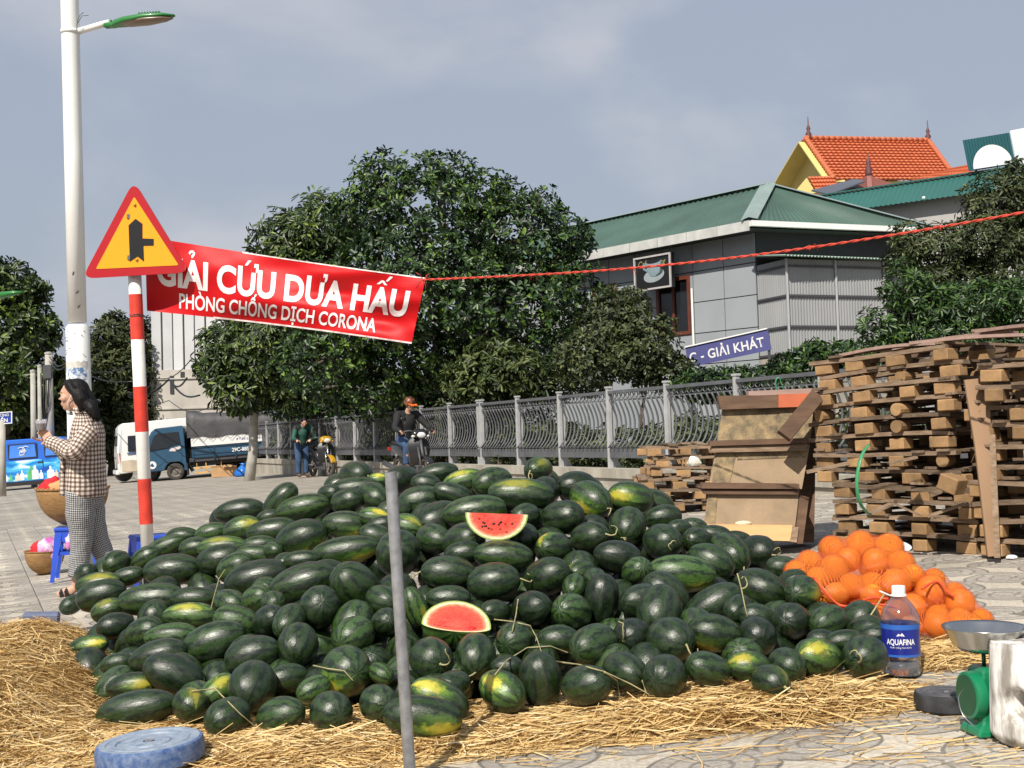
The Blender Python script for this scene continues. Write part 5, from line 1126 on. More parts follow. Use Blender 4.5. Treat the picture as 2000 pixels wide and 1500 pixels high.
# cut pieces: red flesh, pale rind edge, seeds
def fleshmat():
    m = bpy.data.materials.new('melon_flesh'); m.use_nodes = True; t = m.node_tree; b = t.nodes['Principled BSDF']; b.inputs['Roughness'].default_value = .4
    b.inputs['Subsurface Weight'].default_value = .15; b.inputs['Subsurface Radius'].default_value = (.02, .006, .004); b.inputs['Subsurface Scale'].default_value = .5
    tcn = N(t, 'ShaderNodeTexCoord'); vl = N(t, 'ShaderNodeVectorMath', operation='LENGTH'); L(t, tcn.outputs['UV'], vl.inputs[0])
    nz = N(t, 'ShaderNodeTexNoise'); nz.inputs['Scale'].default_value = 7; nz.inputs['Detail'].default_value = 5; L(t, tcn.outputs['UV'], nz.inputs['Vector'])
    ad = N(t, 'ShaderNodeMath', operation='MULTIPLY_ADD'); ad.inputs[1].default_value = .07; L(t, nz.outputs['Fac'], ad.inputs[0]); L(t, vl.outputs['Value'], ad.inputs[2])
    rp = N(t, 'ShaderNodeValToRGB'); e = rp.color_ramp.elements
    stops = [(0, (.80, .14, .10)), (.45, (.76, .075, .055)), (.80, (.80, .12, .075)), (.875, (.86, .30, .17)), (.93, (.88, .74, .45)), (.975, (.85, .80, .50)), (1.0, (.35, .45, .12))]
    while len(e) < len(stops): e.new(.5)
    for i, (p, c) in enumerate(stops): e[i].position = p; e[i].color = (*c, 1)
    L(t, ad.outputs[0], rp.inputs[0])
    h = N(t, 'ShaderNodeHueSaturation'); mr = N(t, 'ShaderNodeMapRange'); mr.inputs[1].default_value = .3; mr.inputs[2].default_value = .7; mr.inputs[3].default_value = .85; mr.inputs[4].default_value = 1.12; L(t, nz.outputs['Fac'], mr.inputs[0]); L(t, mr.outputs[0], h.inputs['Value']); L(t, rp.outputs[0], h.inputs['Color'])
    L(t, h.outputs[0], b.inputs['Base Color'])
    bp = N(t, 'ShaderNodeBump'); bp.inputs['Distance'].default_value = .004; L(t, nz.outputs['Fac'], bp.inputs['Height']); L(t, bp.outputs[0], b.inputs['Normal']); return m
FLESH = fleshmat(); SEED = mat('seed', (.02, .008, .006), .35, var=.3); PIT = mat('seed_pit', (.55, .02, .02), .5)
def wedge(a, b, th0, th1, n=28, m=12):
    """piece of an ellipsoid (long axis X) between two half planes through X; returns (rind, flesh) MBs"""
    rind = MB(); fl = MB(); rings = []
    for i in range(n+1):
        u = math.pi*i/n; x = -a*math.cos(u); r = b*math.sin(u)
        rings.append([(x, r*math.cos(th0+(th1-th0)*k/m), r*math.sin(th0+(th1-th0)*k/m)) for k in range(m+1)])
    vs = [p for r in rings for p in r]
    rind.add(vs, [(i*(m+1)+k, i*(m+1)+k+1, (i+1)*(m+1)+k+1, (i+1)*(m+1)+k) for i in range(n) for k in range(m)])
    for th in (th0, th1):
        for j in range(6):
            for i in range(n):
                q = []; uv = []
                for ii, jj in ((i, j), (i+1, j), (i+1, j+1), (i, j+1)):
                    u = math.pi*ii/n; f = jj/6; x = -math.cos(u); r = math.sin(u)*f

                    q.append((a*x, b*r*math.cos(th), b*r*math.sin(th))); uv.append((x, r))
                fl.add(q, [(0, 1, 2, 3)], [uv])
    return rind, fl
def seeds(parent, a, b, th, pts, mt=SEED, r=.0045):
    s = MB(); nrm_ = Vector((0, -math.sin(th), math.cos(th)))
    for x, f in pts:
        c = Vector((x*a, f*b*math.cos(th), f*b*math.sin(th))); s.ball(c, (r*1.3, r, r*.9), 6, 5)
    s.build('seeds', mt, parent, True)
# upper slice: standing on its rind, cut edge up, face to the street
a, b = 61/F*5.64, 52/F*5.64
w = thing('melon_slice', 'red watermelon slice standing cut side out with straight edge up', 'melon slice', P(970, 1003, 5.60))
w.matrix_world = Matrix.Translation(P(970, 1003, 5.60)) @ Matrix((RGT, -UPV, -FWD)).transposed().to_4x4() @ Matrix.Rotation(R(2), 4, 'Z')
# local: +Y down in the picture, +Z toward the street
r_, f_ = wedge(a, b, R(-78), R(0)); r_.build('rind', RIND, w, True); f_.build('flesh', FLESH, w)
w.children[0].color = (.15, .5, 0, 1)
seeds(w, a, b, 0, [(-.42, .34), (-.38, .36), (-.44, .50), (-.36, .48), (-.32, .47), (-.24, .55), (-.1, .38), (-.07, .37), (.12, .33), (.08, .4), (.15, .30), (.5, .36)])
seeds(w, a, b, 0, [(.28, .36), (.12, .56), (-.15, .57), (.33, .66), (-.55, .2)], PIT)
# lower piece: melon with its front top quarter cut away
a, b = 68/F*4.93, 48/F*4.93; c0 = P(891, 1222, 4.93)
w = thing('cut_watermelon', 'watermelon with its front quarter cut away showing red flesh above dark rind', 'cut watermelon', c0)
w.matrix_world = Matrix.Translation(c0) @ Matrix((RGT, UPV, -FWD)).transposed().to_4x4() @ Matrix.Rotation(R(-5), 4, 'Z') @ Matrix.Rotation(R(4), 4, 'X')
r_, f_ = wedge(a, b, R(88), R(360-10)); r_.build('rind', RIND, w, True); f_.build('flesh', FLESH, w)
w.children[0].color = (.2, .5, 0, 1)
seeds(w, a, b, R(88), [(-.62, .18), (-.55, .2), (-.5, .22), (-.45, .2), (-.32, .27), (-.28, .3), (-.2, .33)], r=.003)
seeds(w, a, b, R(88), [(.32, .4), (.38, .3), (.44, .24), (.5, .3), (.46, .42), (.38, .46), (.42, .36), (.52, .2)], PIT, .008)
bpy.context.view_layer.update()
def vine(pxs, label, r=.0035):
    dg = bpy.context.evaluated_depsgraph_get(); xy = []
    for i in range(len(pxs)-1):
        for s in range(5): t = s/5; xy.append((pxs[i][0]*(1-t)+pxs[i+1][0]*t, pxs[i][1]*(1-t)+pxs[i+1][1]*t))
    xy.append(pxs[-1][:2]); ds = []
    for x_, y_ in xy:
        ok, hit, *_ = sc.ray_cast(dg, CAM, ray(x_, y_).normalized()); ds.append(min(depth(hit), 5.6) if ok else 4.8)
    ds = [min(ds[max(0, i-1):i+2]) for i in range(len(ds))]; ds = [sum(ds[max(0, i-2):i+3])/len(ds[max(0, i-2):i+3]) for i in range(len(ds))]
    pts = [P(x_, y_, d_-.012) for (x_, y_), d_ in zip(xy, ds)]

    q = []
    for i in range(len(pts)-1):
        p0, p1, p2, p3 = pts[max(0, i-1)], pts[i], pts[i+1], pts[min(len(pts)-1, i+2)]
        for k in range(2):
            s = k/2; q.append(.5*((2*p1)+(p2-p0)*s+(2*p0-5*p1+4*p2-p3)*s*s+(3*p1-p0-3*p2+p3)*s**3))
    q.append(pts[-1]); c = q[0]
    o = MB(); o.tube([p-c for p in q], [r*(1-.5*i/len(q)) for i in range(len(q))], 6); ob = o.build('dry_vine', STEMM, None, True); ob.location = c
    setp(ob, label, 'dry vine', 'dry vines on the watermelons')
vine([(965, 1210, 4.95), (1000, 1214, 4.92), (1035, 1222, 4.9), (1048, 1245, 4.85), (1058, 1275, 4.8)], 'dry vine running right from the lower cut melon and dropping')
vine([(965, 1320, 4.62), (990, 1290, 4.7), (1030, 1265, 4.75), (1075, 1262, 4.75), (1110, 1275, 4.72)], 'dry vine arching over a dark round melon right of the pipe')
vine([(1085, 1292, 4.62), (1130, 1298, 4.6), (1180, 1312, 4.58), (1230, 1335, 4.5), (1275, 1360, 4.4)], 'long dry vine slanting down across the front row melons')
vine([(1180, 1312, 4.58), (1205, 1330, 4.5), (1212, 1368, 4.42)], 'short dry vine hanging between two front row melons')
vine([(1440, 1120, 5.2), (1448, 1150, 5.05), (1455, 1185, 4.95), (1460, 1205, 4.9)], 'thin dry vine hanging down the right side of the heap')
vine([(412, 1190, 5.25), (418, 1165, 5.35), (428, 1130, 5.5), (440, 1112, 5.6)], 'straw coloured stalk sticking up between left side melons', .003)
vine([(612, 1300, 4.85), (640, 1306, 4.83), (672, 1310, 4.72), (690, 1330, 4.68)], 'dry vine lying across the big round melon by the pipe')
vine([(375, 1350, 4.6), (420, 1345, 4.62), (470, 1395, 4.55), (500, 1420, 4.5)], 'pale stalk crossing the round melons near the blue disc', .003)
vine([(1012, 1170, 5.25), (1008, 1200, 5.15), (1000, 1235, 5.05)], 'thin dry vine hanging below a dark melon right of the slice')
# ------------------------------------------------------------------ light pole
SD = depth(gnd(163, 1118))
POLEW = mat('pole_white', (.80, .80, .77), .5, var=.05, scale=3, detail=8)
def onpole(y, d=SD): x = 136+(163-136)*(y/1118); return P(x, y, d)
base = gnd(163, 1118); s_ = F/SD
lp = thing('light_pole', 'tall white light pole with green lamp head behind the woman', 'light pole', base)
b = MB(); b.tube([onpole(630), onpole(300), onpole(0), onpole(-420)], [17.5/s_, 17.3/s_, 17/s_, 15/s_], 20); b.build('shaft', POLEW, lp, True, world=True)
b = MB(); b.tube([onpole(1119), onpole(880), onpole(640), onpole(634)], [25/s_, 24/s_, 22.3/s_, 18/s_], 24); b.build('sleeve', POLEW, lp, 'auto', world=True)
ax_ = (onpole(0)-onpole(600)).normalized()
b = MB(); b.tube([onpole(62)-ax_*.02, onpole(62)+ax_*.015], [18.4/s_]*2, 18); b.build('clamp', WHITE, lp, True, world=True)
b = MB(); b.tube([P(150, 62, SD), P(213, 44, SD-.05)], 6.2/s_, 10); b.build('arm', POLEW, lp, True, world=True)
c0, c1 = P(205, 46, SD-.05), P(341, 36, SD-.15); dx = (c1-c0).normalized(); sd = dx.cross(Z).normalized(); up = sd.cross(dx)
LG = mat('lamp_green', (.018, .17, .03), .35, var=.15, scale=6, coat=.3)
Lh = (c1-c0).length; b = MB(); rings = []
for f, w, h, o in ((0, .035, .038, -.03), (.13, .037, .04, -.03), (.15, .05, .05, -.02), (.3, .085, .055, -.008), (.6, .10, .048, .012), (.85, .075, .032, .022), (1, .02, .012, .026)):
    rings.append([c0+dx*(Lh*f)+sd*(w*math.cos(a))+up*(o+h*(max(-.25, math.sin(a)))) for a in [2*math.pi*k/14 for k in range(14)]])
b.loft(rings); hd = b.build('lamp_head', LG, lp, True, world=True)
b = MB(); rings = []
for f, w, h in ((.24, .03, .012), (.35, .075, .03), (.6, .09, .034), (.85, .062, .022), (.97, .02, .008)):
    rings.append([c0+dx*(Lh*f)+sd*(w*math.cos(a))+up*(-.022+.03*f+h*math.sin(a)*(1 if math.sin(a) < 0 else .2)) for a in [2*math.pi*k/12 for k in range(12)]])
b.loft(rings); b.build('lens', mat('lamp_lens', (.20, .14, .10), .3, var=.2), lp, True, world=True)
b = MB()
for k in range(8): b.box(c0+dx*(Lh*(.52+.04*k))+up*.058, (.008, .1, .014), M=Matrix((dx, sd, up)).transposed())
for k in range(2): b.box(c0+dx*(Lh*(.02+.07*k))+up*.012, (.012, .03, .03), M=Matrix((dx, sd, up)).transposed())
b.build('cooling_fin', LG, lp, world=True)
b = MB()
for q in ([(150, 60, -.08), (151, 40, -.09), (156, 30, -.09), (163, 24, -.09)], [(152, 45, -.09), (160, 31, -.09), (173, 30, -.09)]): b.tube([P(x_, y_, SD+o_) for x_, y_, o_ in q], .003, 5)
pts = [onpole(56+4*math.cos(a))+RGT*(.068*math.sin(a))-FWD*(.068*math.cos(a)) for a in [-1.8+3.6*k/12 for k in range(13)]]; b.tube(pts, .004, 5); b.build('tie_wire', GREYMETAL, lp, True, world=True)
def patch(name, mt, y0, y1, a0, a1, r, parent, wob=0, n=10):
    """thin sheet wrapped on the pole between image heights, angles measured from the viewer"""
    b = MB(); vs = []
    rr = random.Random(name+str(y0))
    for j in range(5):
        for i in range(n+1):
            a = R(a0+(a1-a0)*i/n); yy = y0+(y1-y0)*j/4+(rr.uniform(-wob, wob) if j in (0, 4) else 0); c = onpole(yy); vs.append(c+RGT*(r*math.sin(a))-FWD*(r*math.cos(a)))
    b.add(vs, [(j*(n+1)+i, j*(n+1)+i+1, (j+1)*(n+1)+i+1, (j+1)*(n+1)+i) for j in range(4) for i in range(n)]); return b.build(name, mt, parent, True, world=True)
TAPE = mat('black_tape', (.02, .02, .02), .6)
for x0, y0, an in ((143, 534, .3), (151, 571, .8), (154, 599, .6)):
    b = MB(); c = P(x0, y0, SD-17.8/s_); b.box(c, (.012, .004, .032), rot=(0, an, 0)); b.build('tape', TAPE, lp, world=True)
patch('poster_scrap', mat('poster_remains', (.62, .58, .50), .8, var=.3, scale=25, col2=(.72, .70, .66)), 706, 722, -60, 70, 23.3/s_, lp, 2)
patch('poster', mat('torn_poster', (.10, .22, .42), .7, scale=28, col2=(.75, .76, .78), contrast=3), 720, 742, -62, 62, 23.6/s_, lp, 3)
for tx, ty, bd in ((126, 668, 'T2'), (128, 693, '2')): 
    b_ = P(tx, ty, SD-22.0/s_+.014); text_on('lettering', bd, TAPE, lp, b_-base, RGT*.82+FWD*-.5, UPV, .062, sx=.8)
b = MB(); rr = random.Random(4)
for k in range(9):
    a, yy = rr.uniform(-1, 1.1), rr.uniform(640, 705); c = onpole(yy)+RGT*(22.6/s_*math.sin(a))-FWD*(22.6/s_*math.cos(a)); b.ball(c, (rr.uniform(.006, .018), .003, rr.uniform(.004, .008)), 6, 4)
b.build('scuff', mat('scuff_grey', (.45, .44, .41), .8, var=.3), lp, world=True)
# ------------------------------------------------------------------ road sign
pb = gnd(292.5, 1166); PD = depth(pb); s2 = F/PD
RED = mat('sign_red', (.42, .006, .012), .4, var=.06); REDP = mat('post_red', (.62, .045, .025), .5, var=.35, scale=9, detail=8); POSTW = mat('post_white', (.76, .74, .70), .5, var=.1, scale=14, detail=9)
ORANGE = mat('sign_orange', (.86, .36, .008), .4, var=.03); SIGNK = mat('sign_black', (.012, .011, .02), .4)
rs_ = thing('road_sign', 'red and orange triangular side road sign on a red and white striped post', 'road sign', pb)
def op(y, o=0): x = 263+(290-263)*(y-537)/(1110-537); return P(x, y, PD+o)
bands = [1112, 1023, 935, 843, 755, 663, 575, 480]
b = MB(); b.tube([op(1166), op(470)], 12.6/s2, 18); b.build('post', POSTW, rs_, True, world=True)
for y0, y1 in ((1023, 935), (843, 755), (663, 575)):
    b = MB(); b.tube([op(y0), op((y0+y1)/2), op(y1)], 12.9/s2, 18, caps=False); b.build('red_band', REDP, rs_, True, world=True)
def rounded(pts, r, n=6):
    out = []; m = len(pts)
    for i in range(m):
        p0, p1, p2 = Vector(pts[i-1]), Vector(pts[i]), Vector(pts[(i+1) % m]); a = (p0-p1).normalized(); c = (p2-p1).normalized(); k = r
        for j in range(n+1):
            t = j/n; q = (p1+a*k)*(1-t)**2 + p1*2*t*(1-t) + (p1+c*k)*t*t; out.append((q.x, q.y))
    return out
def plate(name, pts, mt, d, th): b = MB(); b.prism([P(x, y, d) for x, y in pts], FWD*th); return b.build(name, mt, rs_, world=True)
pd0 = PD-.085
plate('plate', rounded([(261, 353), (160, 544), (370, 532)], 24), RED, pd0, .02)
plate('backing', rounded([(261, 356), (163, 542), (367, 531)], 24), mat('sign_back', (.4, .4, .4), .4, metal=.6), pd0+.022, .004)
plate('field', rounded([(262, 384), (187, 525.5), (349, 518)], 4), ORANGE, pd0-.003, .0028)
plate('symbol', [(264.7, 427.2), (278, 437), (278, 465.7), (300, 466.5), (300, 479.5), (280, 480), (281, 510.7), (268.6, 500.8), (253.5, 511), (251, 440)], SIGNK, pd0-.006, .0028)
for x, y in ((263, 400), (267, 507)): b = MB(); b.ball(P(x, y, pd0-.006), .012, 8, 6); b.build('bolt', mat('bolt_orange', (.6, .3, .03), .4, metal=.4), rs_, True, world=True)
b = MB(); b.bar(P(262, 420, PD-.045), P(262, 428, PD-.045), .12, .05); b.bar(P(263, 500, PD-.045), P(263, 508, PD-.045), .12, .05); b.build('bracket', STEEL, rs_, world=True)
b = MB(); pts = [op(618)+RGT*(13.4/s2*math.sin(a))-FWD*(13.4/s2*math.cos(a))+UPV*(.004*math.sin(3*a)) for a in [2*math.pi*k/16 for k in range(17)]]; b.tube(pts, .003, 5); b.tube([p+Z*.012 for p in pts], .003, 5); b.build('tie_wire', GREYMETAL, rs_, True, world=True)
# ------------------------------------------------------------------ banner
BD0, BD1 = PD+.12, PD-.40
def bsurf(u, v, off=0):
    tx, ty = 283+u*(831-283), 462+u*(543-462)+2.5*math.sin(math.pi*u); bx, by = 287+u*(804-287), 607+u*(670-607)-4*math.sin(math.pi*u)
    w = .020*math.sin(7.5*u+5*v)+.014*math.sin(17*u-9*v+1)*(.4+.6*v*(1-v)*4)+.045*math.exp(-((u-.62-.5*(v-.4))/.16)**2)*math.sin(9*v+3*u)+.034*math.exp(-((u-.85)/.1)**2)*math.sin(11*v-2) + .02*math.exp(-((u-.03)/.05)**2)*math.sin(8*v) + .007*abs(math.sin(19*u+8*v+2*math.sin(5*u)))*(.3+u) + .010*abs(math.sin(9*u-14*v))*math.exp(-((u-.75)/.25)**2)
    return P(bx+(tx-bx)*v, by+(ty-by)*v, BD0+(BD1-BD0)*u+w-.035*math.sin(math.pi*v)*math.sin(math.pi*u)-off)
BRED = mat('banner_red', (.52, .003, .006), .5, var=.06, scale=3, spec=.25); 
bo = bsurf(0, 0); bnr = thing('banner', 'red cloth banner with white Vietnamese lettering hung from the road sign', 'banner', bo)
nu, nv = 72, 24; b = MB(); b.add([bsurf(i/nu, j/nv) for j in range(nv+1) for i in range(nu+1)], [(j*(nu+1)+i, j*(nu+1)+i+1, (j+1)*(nu+1)+i+1, (j+1)*(nu+1)+i) for j in range(nv) for i in range(nu)])
b.build('cloth', BRED, bnr, True, world=True)
b = MB()
for v0, v1 in ((-.012, .012), (.985, 1.004)):
    b.add([bsurf(i/nu, v, .003) for v in (v0, v1) for i in range(int(nu*(.25 if v0 < 0 else .35)), nu+1)], [])
    m_ = nu+1-int(nu*(.25 if v0 < 0 else .35)); k0 = len(b.v)-2*m_
    for i in range(m_-1): b.f.append([k0+i, k0+i+1, k0+m_+i+1, k0+m_+i]); b.mi.append(0); b.uv += [(0, 0)]*4
b.build('hem', mat('hem_white', (.72, .62, .60), .6, var=.3, scale=20, contrast=2), bnr, True, world=True)
BWHITE = mat('banner_white', (.82, .80, .80), .4, var=.03)
def banner_text(body, u0, u1, v0, vc, bold):
    me = text_mesh(body, 1, bold=bold); xs_ = [v.co.x for v in me.vertices]; x0, x1 = min(xs_), max(xs_)
    bm = bmesh.new(); bm.from_mesh(me); bmesh.ops.remove_doubles(bm, verts=bm.verts, dist=1e-4); bmesh.ops.triangulate(bm, faces=bm.faces)
    for _ in range(5):
        es = [e for e in bm.edges if e.calc_length() > .13]
        if not es: break
        bmesh.ops.subdivide_edges(bm, edges=es, cuts=1); bmesh.ops.triangulate(bm, faces=[f for f in bm.faces if len(f.verts) > 3])
    for v in bm.verts: v.co = bsurf(u0+(u1-u0)*(v.co.x-x0)/(x1-x0), v0+(vc)*v.co.y/.74, .0038)-bo
    bmesh.ops.recalc_face_normals(bm, faces=bm.faces)

    bm.to_mesh(me); bm.free(); me.materials.append(BWHITE); me.shade_smooth(); mk('lettering', me, bnr)
base_ = 'GIAI CƯU DƯA HAU'; banner_text(base_, .04, .958, .385, .40, .036)
mx_ = lambda s: max(v.co.x for v in text_mesh(s, 1, bold=.036).vertices); mn_ = min(v.co.x for v in text_mesh(base_, 1, bold=.036).vertices); wd_ = mx_(base_)-mn_
HOOK = [(-.10, .885), (-.06, .935), (.02, .945), (.07, .905), (.04, .855), (.0, .83), (.0, .795)]
def mark(i, polys):
    cx_ = (mx_(base_[:i]+'I')+mx_(base_[:i+1]))/2-.16; vs, fs = [], []
    for poly in polys:
        k = len(vs); vs += [bsurf(.04+.918*(cx_+x-mn_)/wd_, .385+.40*y/.74, .0042)-bo for x, y in poly]; fs.append(tuple(range(k, k+len(poly))))
    me = bpy.data.meshes.new('lettering'); me.from_pydata(vs, [], fs); me.materials.append(BWHITE); mk('lettering', me, bnr)
def stroke(path, w):
    out = []
    for (x0, y0), (x1, y1) in zip(path[:-1], path[1:]):
        l = math.hypot(x1-x0, y1-y0); nx, ny = -(y1-y0)/l*w/2, (x1-x0)/l*w/2; ex, ey = (x1-x0)/l*w*.25, (y1-y0)/l*w*.25; out.append([(x0+nx-ex, y0+ny-ey), (x1+nx+ex, y1+ny+ey), (x1-nx+ex, y1-ny+ey), (x0-nx-ex, y0-ny-ey)])
    return out
ACUTE = lambda x, y: [(x-.03, y), (x+.08, y+.15), (x+.20, y+.15), (x+.05, y)]
mark(2, stroke(HOOK, .062)); mark(6, [ACUTE(-.02, .79)]); mark(14, [[(-.19, .79), (-.04, .91), (.04, .91), (.19, .79), (.09, .79), (0, .855), (-.09, .79)], ACUTE(.14, .90)])
banner_text('PHÒNG CHỐNG DỊCH CORONA', .122, .858, .085, .215, .019)
# ------------------------------------------------------------------ rope
ROPE = mat('rope_red', (.55, .06, .035), .8, var=.35, scale=40)
r0_, r1_ = bsurf(.995, .97), P(2230, 372, 6.3)
def rp_(t): return r0_.lerp(r1_, t) - Z*(.10*math.sin(math.pi*t))
b = MB(); nn_ = 300
for ph in (0, math.pi):
    pts = []
    for i in range(nn_+1):
        t = i/nn_; a = t*210+ph; pts.append(rp_(t)+Z*(.0042*math.cos(a))+FWD*(.0042*math.sin(a))-r0_)
    b.tube(pts, .0048, 5)
rope = b.build('rope', ROPE, None, True); rope.location = r0_; setp(rope, 'thin red twisted rope running from the banner to the right edge', 'rope')
rr = random.Random(5)
for t, n_ in ((.0, 8), (.62, 7), (.2, 3), (.36, 3), (.78, 3)):
    c = rp_(t)-r0_; b = MB()
    for k in range(n_):
        q = [c]; dirn = Vector((rr.uniform(-1, 1), rr.uniform(-.5, .5), rr.uniform(-1, .6))).normalized()*rr.uniform(.02, .05)*(1.6 if t == 0 else 1)
        q.append(c+dirn*.5+Vector((0, 0, .01))); q.append(c+dirn); b.tube(q, .0022, 4)
    b.ball(c, (.02 if t == .62 else .011, .01, .009), 7, 5)
    b.build('knot', ROPE, rope, True)
# ------------------------------------------------------------------ foreground pipe
PIPED = 3.78; pb0 = P(802, 1540, PIPED); gz = G(pb0.x, pb0.y)
axp = (P(763, 922, PIPED)-P(800, 1500, PIPED)).normalized(); bot = P(800, 1500, PIPED)-axp*((P(800, 1500, PIPED).z-gz)/axp.z)
pp = thing('steel_pipe', 'grey galvanised steel pipe standing upright in front of the watermelons', 'pipe', bot)
GALV = mat('galvanised', (.34, .345, .36), .42, metal=.55, var=.35, scale=26, detail=8, bump=.0008, bscale=60)
b = MB(); tp = P(763, 922, PIPED)-bot; b.tube([Vector(), tp*.5, tp], 11.8/F*PIPED, 24, caps=False); b.tube([tp, tp*.4], 10/F*PIPED, 20, caps=False); b.build('tube', GALV, pp, True)
b = MB(); b.lathe([(11.8/F*PIPED, 0), (10/F*PIPED, 0.0001)], 24, tp, None, False, False); b.build('rim', GALV, pp)
b = MB(); b.lathe([(.0, .006), (.045, .006), (.05, 0)], 20, (0, 0, 0)); b.build('base_flange', GALV, pp)
# ------------------------------------------------------------------ vehicles
TYRE = mat('tyre', (.05, .046, .04), .85, var=.4, scale=12); RIM = mat('wheel_rim', (.17, .15, .13), .5, var=.3, scale=8); CARGLASS = mat('car_glass', (.012, .014, .016), .08, var=.2, spec=.7)
TRIMK = mat('black_trim', (.015, .015, .016), .5); LAMPW = mat('lamp_clear', (.7, .7, .66), .15); LAMPR = mat('lamp_red', (.45, .03, .02), .2); LAMPO = mat('lamp_amber', (.75, .3, .04), .25)
def wheel(parent, x, y, r, w=.18):
    t = thing('wheel', None, None); t.parent = parent; t.location = (x, y, r); M = Matrix.Rotation(R(90), 3, 'X')
    b = MB(); b.lathe([(r*.62, -w/2), (r*.9, -w/2), (r, -w*.36), (r, w*.36), (r*.9, w/2), (r*.62, w/2), (r*.60, 0)], 24, (0, 0, 0), M, False, False); b.build('tyre', TYRE, t, 'auto')
    b = MB(); b.lathe([(.001, w*.25), (r*.16, w*.27), (r*.2, w*.16), (r*.42, w*.10), (r*.58, w*.36), (r*.63, w*.42)], 20, (0, 0, 0), M, False, False); b.lathe([(.001, -w*.25), (r*.2, -w*.2), (r*.45, -w*.1), (r*.63, -w*.42)], 20, (0, 0, 0), M, False, False)
    for k in range(5):
        a = 2*math.pi*k/5; b.ball((r*.3*math.cos(a), -w*.14, r*.3*math.sin(a)), .018, 6, 4); b.ball((r*.3*math.cos(a), w*.14, r*.3*math.sin(a)), .018, 6, 4)
    b.build('rim', RIM, t, 'auto'); return t
def shell(prof, w, tuck=.06, bev=.05):
    """vehicle body: side outline extruded across, upper edge tucked in"""
    b = MB(); zt = max(p[1] for p in prof); zl = min(p[1] for p in prof); n = len(prof); rings = []
    for yy in (-w/2, w/2): rings.append([(x, yy*(1-tuck*max(0, (z-zl)/(zt-zl)-.45)*2), z) for x, z in prof])
    b.add(rings[0]+rings[1], [tuple(range(n))[::-1], tuple(range(n, 2*n))]+[(i, (i+1) % n, n+(i+1) % n, n+i) for i in range(n)]); return b
def arc(cx, r, z0=.0, n=8): return [(cx+r*math.cos(math.pi-math.pi*i/n), z0+r*math.sin(math.pi-math.pi*i/n)) for i in range(n+1)]
def rfl(name, pts, y, mt, parent, th=.012, tuck=0):
    s = 1 if y > 0 else -1; b = MB(); b.prism([(x, y-s*tuck*(z-.9), z) for x, z in pts], (0, s*th, 0)); return b.build(name, mt, parent)
def place(o, p, fwd, slope=True):
    f = Vector((fwd[0], fwd[1], 0)).normalized(); f.z = .05*f.x+.012*f.y; f.normalize(); up = Vector((-.05, -.012, 1)).normalized(); l = up.cross(f).normalized(); up = f.cross(l)
    o.matrix_world = Matrix.Translation(p) @ Matrix((f, l, up)).transposed().to_4x4()
# light blue truck, nose to the left
TBLUE = mat('truck_blue', (.018, .072, .135), .35, var=.15, scale=2, coat=.3); TARP = mat('dark_tarpaulin', (.055, .052, .056), .6, var=.3, scale=3, bump=.03, bscale=2.5); WPAN = mat('truck_white', (.74, .74, .73), .5, var=.07, scale=2)
tp_ = gnd(336, 938); tk = thing('light_truck', 'dark blue light truck with grey tarpaulin cover parked facing left', 'truck'); 
w = 1.62
cab = [(.92, .34), (1.02, .42), (1.05, .95), (.98, 1.08), (.70, 1.66), (.55, 1.76), (-.28, 1.78), (-.33, 1.70), (-.33, .55), (-.30, .50)] + [(0+.36*math.cos(a), .30+.36*math.sin(a)) for a in [R(150-150*i/8+15) for i in range(9)]][::1]
cab = [(1.02, .34), (1.07, .42), (1.08, .92), (1.0, 1.06), (.70, 1.66), (.56, 1.76), (-.30, 1.80), (-.36, 1.72), (-.36, .46)] + [(-.33, .34)] + [(.345*math.cos(a), .29+.345*math.sin(a)) for a in [R(172-164*i/9) for i in range(10)]] + [(.36, .34)]
b = shell(cab, w, .07); b.build('cab', TBLUE, tk, bevel=.025)
yl = w/2+.004
rfl('side_window', [(.18, 1.10), (.80, 1.04), (.62, 1.50), (.52, 1.58), (-.18, 1.60), (-.22, 1.22), (.10, 1.16)], yl+.012, CARGLASS, tk, .012, .075)
rfl('door', [(.52, .50), (.86, .62), (.90, .98), (.16, 1.06), (.06, 1.14), (-.25, 1.17), (-.25, .62), (.36, .62)], yl-.005, TBLUE, tk, .012)
rfl('door_stripe', [(.16, .98), (.10, 1.06), (-.20, 1.12), (-.24, 1.06), (-.05, .96)], yl+.01, mat('stripe_pink', (.62, .55, .56), .5, var=.1), tk, .004)
rfl('emblem', ell(.72, .56, .13, .13, n=18), yl+.01, mat('emblem_white', (.72, .72, .75), .5), tk, .004); rfl('emblem_mark', [(.65, .52), (.72, .63), (.80, .55), (.73, .50)], yl+.016, TBLUE, tk, .003)
b = MB(); wsp = [(.985, 1.10), (.72, 1.62)]; b.quad((wsp[0][0]+.012, -w*.44, wsp[0][1]), (wsp[0][0]+.012, w*.44, wsp[0][1]), (wsp[1][0]+.012, w*.40, wsp[1][1]), (wsp[1][0]+.012, -w*.40, wsp[1][1])); b.build('windscreen', CARGLASS, tk)
for yy in (-.6, .6): b = MB(); b.box((1.075, yy, .66), (.03, .26, .16)); b.build('headlight', LAMPW, tk)
b = MB(); b.box((1.06, 0, .42), (.1, w*.98, .14)); b.build('bumper', TRIMK, tk, bevel=.02)
b = MB(); b.tube([(.86, yl, 1.12), (.95, yl+.16, 1.2)], .012, 6); b.box((.95, yl+.2, 1.16), (.05, .12, .24)); b.build('mirror', TRIMK, tk)
dh = MB(); dh.tube([(-.05, yl-.02, 1.0), (-.05, yl+.02, 1.0), (-.2, yl+.02, 1.0), (-.2, yl-.02, 1.0)], .012, 5); dh.build('handle', TRIMK, tk)
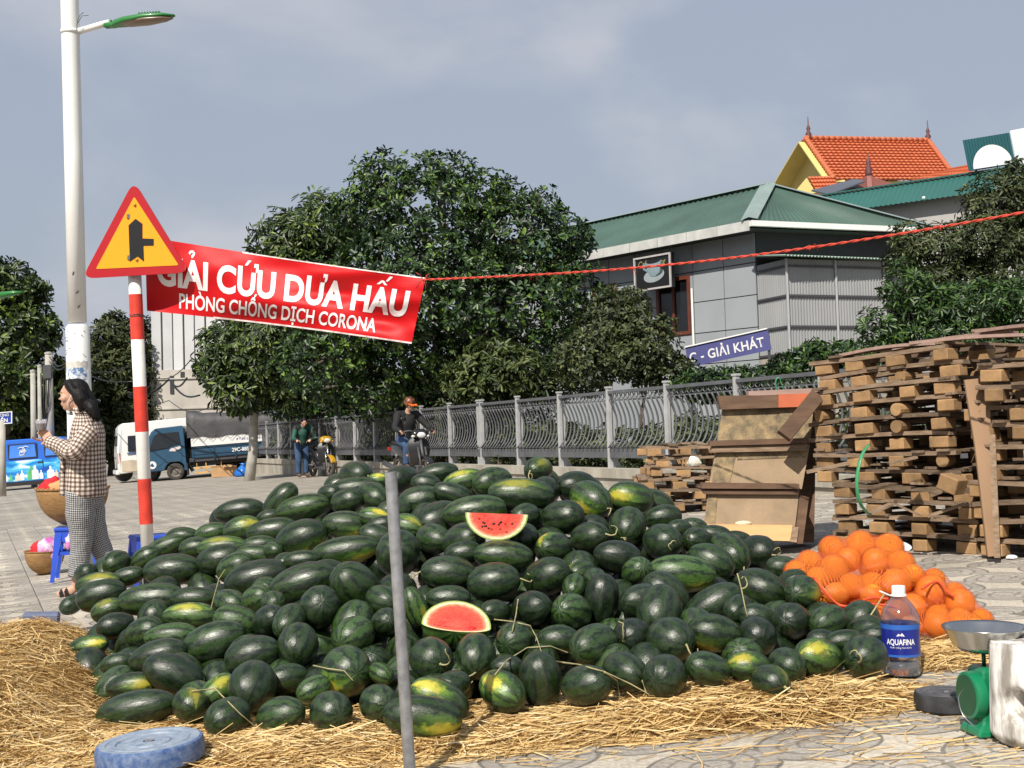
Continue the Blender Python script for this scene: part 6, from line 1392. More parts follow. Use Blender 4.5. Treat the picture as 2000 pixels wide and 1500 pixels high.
b = MB(); b.box((-1.85, 0, .62), (2.75, w*.99, .12)); b.box((-1.85, 0, .50), (2.75, .5, .12)); b.build('chassis', GREYMETAL, tk)
for z0, z1, nm, mt_ in ((.68, 1.0, 'bed_side', TBLUE), (1.06, 1.44, 'side_panel', WPAN)):
    for yy in (w/2, -w/2): b = MB(); b.box((-1.88, yy, (z0+z1)/2), (2.62, .035, z1-z0)); b.build(nm, mt_, tk, bevel=.01)
b = MB()
for x0 in (-.62, -1.3, -2.0, -2.7, -3.15): b.bar((x0, w/2+.025, .62), (x0, w/2+.025, 1.02), .05, .03)
for zz in (.80, .70, 1.02): b.bar((-.58, w/2+.025, zz), (-3.18, w/2+.025, zz), .03, .03)
b.build('bed_rail', mat('truck_blue_dark', (.012, .045, .09), .4), tk)
text_on('plate_number', '29C-885.57', PRINTW, tk, (-1.88, w/2+.045, .80), (-1, 0, 0), (0, 0, 1), .17, bold=.02, sx=.95); text_on('lettering', 'ĐT 0913 911 536', mat('print_blue', (.10, .12, .3), .5), tk, (-2.05, w/2+.022, 1.16), (-1, 0, 0), (0, 0, 1), .11, bold=.01)
b = MB(); rings = []
for i, x0 in enumerate(np.linspace(-.46, -3.3, 12)):
    sag = .05*(1 if i % 3 else 0); top = 2.28+.04*math.sin(i*1.9)-sag-.02*i; rg = []
    for k in range(17):
        a = math.pi*k/16; cc = math.copysign(abs(math.cos(a))**.35, math.cos(a)); ss = abs(math.sin(a))**.45; rg.append((x0, cc*(w/2+.05+.02*math.sin(i*2.3+k)), 1.36+.03*math.sin(i*1.3)+(top-1.36)*ss))
    rings.append(rg)
m_ = 17; b.add([p for r in rings for p in r], [(i*m_+k, i*m_+k+1, (i+1)*m_+k+1, (i+1)*m_+k) for i in range(11) for k in range(m_-1)] + [tuple(range(m_))]); b.build('tarpaulin', TARP, tk, True)
b = MB(); pts = [(-.6-.16*k, w/2+.075, 1.40 if k % 2 else 1.24) for k in range(17)]; b.tube(pts, .008, 4); b.build('lashing', GREYMETAL, tk)
b = MB()
for zz in (.18, .34): b.bar((-.62, w/2-.06, zz), (-1.75, w/2-.06, zz), .03, .05)
for x0 in (-.7, -1.0, -1.5): b.bar((x0, w/2-.06, .16), (x0, w/2-.06, .5), .03, .04)
b.build('side_guard', mat('guard_yellow', (.62, .36, .10), .5, var=.2), tk)
wheel(tk, 0, w/2-.12, .285, .2); wheel(tk, 0, -w/2+.12, .285, .2); wheel(tk, -2.55, w/2-.14, .285, .28); wheel(tk, -2.55, -w/2+.14, .285, .28)
b = MB(); b.box((-.40, w/2-.1, .34), (.04, .3, .4)); b.tube([(-.45, w/2-.2, .45), (-.55, w/2-.2, .25)], .06, 8); b.build('mudflap', TRIMK, tk)
b = MB(); b.ball((-.02, .25, 1.36), (.09, .09, .12), 8, 6); b.box((-.05, .25, 1.10), (.2, .4, .34)); b.build('driver_seat', mat('seat_tan', (.35, .24, .12), .7, var=.3, scale=10), tk)
place(tk, tp_+Vector((0, w*.5, .0)), (-.985, -.16))
# white van, seen from its rear quarter, nose to the right
VW = mat('van_white', (.78, .77, .74), .35, var=.05, scale=1, coat=.4); VDIRT = mat('van_dirt', (.52, .44, .33), .6, var=.25, scale=3)
vn = thing('white_van', 'white high roof passenger van parked behind the striped sign post', 'van'); w = 1.9
vp = [(-1.0, .34), (-1.06, .5), (-1.07, 1.0), (-.98, 1.9), (-.85, 2.06), (2.5, 2.12), (2.9, 1.9), (3.4, 1.15), (3.75, .95), (3.8, .36), (3.2, .34)] + [(2.75+.40*math.cos(a), .33+.40*math.sin(a)) for a in [R(8+164*i/8) for i in range(9)]] + [(.42, .34)] + [(.40*math.cos(a), .33+.40*math.sin(a)) for a in [R(8+164*i/8) for i in range(9)]]
shell(vp, w, .10).build('body', VW, vn, bevel=.03)
yr = -w/2
for x0, x1 in ((-.72, -.02), (.12, 1.05), (1.18, 2.1)): rfl('side_window', [(x0, 1.08), (x1, 1.08), (x1, 1.62), (x0+.03, 1.62)], yr-.022, CARGLASS, vn, .012, .09)
rfl('side_trim', [(-.75, 1.0), (3.2, 1.0), (3.2, 1.05), (-.75, 1.05)], yr-.003, mat('trim_blue', (.08, .14, .3), .5), vn, .01)
rfl('lower_panel', [(-.95, .42), (-.46, .40), (-.30, .72), (-.6, .8), (-.95, .78)], yr-.002, VDIRT, vn, .008)
b = MB(); b.box((-1.02, yr+.06, .88), (.09, .10, .34)); b.build('tail_light', LAMPR, vn); b = MB(); b.box((-1.02, -yr-.06, .88), (.09, .10, .34)); b.build('tail_light', LAMPR, vn)
for yy in (-.46, .46):
    b = MB(); b.quad((-1.055, yy-.34, 1.12), (-1.055, yy+.34, 1.12), (-1.01, yy+.32, 1.66), (-1.01, yy-.32, 1.66)); b.build('rear_window', CARGLASS, vn)
b = MB(); b.bar((-1.085, 0, .45), (-1.02, 0, 1.95), .015, .02, up=(0, 1, 0)); b.box((-1.09, .12, .9), (.03, .12, .04)); b.build('door_seam', TRIMK, vn)
b = MB(); b.box((-1.08, 0, .40), (.14, w*.98, .16)); b.build('bumper', VW, vn, bevel=.03)
b = MB(); b.tube([(-.85, .3, .36), (-.85, -.3, .36)], .3, 14); b.build('spare_wheel', TYRE, vn, 'auto')
for xx in (0, 2.75):
    for yy in (-.82, .82): wheel(vn, xx, yy, .33, .2)
place(vn, gnd(262, 942)+Vector((.25, .95, 0)), (.93, .36))
# blue delivery van with printed side
BV = mat('van_blue', (.02, .13, .58), .3, var=.08, scale=1, coat=.4)
bv = thing('blue_van', 'bright blue minivan with printed bottles and a ring emblem on its side', 'van'); w = 1.5
def vanart():
    m = bpy.data.materials.new('van_print'); m.use_nodes = True; t = m.node_tree; b = t.nodes['Principled BSDF']; b.inputs['Roughness'].default_value = .3
    tcn = N(t, 'ShaderNodeTexCoord'); mpn = N(t, 'ShaderNodeMapping'); mpn.inputs['Scale'].default_value = (.9, 1, 3.2); L(t, tcn.outputs['Object'], mpn.inputs[0])
    nz = N(t, 'ShaderNodeTexNoise'); nz.inputs['Scale'].default_value = 1.4; nz.inputs['Detail'].default_value = 3; nz.inputs['Distortion'].default_value = .6; L(t, mpn.outputs[0], nz.inputs['Vector'])
    rp = N(t, 'ShaderNodeValToRGB'); e = rp.color_ramp.elements
    for _ in range(2): e.new(.5)
    for i, (p, c) in enumerate(((.36, (.01, .08, .40)), (.47, (.02, .25, .65)), (.55, (.10, .50, .78)), (.64, (.65, .80, .88)))): e[i].position = p; e[i].color = (*c, 1)
    L(t, nz.outputs['Fac'], rp.inputs[0]); L(t, rp.outputs[0], b.inputs['Base Color']); return m
prof = [(-1.7, .16), (-1.74, .5), (-1.70, .95), (-1.6, 1.42), (-1.5, 1.52), (1.1, 1.54), (1.35, 1.42), (1.75, .85), (1.85, .6), (1.85, .18)]
shell(prof, w, .08).build('body', BV, bv, bevel=.03)
yl = w/2; VART = vanart()
for x0, x1 in ((-1.66, -.92), (-.90, .42), (.44, 1.3)): rfl('printed_panel', [(x0, .28), (x1-.012, .28), (x1-.012, .88), (x0, .90)], yl-.002, VART, bv, .012)
for x0, x1 in ((-1.58, -1.0), (-.72, .10), (.52, 1.1)):
    rfl('side_window', [(x0, .98), (x1, .98), (x1-.03, 1.36), (x0+.03, 1.36)], yl+.006, mat('window_film', (.06, .21, .66), .25, var=.15, scale=2) if x1 < .3 else CARGLASS, bv, .012, .085)
    b = MB(); rect_frame(b, Vector((x1+.03, yl+.002, .95)), Vector((-1, 0, -.0)), Vector((0, -.03, 1)), x1-x0+.06, .45, .03, .01, None); b.build('window_seal', TRIMK, bv)
b = MB(); c = (-.34, yl+.016, 1.17)
for a0, a1, r_ in ((40, 300, .12), (-20, 150, .10)):
    cc = Vector(c)+(Vector((.06, 0, 0)) if r_ > .11 else Vector((-.08, 0, .04))); b.tube([cc+Vector((r_*math.cos(R(a0+(a1-a0)*k/14)), 0, r_*math.sin(R(a0+(a1-a0)*k/14)))) for k in range(15)], .010, 5)
b.build('ring_emblem', PRINTW, bv, True)
text_on('lettering', 'Jelly', PRINTW, bv, (-.22, yl+.018, 1.13), (-1, 0, 0), (0, -.05, 1), .13, bold=.02, shear=.2); text_on('lettering', 'nước giặt', mat('print_pale', (.4, .5, .7), .5), bv, (-.15, yl+.018, 1.02), (-1, 0, 0), (0, -.05, 1), .06)
PB = [mat('bottle_print_white', (.72, .76, .78), .4, var=.1), mat('bottle_print_green', (.10, .42, .16), .4, var=.25), mat('bottle_print_cream', (.66, .58, .45), .4, var=.15)]
for k, (x0, w0, h0, mi) in enumerate(((.26, .09, .20, 0), (.12, .08, .22, 1), (-.04, .17, .22, 2), (-.20, .12, .30, 0), (-.42, .26, .40, 1), (-.56, .2, .42, 0), (-.78, .12, .26, 0), (-1.02, .22, .36, 0), (-1.24, .12, .24, 2))):
    z0 = .30; rfl('printed_bottle', [(x0, z0), (x0-w0, z0), (x0-w0, z0+h0*.6), (x0-w0*.65, z0+h0*.75), (x0-w0*.65, z0+h0), (x0-w0*.35, z0+h0), (x0-w0*.35, z0+h0*.75), (x0, z0+h0*.6)], yl+.012+.002*(k % 2), PB[mi], bv, .003)
b = MB(); b.box((0, yl, .2), (3.5, .06, .12)); b.build('sill', TRIMK, bv)
for x0 in (-.84, .46): b = MB(); b.box((x0, yl+.02, .80), (.16, .025, .035)); b.build('handle', TRIMK, bv)
for xx in (-1.25, 1.25):
    for yy in (-.62, .62): wheel(bv, xx, yy, .26, .16)
place(bv, gnd(34, 957)+Vector((-.15, .75, -.02)), (-.99, -.10)); bv.matrix_world = bv.matrix_world @ Matrix.Diagonal((1.15, 1.1, 1.2, 1))
# carton and blue bag beside the truck
cbx = gnd(434, 932); cb = thing('carton', 'brown cardboard carton on the ground beside the truck', 'carton', cbx, R(-6)); sx_ = F/depth(cbx)
CARD = mat('cardboard', (.42, .25, .12), .85, var=.18, scale=4, detail=8)
b = MB(); b.box((0, .2, .18), (.72, .4, .36)); b.build('box', CARD, cb, bevel=.01)
b = MB(); b.box((-.2, .0, .355), (.34, .04, .02), rot=(.5, 0, 0)); b.box((.2, -.03, .36), (.3, .16, .012), rot=(.4, 0, 0)); b.build('flap', CARD, cb)
BAG = mat('blue_plastic', (.015, .14, .52), .35, var=.2, scale=6)
bgp = gnd(472, 931); b = MB(); rr = random.Random(3); rings = []
for z, r_ in ((0, .22), (.08, .26), (.2, .22), (.3, .12), (.36, .06), (.42, .10)): rings.append([(r_*(1+rr.uniform(-.2, .2))*math.cos(2*math.pi*k/12), r_*(1+rr.uniform(-.2, .2))*math.sin(2*math.pi*k/12), z) for k in range(12)])
b.loft(rings); o = b.build('plastic_bag', BAG, None, True); o.location = bgp+Vector((0, .2, 0)); setp(o, 'crumpled blue plastic bag next to the brown carton', 'bag')
# ------------------------------------------------------------------ utility poles, wires, signs on the left
CPOLE = mat('concrete_pole', (.38, .36, .32), .9, var=.2, scale=3)
for x, y0, y1, r_, d, lab in ((66, 850, 725, 6, 47, 'thinnest of the pale concrete posts above the blue van'), (79, 850, 715, 5, 49, 'middle concrete post above the blue van'), (97, 848, 690, 9, 46, 'thickest dark concrete utility pole carrying cables')):
    bp_ = P(x, y0, d); bp_.z = G(bp_.x, bp_.y); t = thing('concrete_pole', lab, 'pole', bp_, 0, 'concrete poles behind the blue van'); tp2 = P(x-2, y1, d)-bp_; s3 = F/d
    b = MB(); b.tube([Vector(), tp2], [r_/s3*1.05, r_/s3*.8], 10); b.build('shaft', CPOLE, t, True)
    b = MB(); b.lathe([(r_/s3*.9, -.04), (r_/s3*.9, .03), (.03, .06)], 10, tp2); b.build('cap', CPOLE, t)
    if r_ == 9:
        b = MB(); b.box(tp2*.93, (.5, .08, .08)); b.box(tp2*.86+Vector((0, -.1, 0)), (.3, .2, .5)); b.build('junction_box', GREYMETAL, t)
        b = MB()
        for k in range(5): b.tube([tp2*.85+Vector((.1*k-.25, -.15, 0)), tp2*.6+Vector((.06*k-.2, -.2, 0)), tp2*.25+Vector((-.1-.05*k, -.2, 0))], .02, 5)
        b.build('cable_bundle', BLACK, t, True)
def wire(pxs, label, r=.02):
    pts = [P(*p) for p in pxs]; c = pts[0]; b = MB(); q = []
    for i in range(len(pts)-1):
        for k in range(8): t_ = k/8; q.append(pts[i].lerp(pts[i+1], t_)-Z*(.25*math.sin(math.pi*t_))-c)
    q.append(pts[-1]-c); b.tube(q, r, 5); o = b.build('cable', BLACK, None, True); o.location = c; setp(o, label, 'cable', 'overhead cables')
wire([(96, 696, 46), (131, 706, 40), (260, 745, 38)], 'black cable dropping from the utility pole behind the light pole'); wire([(96, 705, 46), (131, 712, 41), (255, 715, 42)], 'second black cable sagging behind the light pole')
wire([(250, 775, 40), (302, 738, 40), (375, 700, 37)], 'thin cable slanting up across the concrete building', .016); wire([(250, 770, 40), (330, 741, 39), (365, 738, 37)], 'thick cable crossing level before the concrete building', .03); wire([(250, 770, 40), (330, 741, 39), (390, 772, 36)], 'thick cable sloping down to the mango tree trunk', .03); wire([(250, 765, 40), (330, 782, 39), (410, 795, 37)], 'thin sagging cable just above the truck tarpaulin', .012)
sgp = P(4, 816, 38); ss = thing('street_sign', 'small blue street name sign at the left edge above the blue van', 'street sign', Vector((sgp.x, sgp.y, G(sgp.x, sgp.y))))
SBL = mat('street_sign_blue', (.012, .055, .36), .4)
c = [P(-42, 809, 37.8), P(24, 803, 38), P(24.5, 827, 38), P(-42, 833, 37.8)]; x = (c[1]-c[0]).normalized(); y = (c[0]-c[3]).normalized()
b = MB(); b.prism(c, FWD*.04); b.build('plate', SBL, ss, world=True); b = MB(); rect_frame(b, c[3]-FWD*.01, x, y, (c[1]-c[0]).length, (c[0]-c[3]).length, .03, .02, None); b.build('border', PRINTW, ss, world=True)
text_on('lettering', 'PHƯỜNG', PRINTW, ss, c[3]+x*.40+y*.24-FWD*.012-ss.location, x, y, .115, bold=.01); text_on('lettering', 'ÚC BẾN', PRINTW, ss, c[3]+x*.28+y*.06-FWD*.012-ss.location, x, y, .16, bold=.03)
b = MB(); b.tube([ss.location, sgp-Z*.1], .10, 10); b.build('post', CPOLE, ss, True, world=True)
gl = P(-8, 578, 30); gb = Vector((gl.x-1.0, gl.y, G(gl.x, gl.y))); g = thing('street_lamp', 'far green street lamp head poking from the left edge against the tree', 'street lamp', gb)
b = MB(); b.tube([gb, Vector((gb.x, gb.y, gl.z))], .09, 10); b.tube([Vector((gb.x, gb.y, gl.z-.1)), gl], .04, 8); b.build('post', POLEW, g, True, world=True)
b = MB(); q0, q1 = P(-14, 579, 30), P(44, 570, 29.8); rings = []; dx = (q1-q0).normalized(); sd = dx.cross(Z).normalized()
for f, w0, h0 in ((0, .05, .05), (.3, .12, .08), (.7, .11, .06), (1, .03, .02)): rings.append([q0.lerp(q1, f)+sd*(w0*math.cos(a))+Z*(h0*math.sin(a)) for a in [2*math.pi*k/10 for k in range(10)]])
b.loft(rings); b.build('lamp_head', LG, g, True, world=True)
# ------------------------------------------------------------------ people
SKIN = mat('skin', (.52, .30, .21), .5, var=.08, scale=12); HAIR = mat('black_hair', (.006, .005, .005), .6, spec=.25, var=.4, scale=40, stretch=(1, 1, .15), bump=.006, bscale=55); EYE = mat('eye', (.01, .008, .008), .15); LIP = mat('lip', (.42, .13, .11), .45)
def checkmat(name, c1, c2, c3, p, bump=.0):
    m = bpy.data.materials.new(name); m.use_nodes = True; t = m.node_tree; b = t.nodes['Principled BSDF']; b.inputs['Roughness'].default_value = .85
    tcn = N(t, 'ShaderNodeTexCoord'); wob = N(t, 'ShaderNodeTexNoise'); wob.inputs['Scale'].default_value = 9; L(t, tcn.outputs['Object'], wob.inputs['Vector'])
    ws = N(t, 'ShaderNodeVectorMath', operation='SCALE'); ws.inputs['Scale'].default_value = p*.45; L(t, wob.outputs['Color'], ws.inputs[0])
    ad = N(t, 'ShaderNodeVectorMath', operation='ADD'); L(t, tcn.outputs['UV'], ad.inputs[0]); L(t, ws.outputs[0], ad.inputs[1])
    sp = N(t, 'ShaderNodeSeparateXYZ'); L(t, ad.outputs[0], sp.inputs[0]); o = []
    for k in (0, 1):
        mu = N(t, 'ShaderNodeMath', operation='MULTIPLY'); mu.inputs[1].default_value = 1/p; L(t, sp.outputs[k], mu.inputs[0])
        f = N(t, 'ShaderNodeMath', operation='FRACT'); L(t, mu.outputs[0], f.inputs[0]); g = N(t, 'ShaderNodeMath', operation='GREATER_THAN'); g.inputs[1].default_value = .52; L(t, f.outputs[0], g.inputs[0]); o.append(g.outputs[0])
    s = N(t, 'ShaderNodeMath', operation='ADD'); L(t, o[0], s.inputs[0]); L(t, o[1], s.inputs[1]); h = N(t, 'ShaderNodeMath', operation='MULTIPLY'); h.inputs[1].default_value = .5; L(t, s.outputs[0], h.inputs[0])
    rp = N(t, 'ShaderNodeValToRGB'); rp.color_ramp.interpolation = 'CONSTANT'; e = rp.color_ramp.elements; e.new(.5)
    for i, (q, c) in enumerate(((0, c1), (.3, c2), (.8, c3))): e[i].position = q; e[i].color = (*c, 1)
    L(t, h.outputs[0], rp.inputs[0]); L(t, rp.outputs[0], b.inputs['Base Color'])
    fb = N(t, 'ShaderNodeTexNoise'); fb.inputs['Scale'].default_value = 16; L(t, tcn.outputs['Object'], fb.inputs['Vector']); bp = N(t, 'ShaderNodeBump'); bp.inputs['Distance'].default_value = .012; L(t, fb.outputs['Fac'], bp.inputs['Height']); L(t, bp.outputs[0], b.inputs['Normal'])
    return m
GING = checkmat('brown_gingham', (.66, .59, .51), (.27, .20, .165), (.085, .058, .048), .034)
HOUND = checkmat('black_white_check', (.52, .52, .52), (.16, .16, .165), (.025, .025, .028), .017)
def ringtube(pts, rad, n=14, sq=1.0):
    pts = [Vector(p) for p in pts]; m = len(pts); out = []; x = None
    for i in range(m):
        d = (pts[min(i+1, m-1)]-pts[max(i-1, 0)]).normalized()
        if x is None:
            x = d.cross(Vector((0, 1, .1)))
            x = x if x.length > .1 else d.cross(Vector((1, 0, 0)))
        x = (x-d*x.dot(d)).normalized(); y = d.cross(x); out.append([pts[i]+x*(rad[i]*math.cos(2*math.pi*k/n))+y*(rad[i]*sq*math.sin(2*math.pi*k/n)) for k in range(n)])
    return out
def smooth_path(pts, rad, k=4):
    q, r = [], []
    for i in range(len(pts)-1):
        p0, p1, p2, p3 = [Vector(pts[max(0, min(len(pts)-1, i+j))]) for j in (-1, 0, 1, 2)]
        for s in range(k):
            t = s/k; q.append(.5*((2*p1)+(p2-p0)*t+(2*p0-5*p1+4*p2-p3)*t*t+(3*p1-p0-3*p2+p3)*t**3)); r.append(rad[i]*(1-t)+rad[i+1]*t)
    q.append(Vector(pts[-1])); r.append(rad[-1]); return q, r
def limb(b, pts, rad, n=12): q, r = smooth_path(pts, rad); b.loft(ringtube(q, r, n)); return b
def remesh(b, name, mt, parent, vox, it=3):
    me = b.mesh(name, mt); o = mk(name, me); m = o.modifiers.new('r', 'REMESH'); m.mode = 'VOXEL'; m.voxel_size = vox; s = o.modifiers.new('s', 'SMOOTH'); s.factor = .5; s.iterations = it
    me2 = eval_mesh(o, name); bpy.data.objects.remove(o); me2.materials.clear(); me2.materials.append(mt); me2.shade_smooth(); return mk(name, me2, parent)
def head(b, c, f, u, sc_=1.0):
    """head centred at c facing f; f, u unit vectors"""
    f = Vector(f).normalized(); u = Vector(u); u = (u-f*u.dot(f)).normalized(); s = u.cross(f); M = Matrix((f, s, u)).transposed(); q = sc_
    A = lambda x, y, z: Vector(c)+M@Vector((x, y, z))*q
    b.ball(A(-.012, 0, .025), (.096*q, .074*q, .098*q), 20, 14, M); b.ball(A(.022, 0, -.045), (.068*q, .058*q, .072*q), 18, 12, M); b.ball(A(.062, 0, -.088), (.024*q, .028*q, .020*q), 10, 8, M)
    b.ball(A(.072, 0, .012), (.022*q, .05*q, .05*q), 12, 8, M)
    b.loft([[A(.078, 0, .028), A(.076, .006, .026), A(.076, -.006, .026)][::1], [A(.108, 0, -.016), A(.095, .013, -.02), A(.095, -.013, -.02)], [A(.088, 0, -.032), A(.082, .014, -.03), A(.082, -.014, -.03)]])
    b.ball(A(.106, 0, -.018), (.009*q, .011*q, .008*q), 8, 6, M); b.ball(A(.086, 0, -.052), (.014*q, .022*q, .007*q), 10, 6, M); b.ball(A(.084, 0, -.066), (.014*q, .020*q, .008*q), 10, 6, M)
    for y in (-1, 1): b.ball(A(.060, y*.045, -.02), (.03*q, .025*q, .028*q), 10, 8, M); b.ball(A(-.012, y*.076, -.012), (.018*q, .009*q, .030*q), 10, 8, M)
    return A, M
def face(A, M, parent, q=1.0):
    for y in (-1, 1):
        b = MB(); b.ball(A(.082, y*.031, .006), (.006*q, .014*q, .006*q), 8, 6, M); b.build('eye', EYE, parent, True)
        b = MB(); b.bar(A(.084, y*.016, .026), A(.074, y*.05, .027), .006*q, .005*q); b.build('eyebrow', HAIR, parent)
    b = MB(); b.ball(A(.092, 0, -.059), (.009*q, .019*q, .007*q), 8, 6, M); b.build('lips', LIP, parent, True)
def hand(b, w, d, palm, curl=.5, L_=.085, thumb=1):
    """wrist w, direction d, palm normal; fingers curl toward the palm normal"""
    d = Vector(d).normalized(); n = Vector(palm); n = (n-d*n.dot(d)).normalized(); s = d.cross(n)
    c = w+d*L_*.5; M = Matrix((d, s, n)).transposed(); b.ball(c, (L_*.62, .040, .017), 12, 8, M)
    for k, (o, l) in enumerate(((-.030, .068), (-.010, .078), (.010, .073), (.029, .058))):
        p = w+d*L_*.95+s*o; pts = [p-d*.03, p]; a = 0
        for j in range(3): a += curl*.9; p = p+(d*math.cos(a)+n*math.sin(a))*l*(.45, .32, .27)[j]; pts.append(p)
        b.loft(ringtube(pts, [.0095, .0092, .0085, .008, .0065], 8))
    p = w+d*L_*.30-s*.028*thumb; pts = [p, p+(d*.6-s*.75*thumb+n*.3)*.035, p+(d*.9-s*.75*thumb+n*.7)*.062, p+(d*1.05-s*.5*thumb+n*1.0)*.085]; b.loft(ringtube(pts, [.013, .012, .010, .007], 8))
# --- the woman walking past with a cup
WD = depth(gnd(140, 1163)); ws_ = F/WD
def wp(x, y, o=0): return P(x, y, WD+o)
WO = gnd(158, 1160)
wm = thing('person', 'woman with long black hair in brown checked jacket walking left holding a clear cup', 'person', WO)
left = -RGT; upw = Z
b = MB(); hc = wp(144, 772); A, HM = head(b, hc, left*.97-FWD*.12-Z*.10, Z+left*.1, 1.04)
limb(b, [hc+Z*-.05-left*.015, wp(160, 808), wp(165, 830)], [.052, .050, .07])
for yy, (ax0, rx, ry) in {835: (170, 28, .15), 880: (170, 28, .11), 930: (168, 27, .10), 975: (166, 30, .13)}.items(): pass
b.loft([[wp(cx, y)+RGT*(rx/ws_*math.cos(a))+FWD*(ry*math.sin(a)) for a in [2*math.pi*k/16 for k in range(16)]] for y, cx, rx, ry in ((822, 167, 16, .09), (838, 170, 28, .16), (880, 170, 27, .12), (930, 168, 26, .11), (985, 165, 28, .14))])
SHN, ELN, WRN = wp(178, 842, -.17), wp(143, 880, -.27), wp(98, 864, -.18)
SHF, ELF, WRF = wp(164, 842, .16), wp(134, 886, .13), wp(97, 862, .05)
for s, e, w_ in ((SHN, ELN, WRN), (SHF, ELF, WRF)): limb(b, [s, e, w_], [.05, .042, .028], 10); b.loft(ringtube([w_, w_+(w_-e).normalized()*.03], [.028, .025], 10))
hd_ = (wp(83, 836, -.09)-WRN).normalized(); hand(b, WRN, hd_, FWD*.9+left*.1, .5, .08, -1)
hd2 = (wp(84, 842, .02)-WRF).normalized(); hand(b, WRF, hd2, -FWD, .6, .075, 1)
KN, AN = wp(158, 1052, -.05), wp(149, 1128, -.04); KF, AF = wp(188, 1040, .10), wp(216, 1108, .12)
limb(b, [wp(160, 985, -.08), KN, AN], [.085, .058, .036]); limb(b, [wp(170, 985, .08), KF, AF], [.085, .056, .034])
b.loft(ringtube([AN+Z*.02, wp(148, 1146, -.04), wp(138, 1154, -.045), wp(120, 1160, -.05), wp(111, 1162, -.05)], [.036, .036, .038, .036, .018], 10, .62))
b.loft(ringtube([AF+Z*.02, wp(214, 1120, .12), wp(208, 1136, .12), wp(198, 1147, .12)], [.034, .034, .036, .02], 10, .62))
body = remesh(b, 'body', SKIN, None, .0062); body.parent = wm; body.location = -WO
face(A, HM, wm); 
for ch in wm.children:
    if ch.name.startswith(('eye', 'lip')): ch.location = -WO
def build_w(b, name, mt, sm=True): return b.build(name, mt, wm, sm, world=True)
b = MB(); us_ = None
def jring(y, cx, rx, ry, o=0, n=28, wav=0, ph=0): return [wp(cx, y, o)+RGT*(rx/ws_*math.cos(a)*(1+wav*math.sin(5*a+ph)))+FWD*(ry*math.sin(a)*(1+wav*math.sin(4*a+ph))) for a in [2*math.pi*k/n for k in range(n)]]
b.loft([jring(*a) for a in ((968, 168, 36.5, .19, 0, 28, .02, 0), (962, 168, 38, .20, 0, 28, .025, 0), (930, 168, 36.5, .195, 0, 28, .02, 1), (900, 169, 34.5, .19, 0, 28, .015, 2), (870, 170, 32.5, .185, 0, 28, .015, 3), (848, 171, 31.5, .185), (832, 171, 28, .17), (820, 168, 23, .13), (812, 165, 16, .085), (803, 163, 14.5, .075))], us=4)
for s, e, w_ in ((SHN, ELN, WRN), (SHF, ELF, WRF)):
    q, r = smooth_path([s+Z*.005, s.lerp(e, .5)+Z*.0, e-Z*.012, e.lerp(w_, .5), w_+(w_-e).normalized()*.012], [.078, .072, .064, .057, .052], 5); r = [x*(1+.05*math.sin(i*2.2)) for i, x in enumerate(r)]
    b.loft(ringtube(q, r, 16))
build_w(b, 'jacket', GING)
b = MB(); b.loft([[wp(125, y, .10)+RGT*(wd/ws_*math.cos(a))+FWD*(.05*math.sin(a)) for a in [2*math.pi*k/10 for k in range(10)]] for y, wd in ((885, 5), (920, 7), (962, 8), (968, 7))]); build_w(b, 'jacket_front', GING)
b = MB(); b.loft([[wp(cx, y)+RGT*(rx/ws_*math.cos(a))+FWD*(ry*math.sin(a)) for a in [2*math.pi*k/18 for k in range(18)]] for y, cx, rx, ry in ((806, 163, 17, .088), (796, 161, 17.5, .085), (797, 161, 14.5, .07), (806, 163, 14, .07))], caps=False); build_w(b, 'collar', GING)
b = MB()
q, r = smooth_path([wp(158, 958, -.085), wp(157, 1000, -.07), wp(159, 1050, -.05), wp(156, 1090, -.045), wp(152, 1126, -.04)], [.115, .112, .086, .076, .072], 4); b.loft(ringtube(q, [x*(1+.035*math.sin(i*1.7)) for i, x in enumerate(r)], 18))
q, r = smooth_path([wp(174, 958, .07), wp(177, 1000, .09), wp(188, 1045, .11), wp(203, 1082, .12), wp(215, 1105, .12)], [.115, .11, .088, .078, .072], 4); b.loft(ringtube(q, [x*(1+.03*math.sin(i*1.9)) for i, x in enumerate(r)], 18))
b.loft([jring(y, 166, rx, ry) for y, rx, ry in ((952, 30, .16), (975, 31, .17), (992, 28, .15))]); build_w(b, 'trousers', HOUND)
# hair: cap, side fall and long back
b = MB(); Mh = HM
b.ball(A(-.030, 0, .036), (.094, .082, .094), 18, 14, Mh); b.ball(A(.012, 0, .088), (.060, .064, .040), 12, 10, Mh)
for o_, pts, rr in ((0, [A(-.05, .0, .03), A(-.095, .0, -.06), wp(178, 795, -.0), wp(193, 822, -.02)], [.07, .074, .058, .014]), (0, [A(-.05, -.06, .03), A(-.075, -.075, -.06), wp(176, 793, -.09), wp(189, 818, -.10)], [.05, .05, .042, .012]), (0, [A(-.05, .06, .03), A(-.075, .07, -.06), wp(176, 794, .08), wp(188, 816, .08)], [.05, .05, .04, .012]),
    (0, [A(.015, .05, .082), A(-.015, .078, .03), A(-.050, .084, -.06), A(-.08, .078, -.12)], [.03, .028, .034, .015]), (0, [A(.015, -.05, .082), A(-.015, -.078, .035), A(-.050, -.084, -.05), A(-.08, -.078, -.12)], [.03, .028, .034, .015])): limb(b, pts, rr, 10)
o = remesh(b, 'hair', HAIR, None, .009, 2); o.parent = wm; o.location = -WO
b = MB(); rr = random.Random(2)
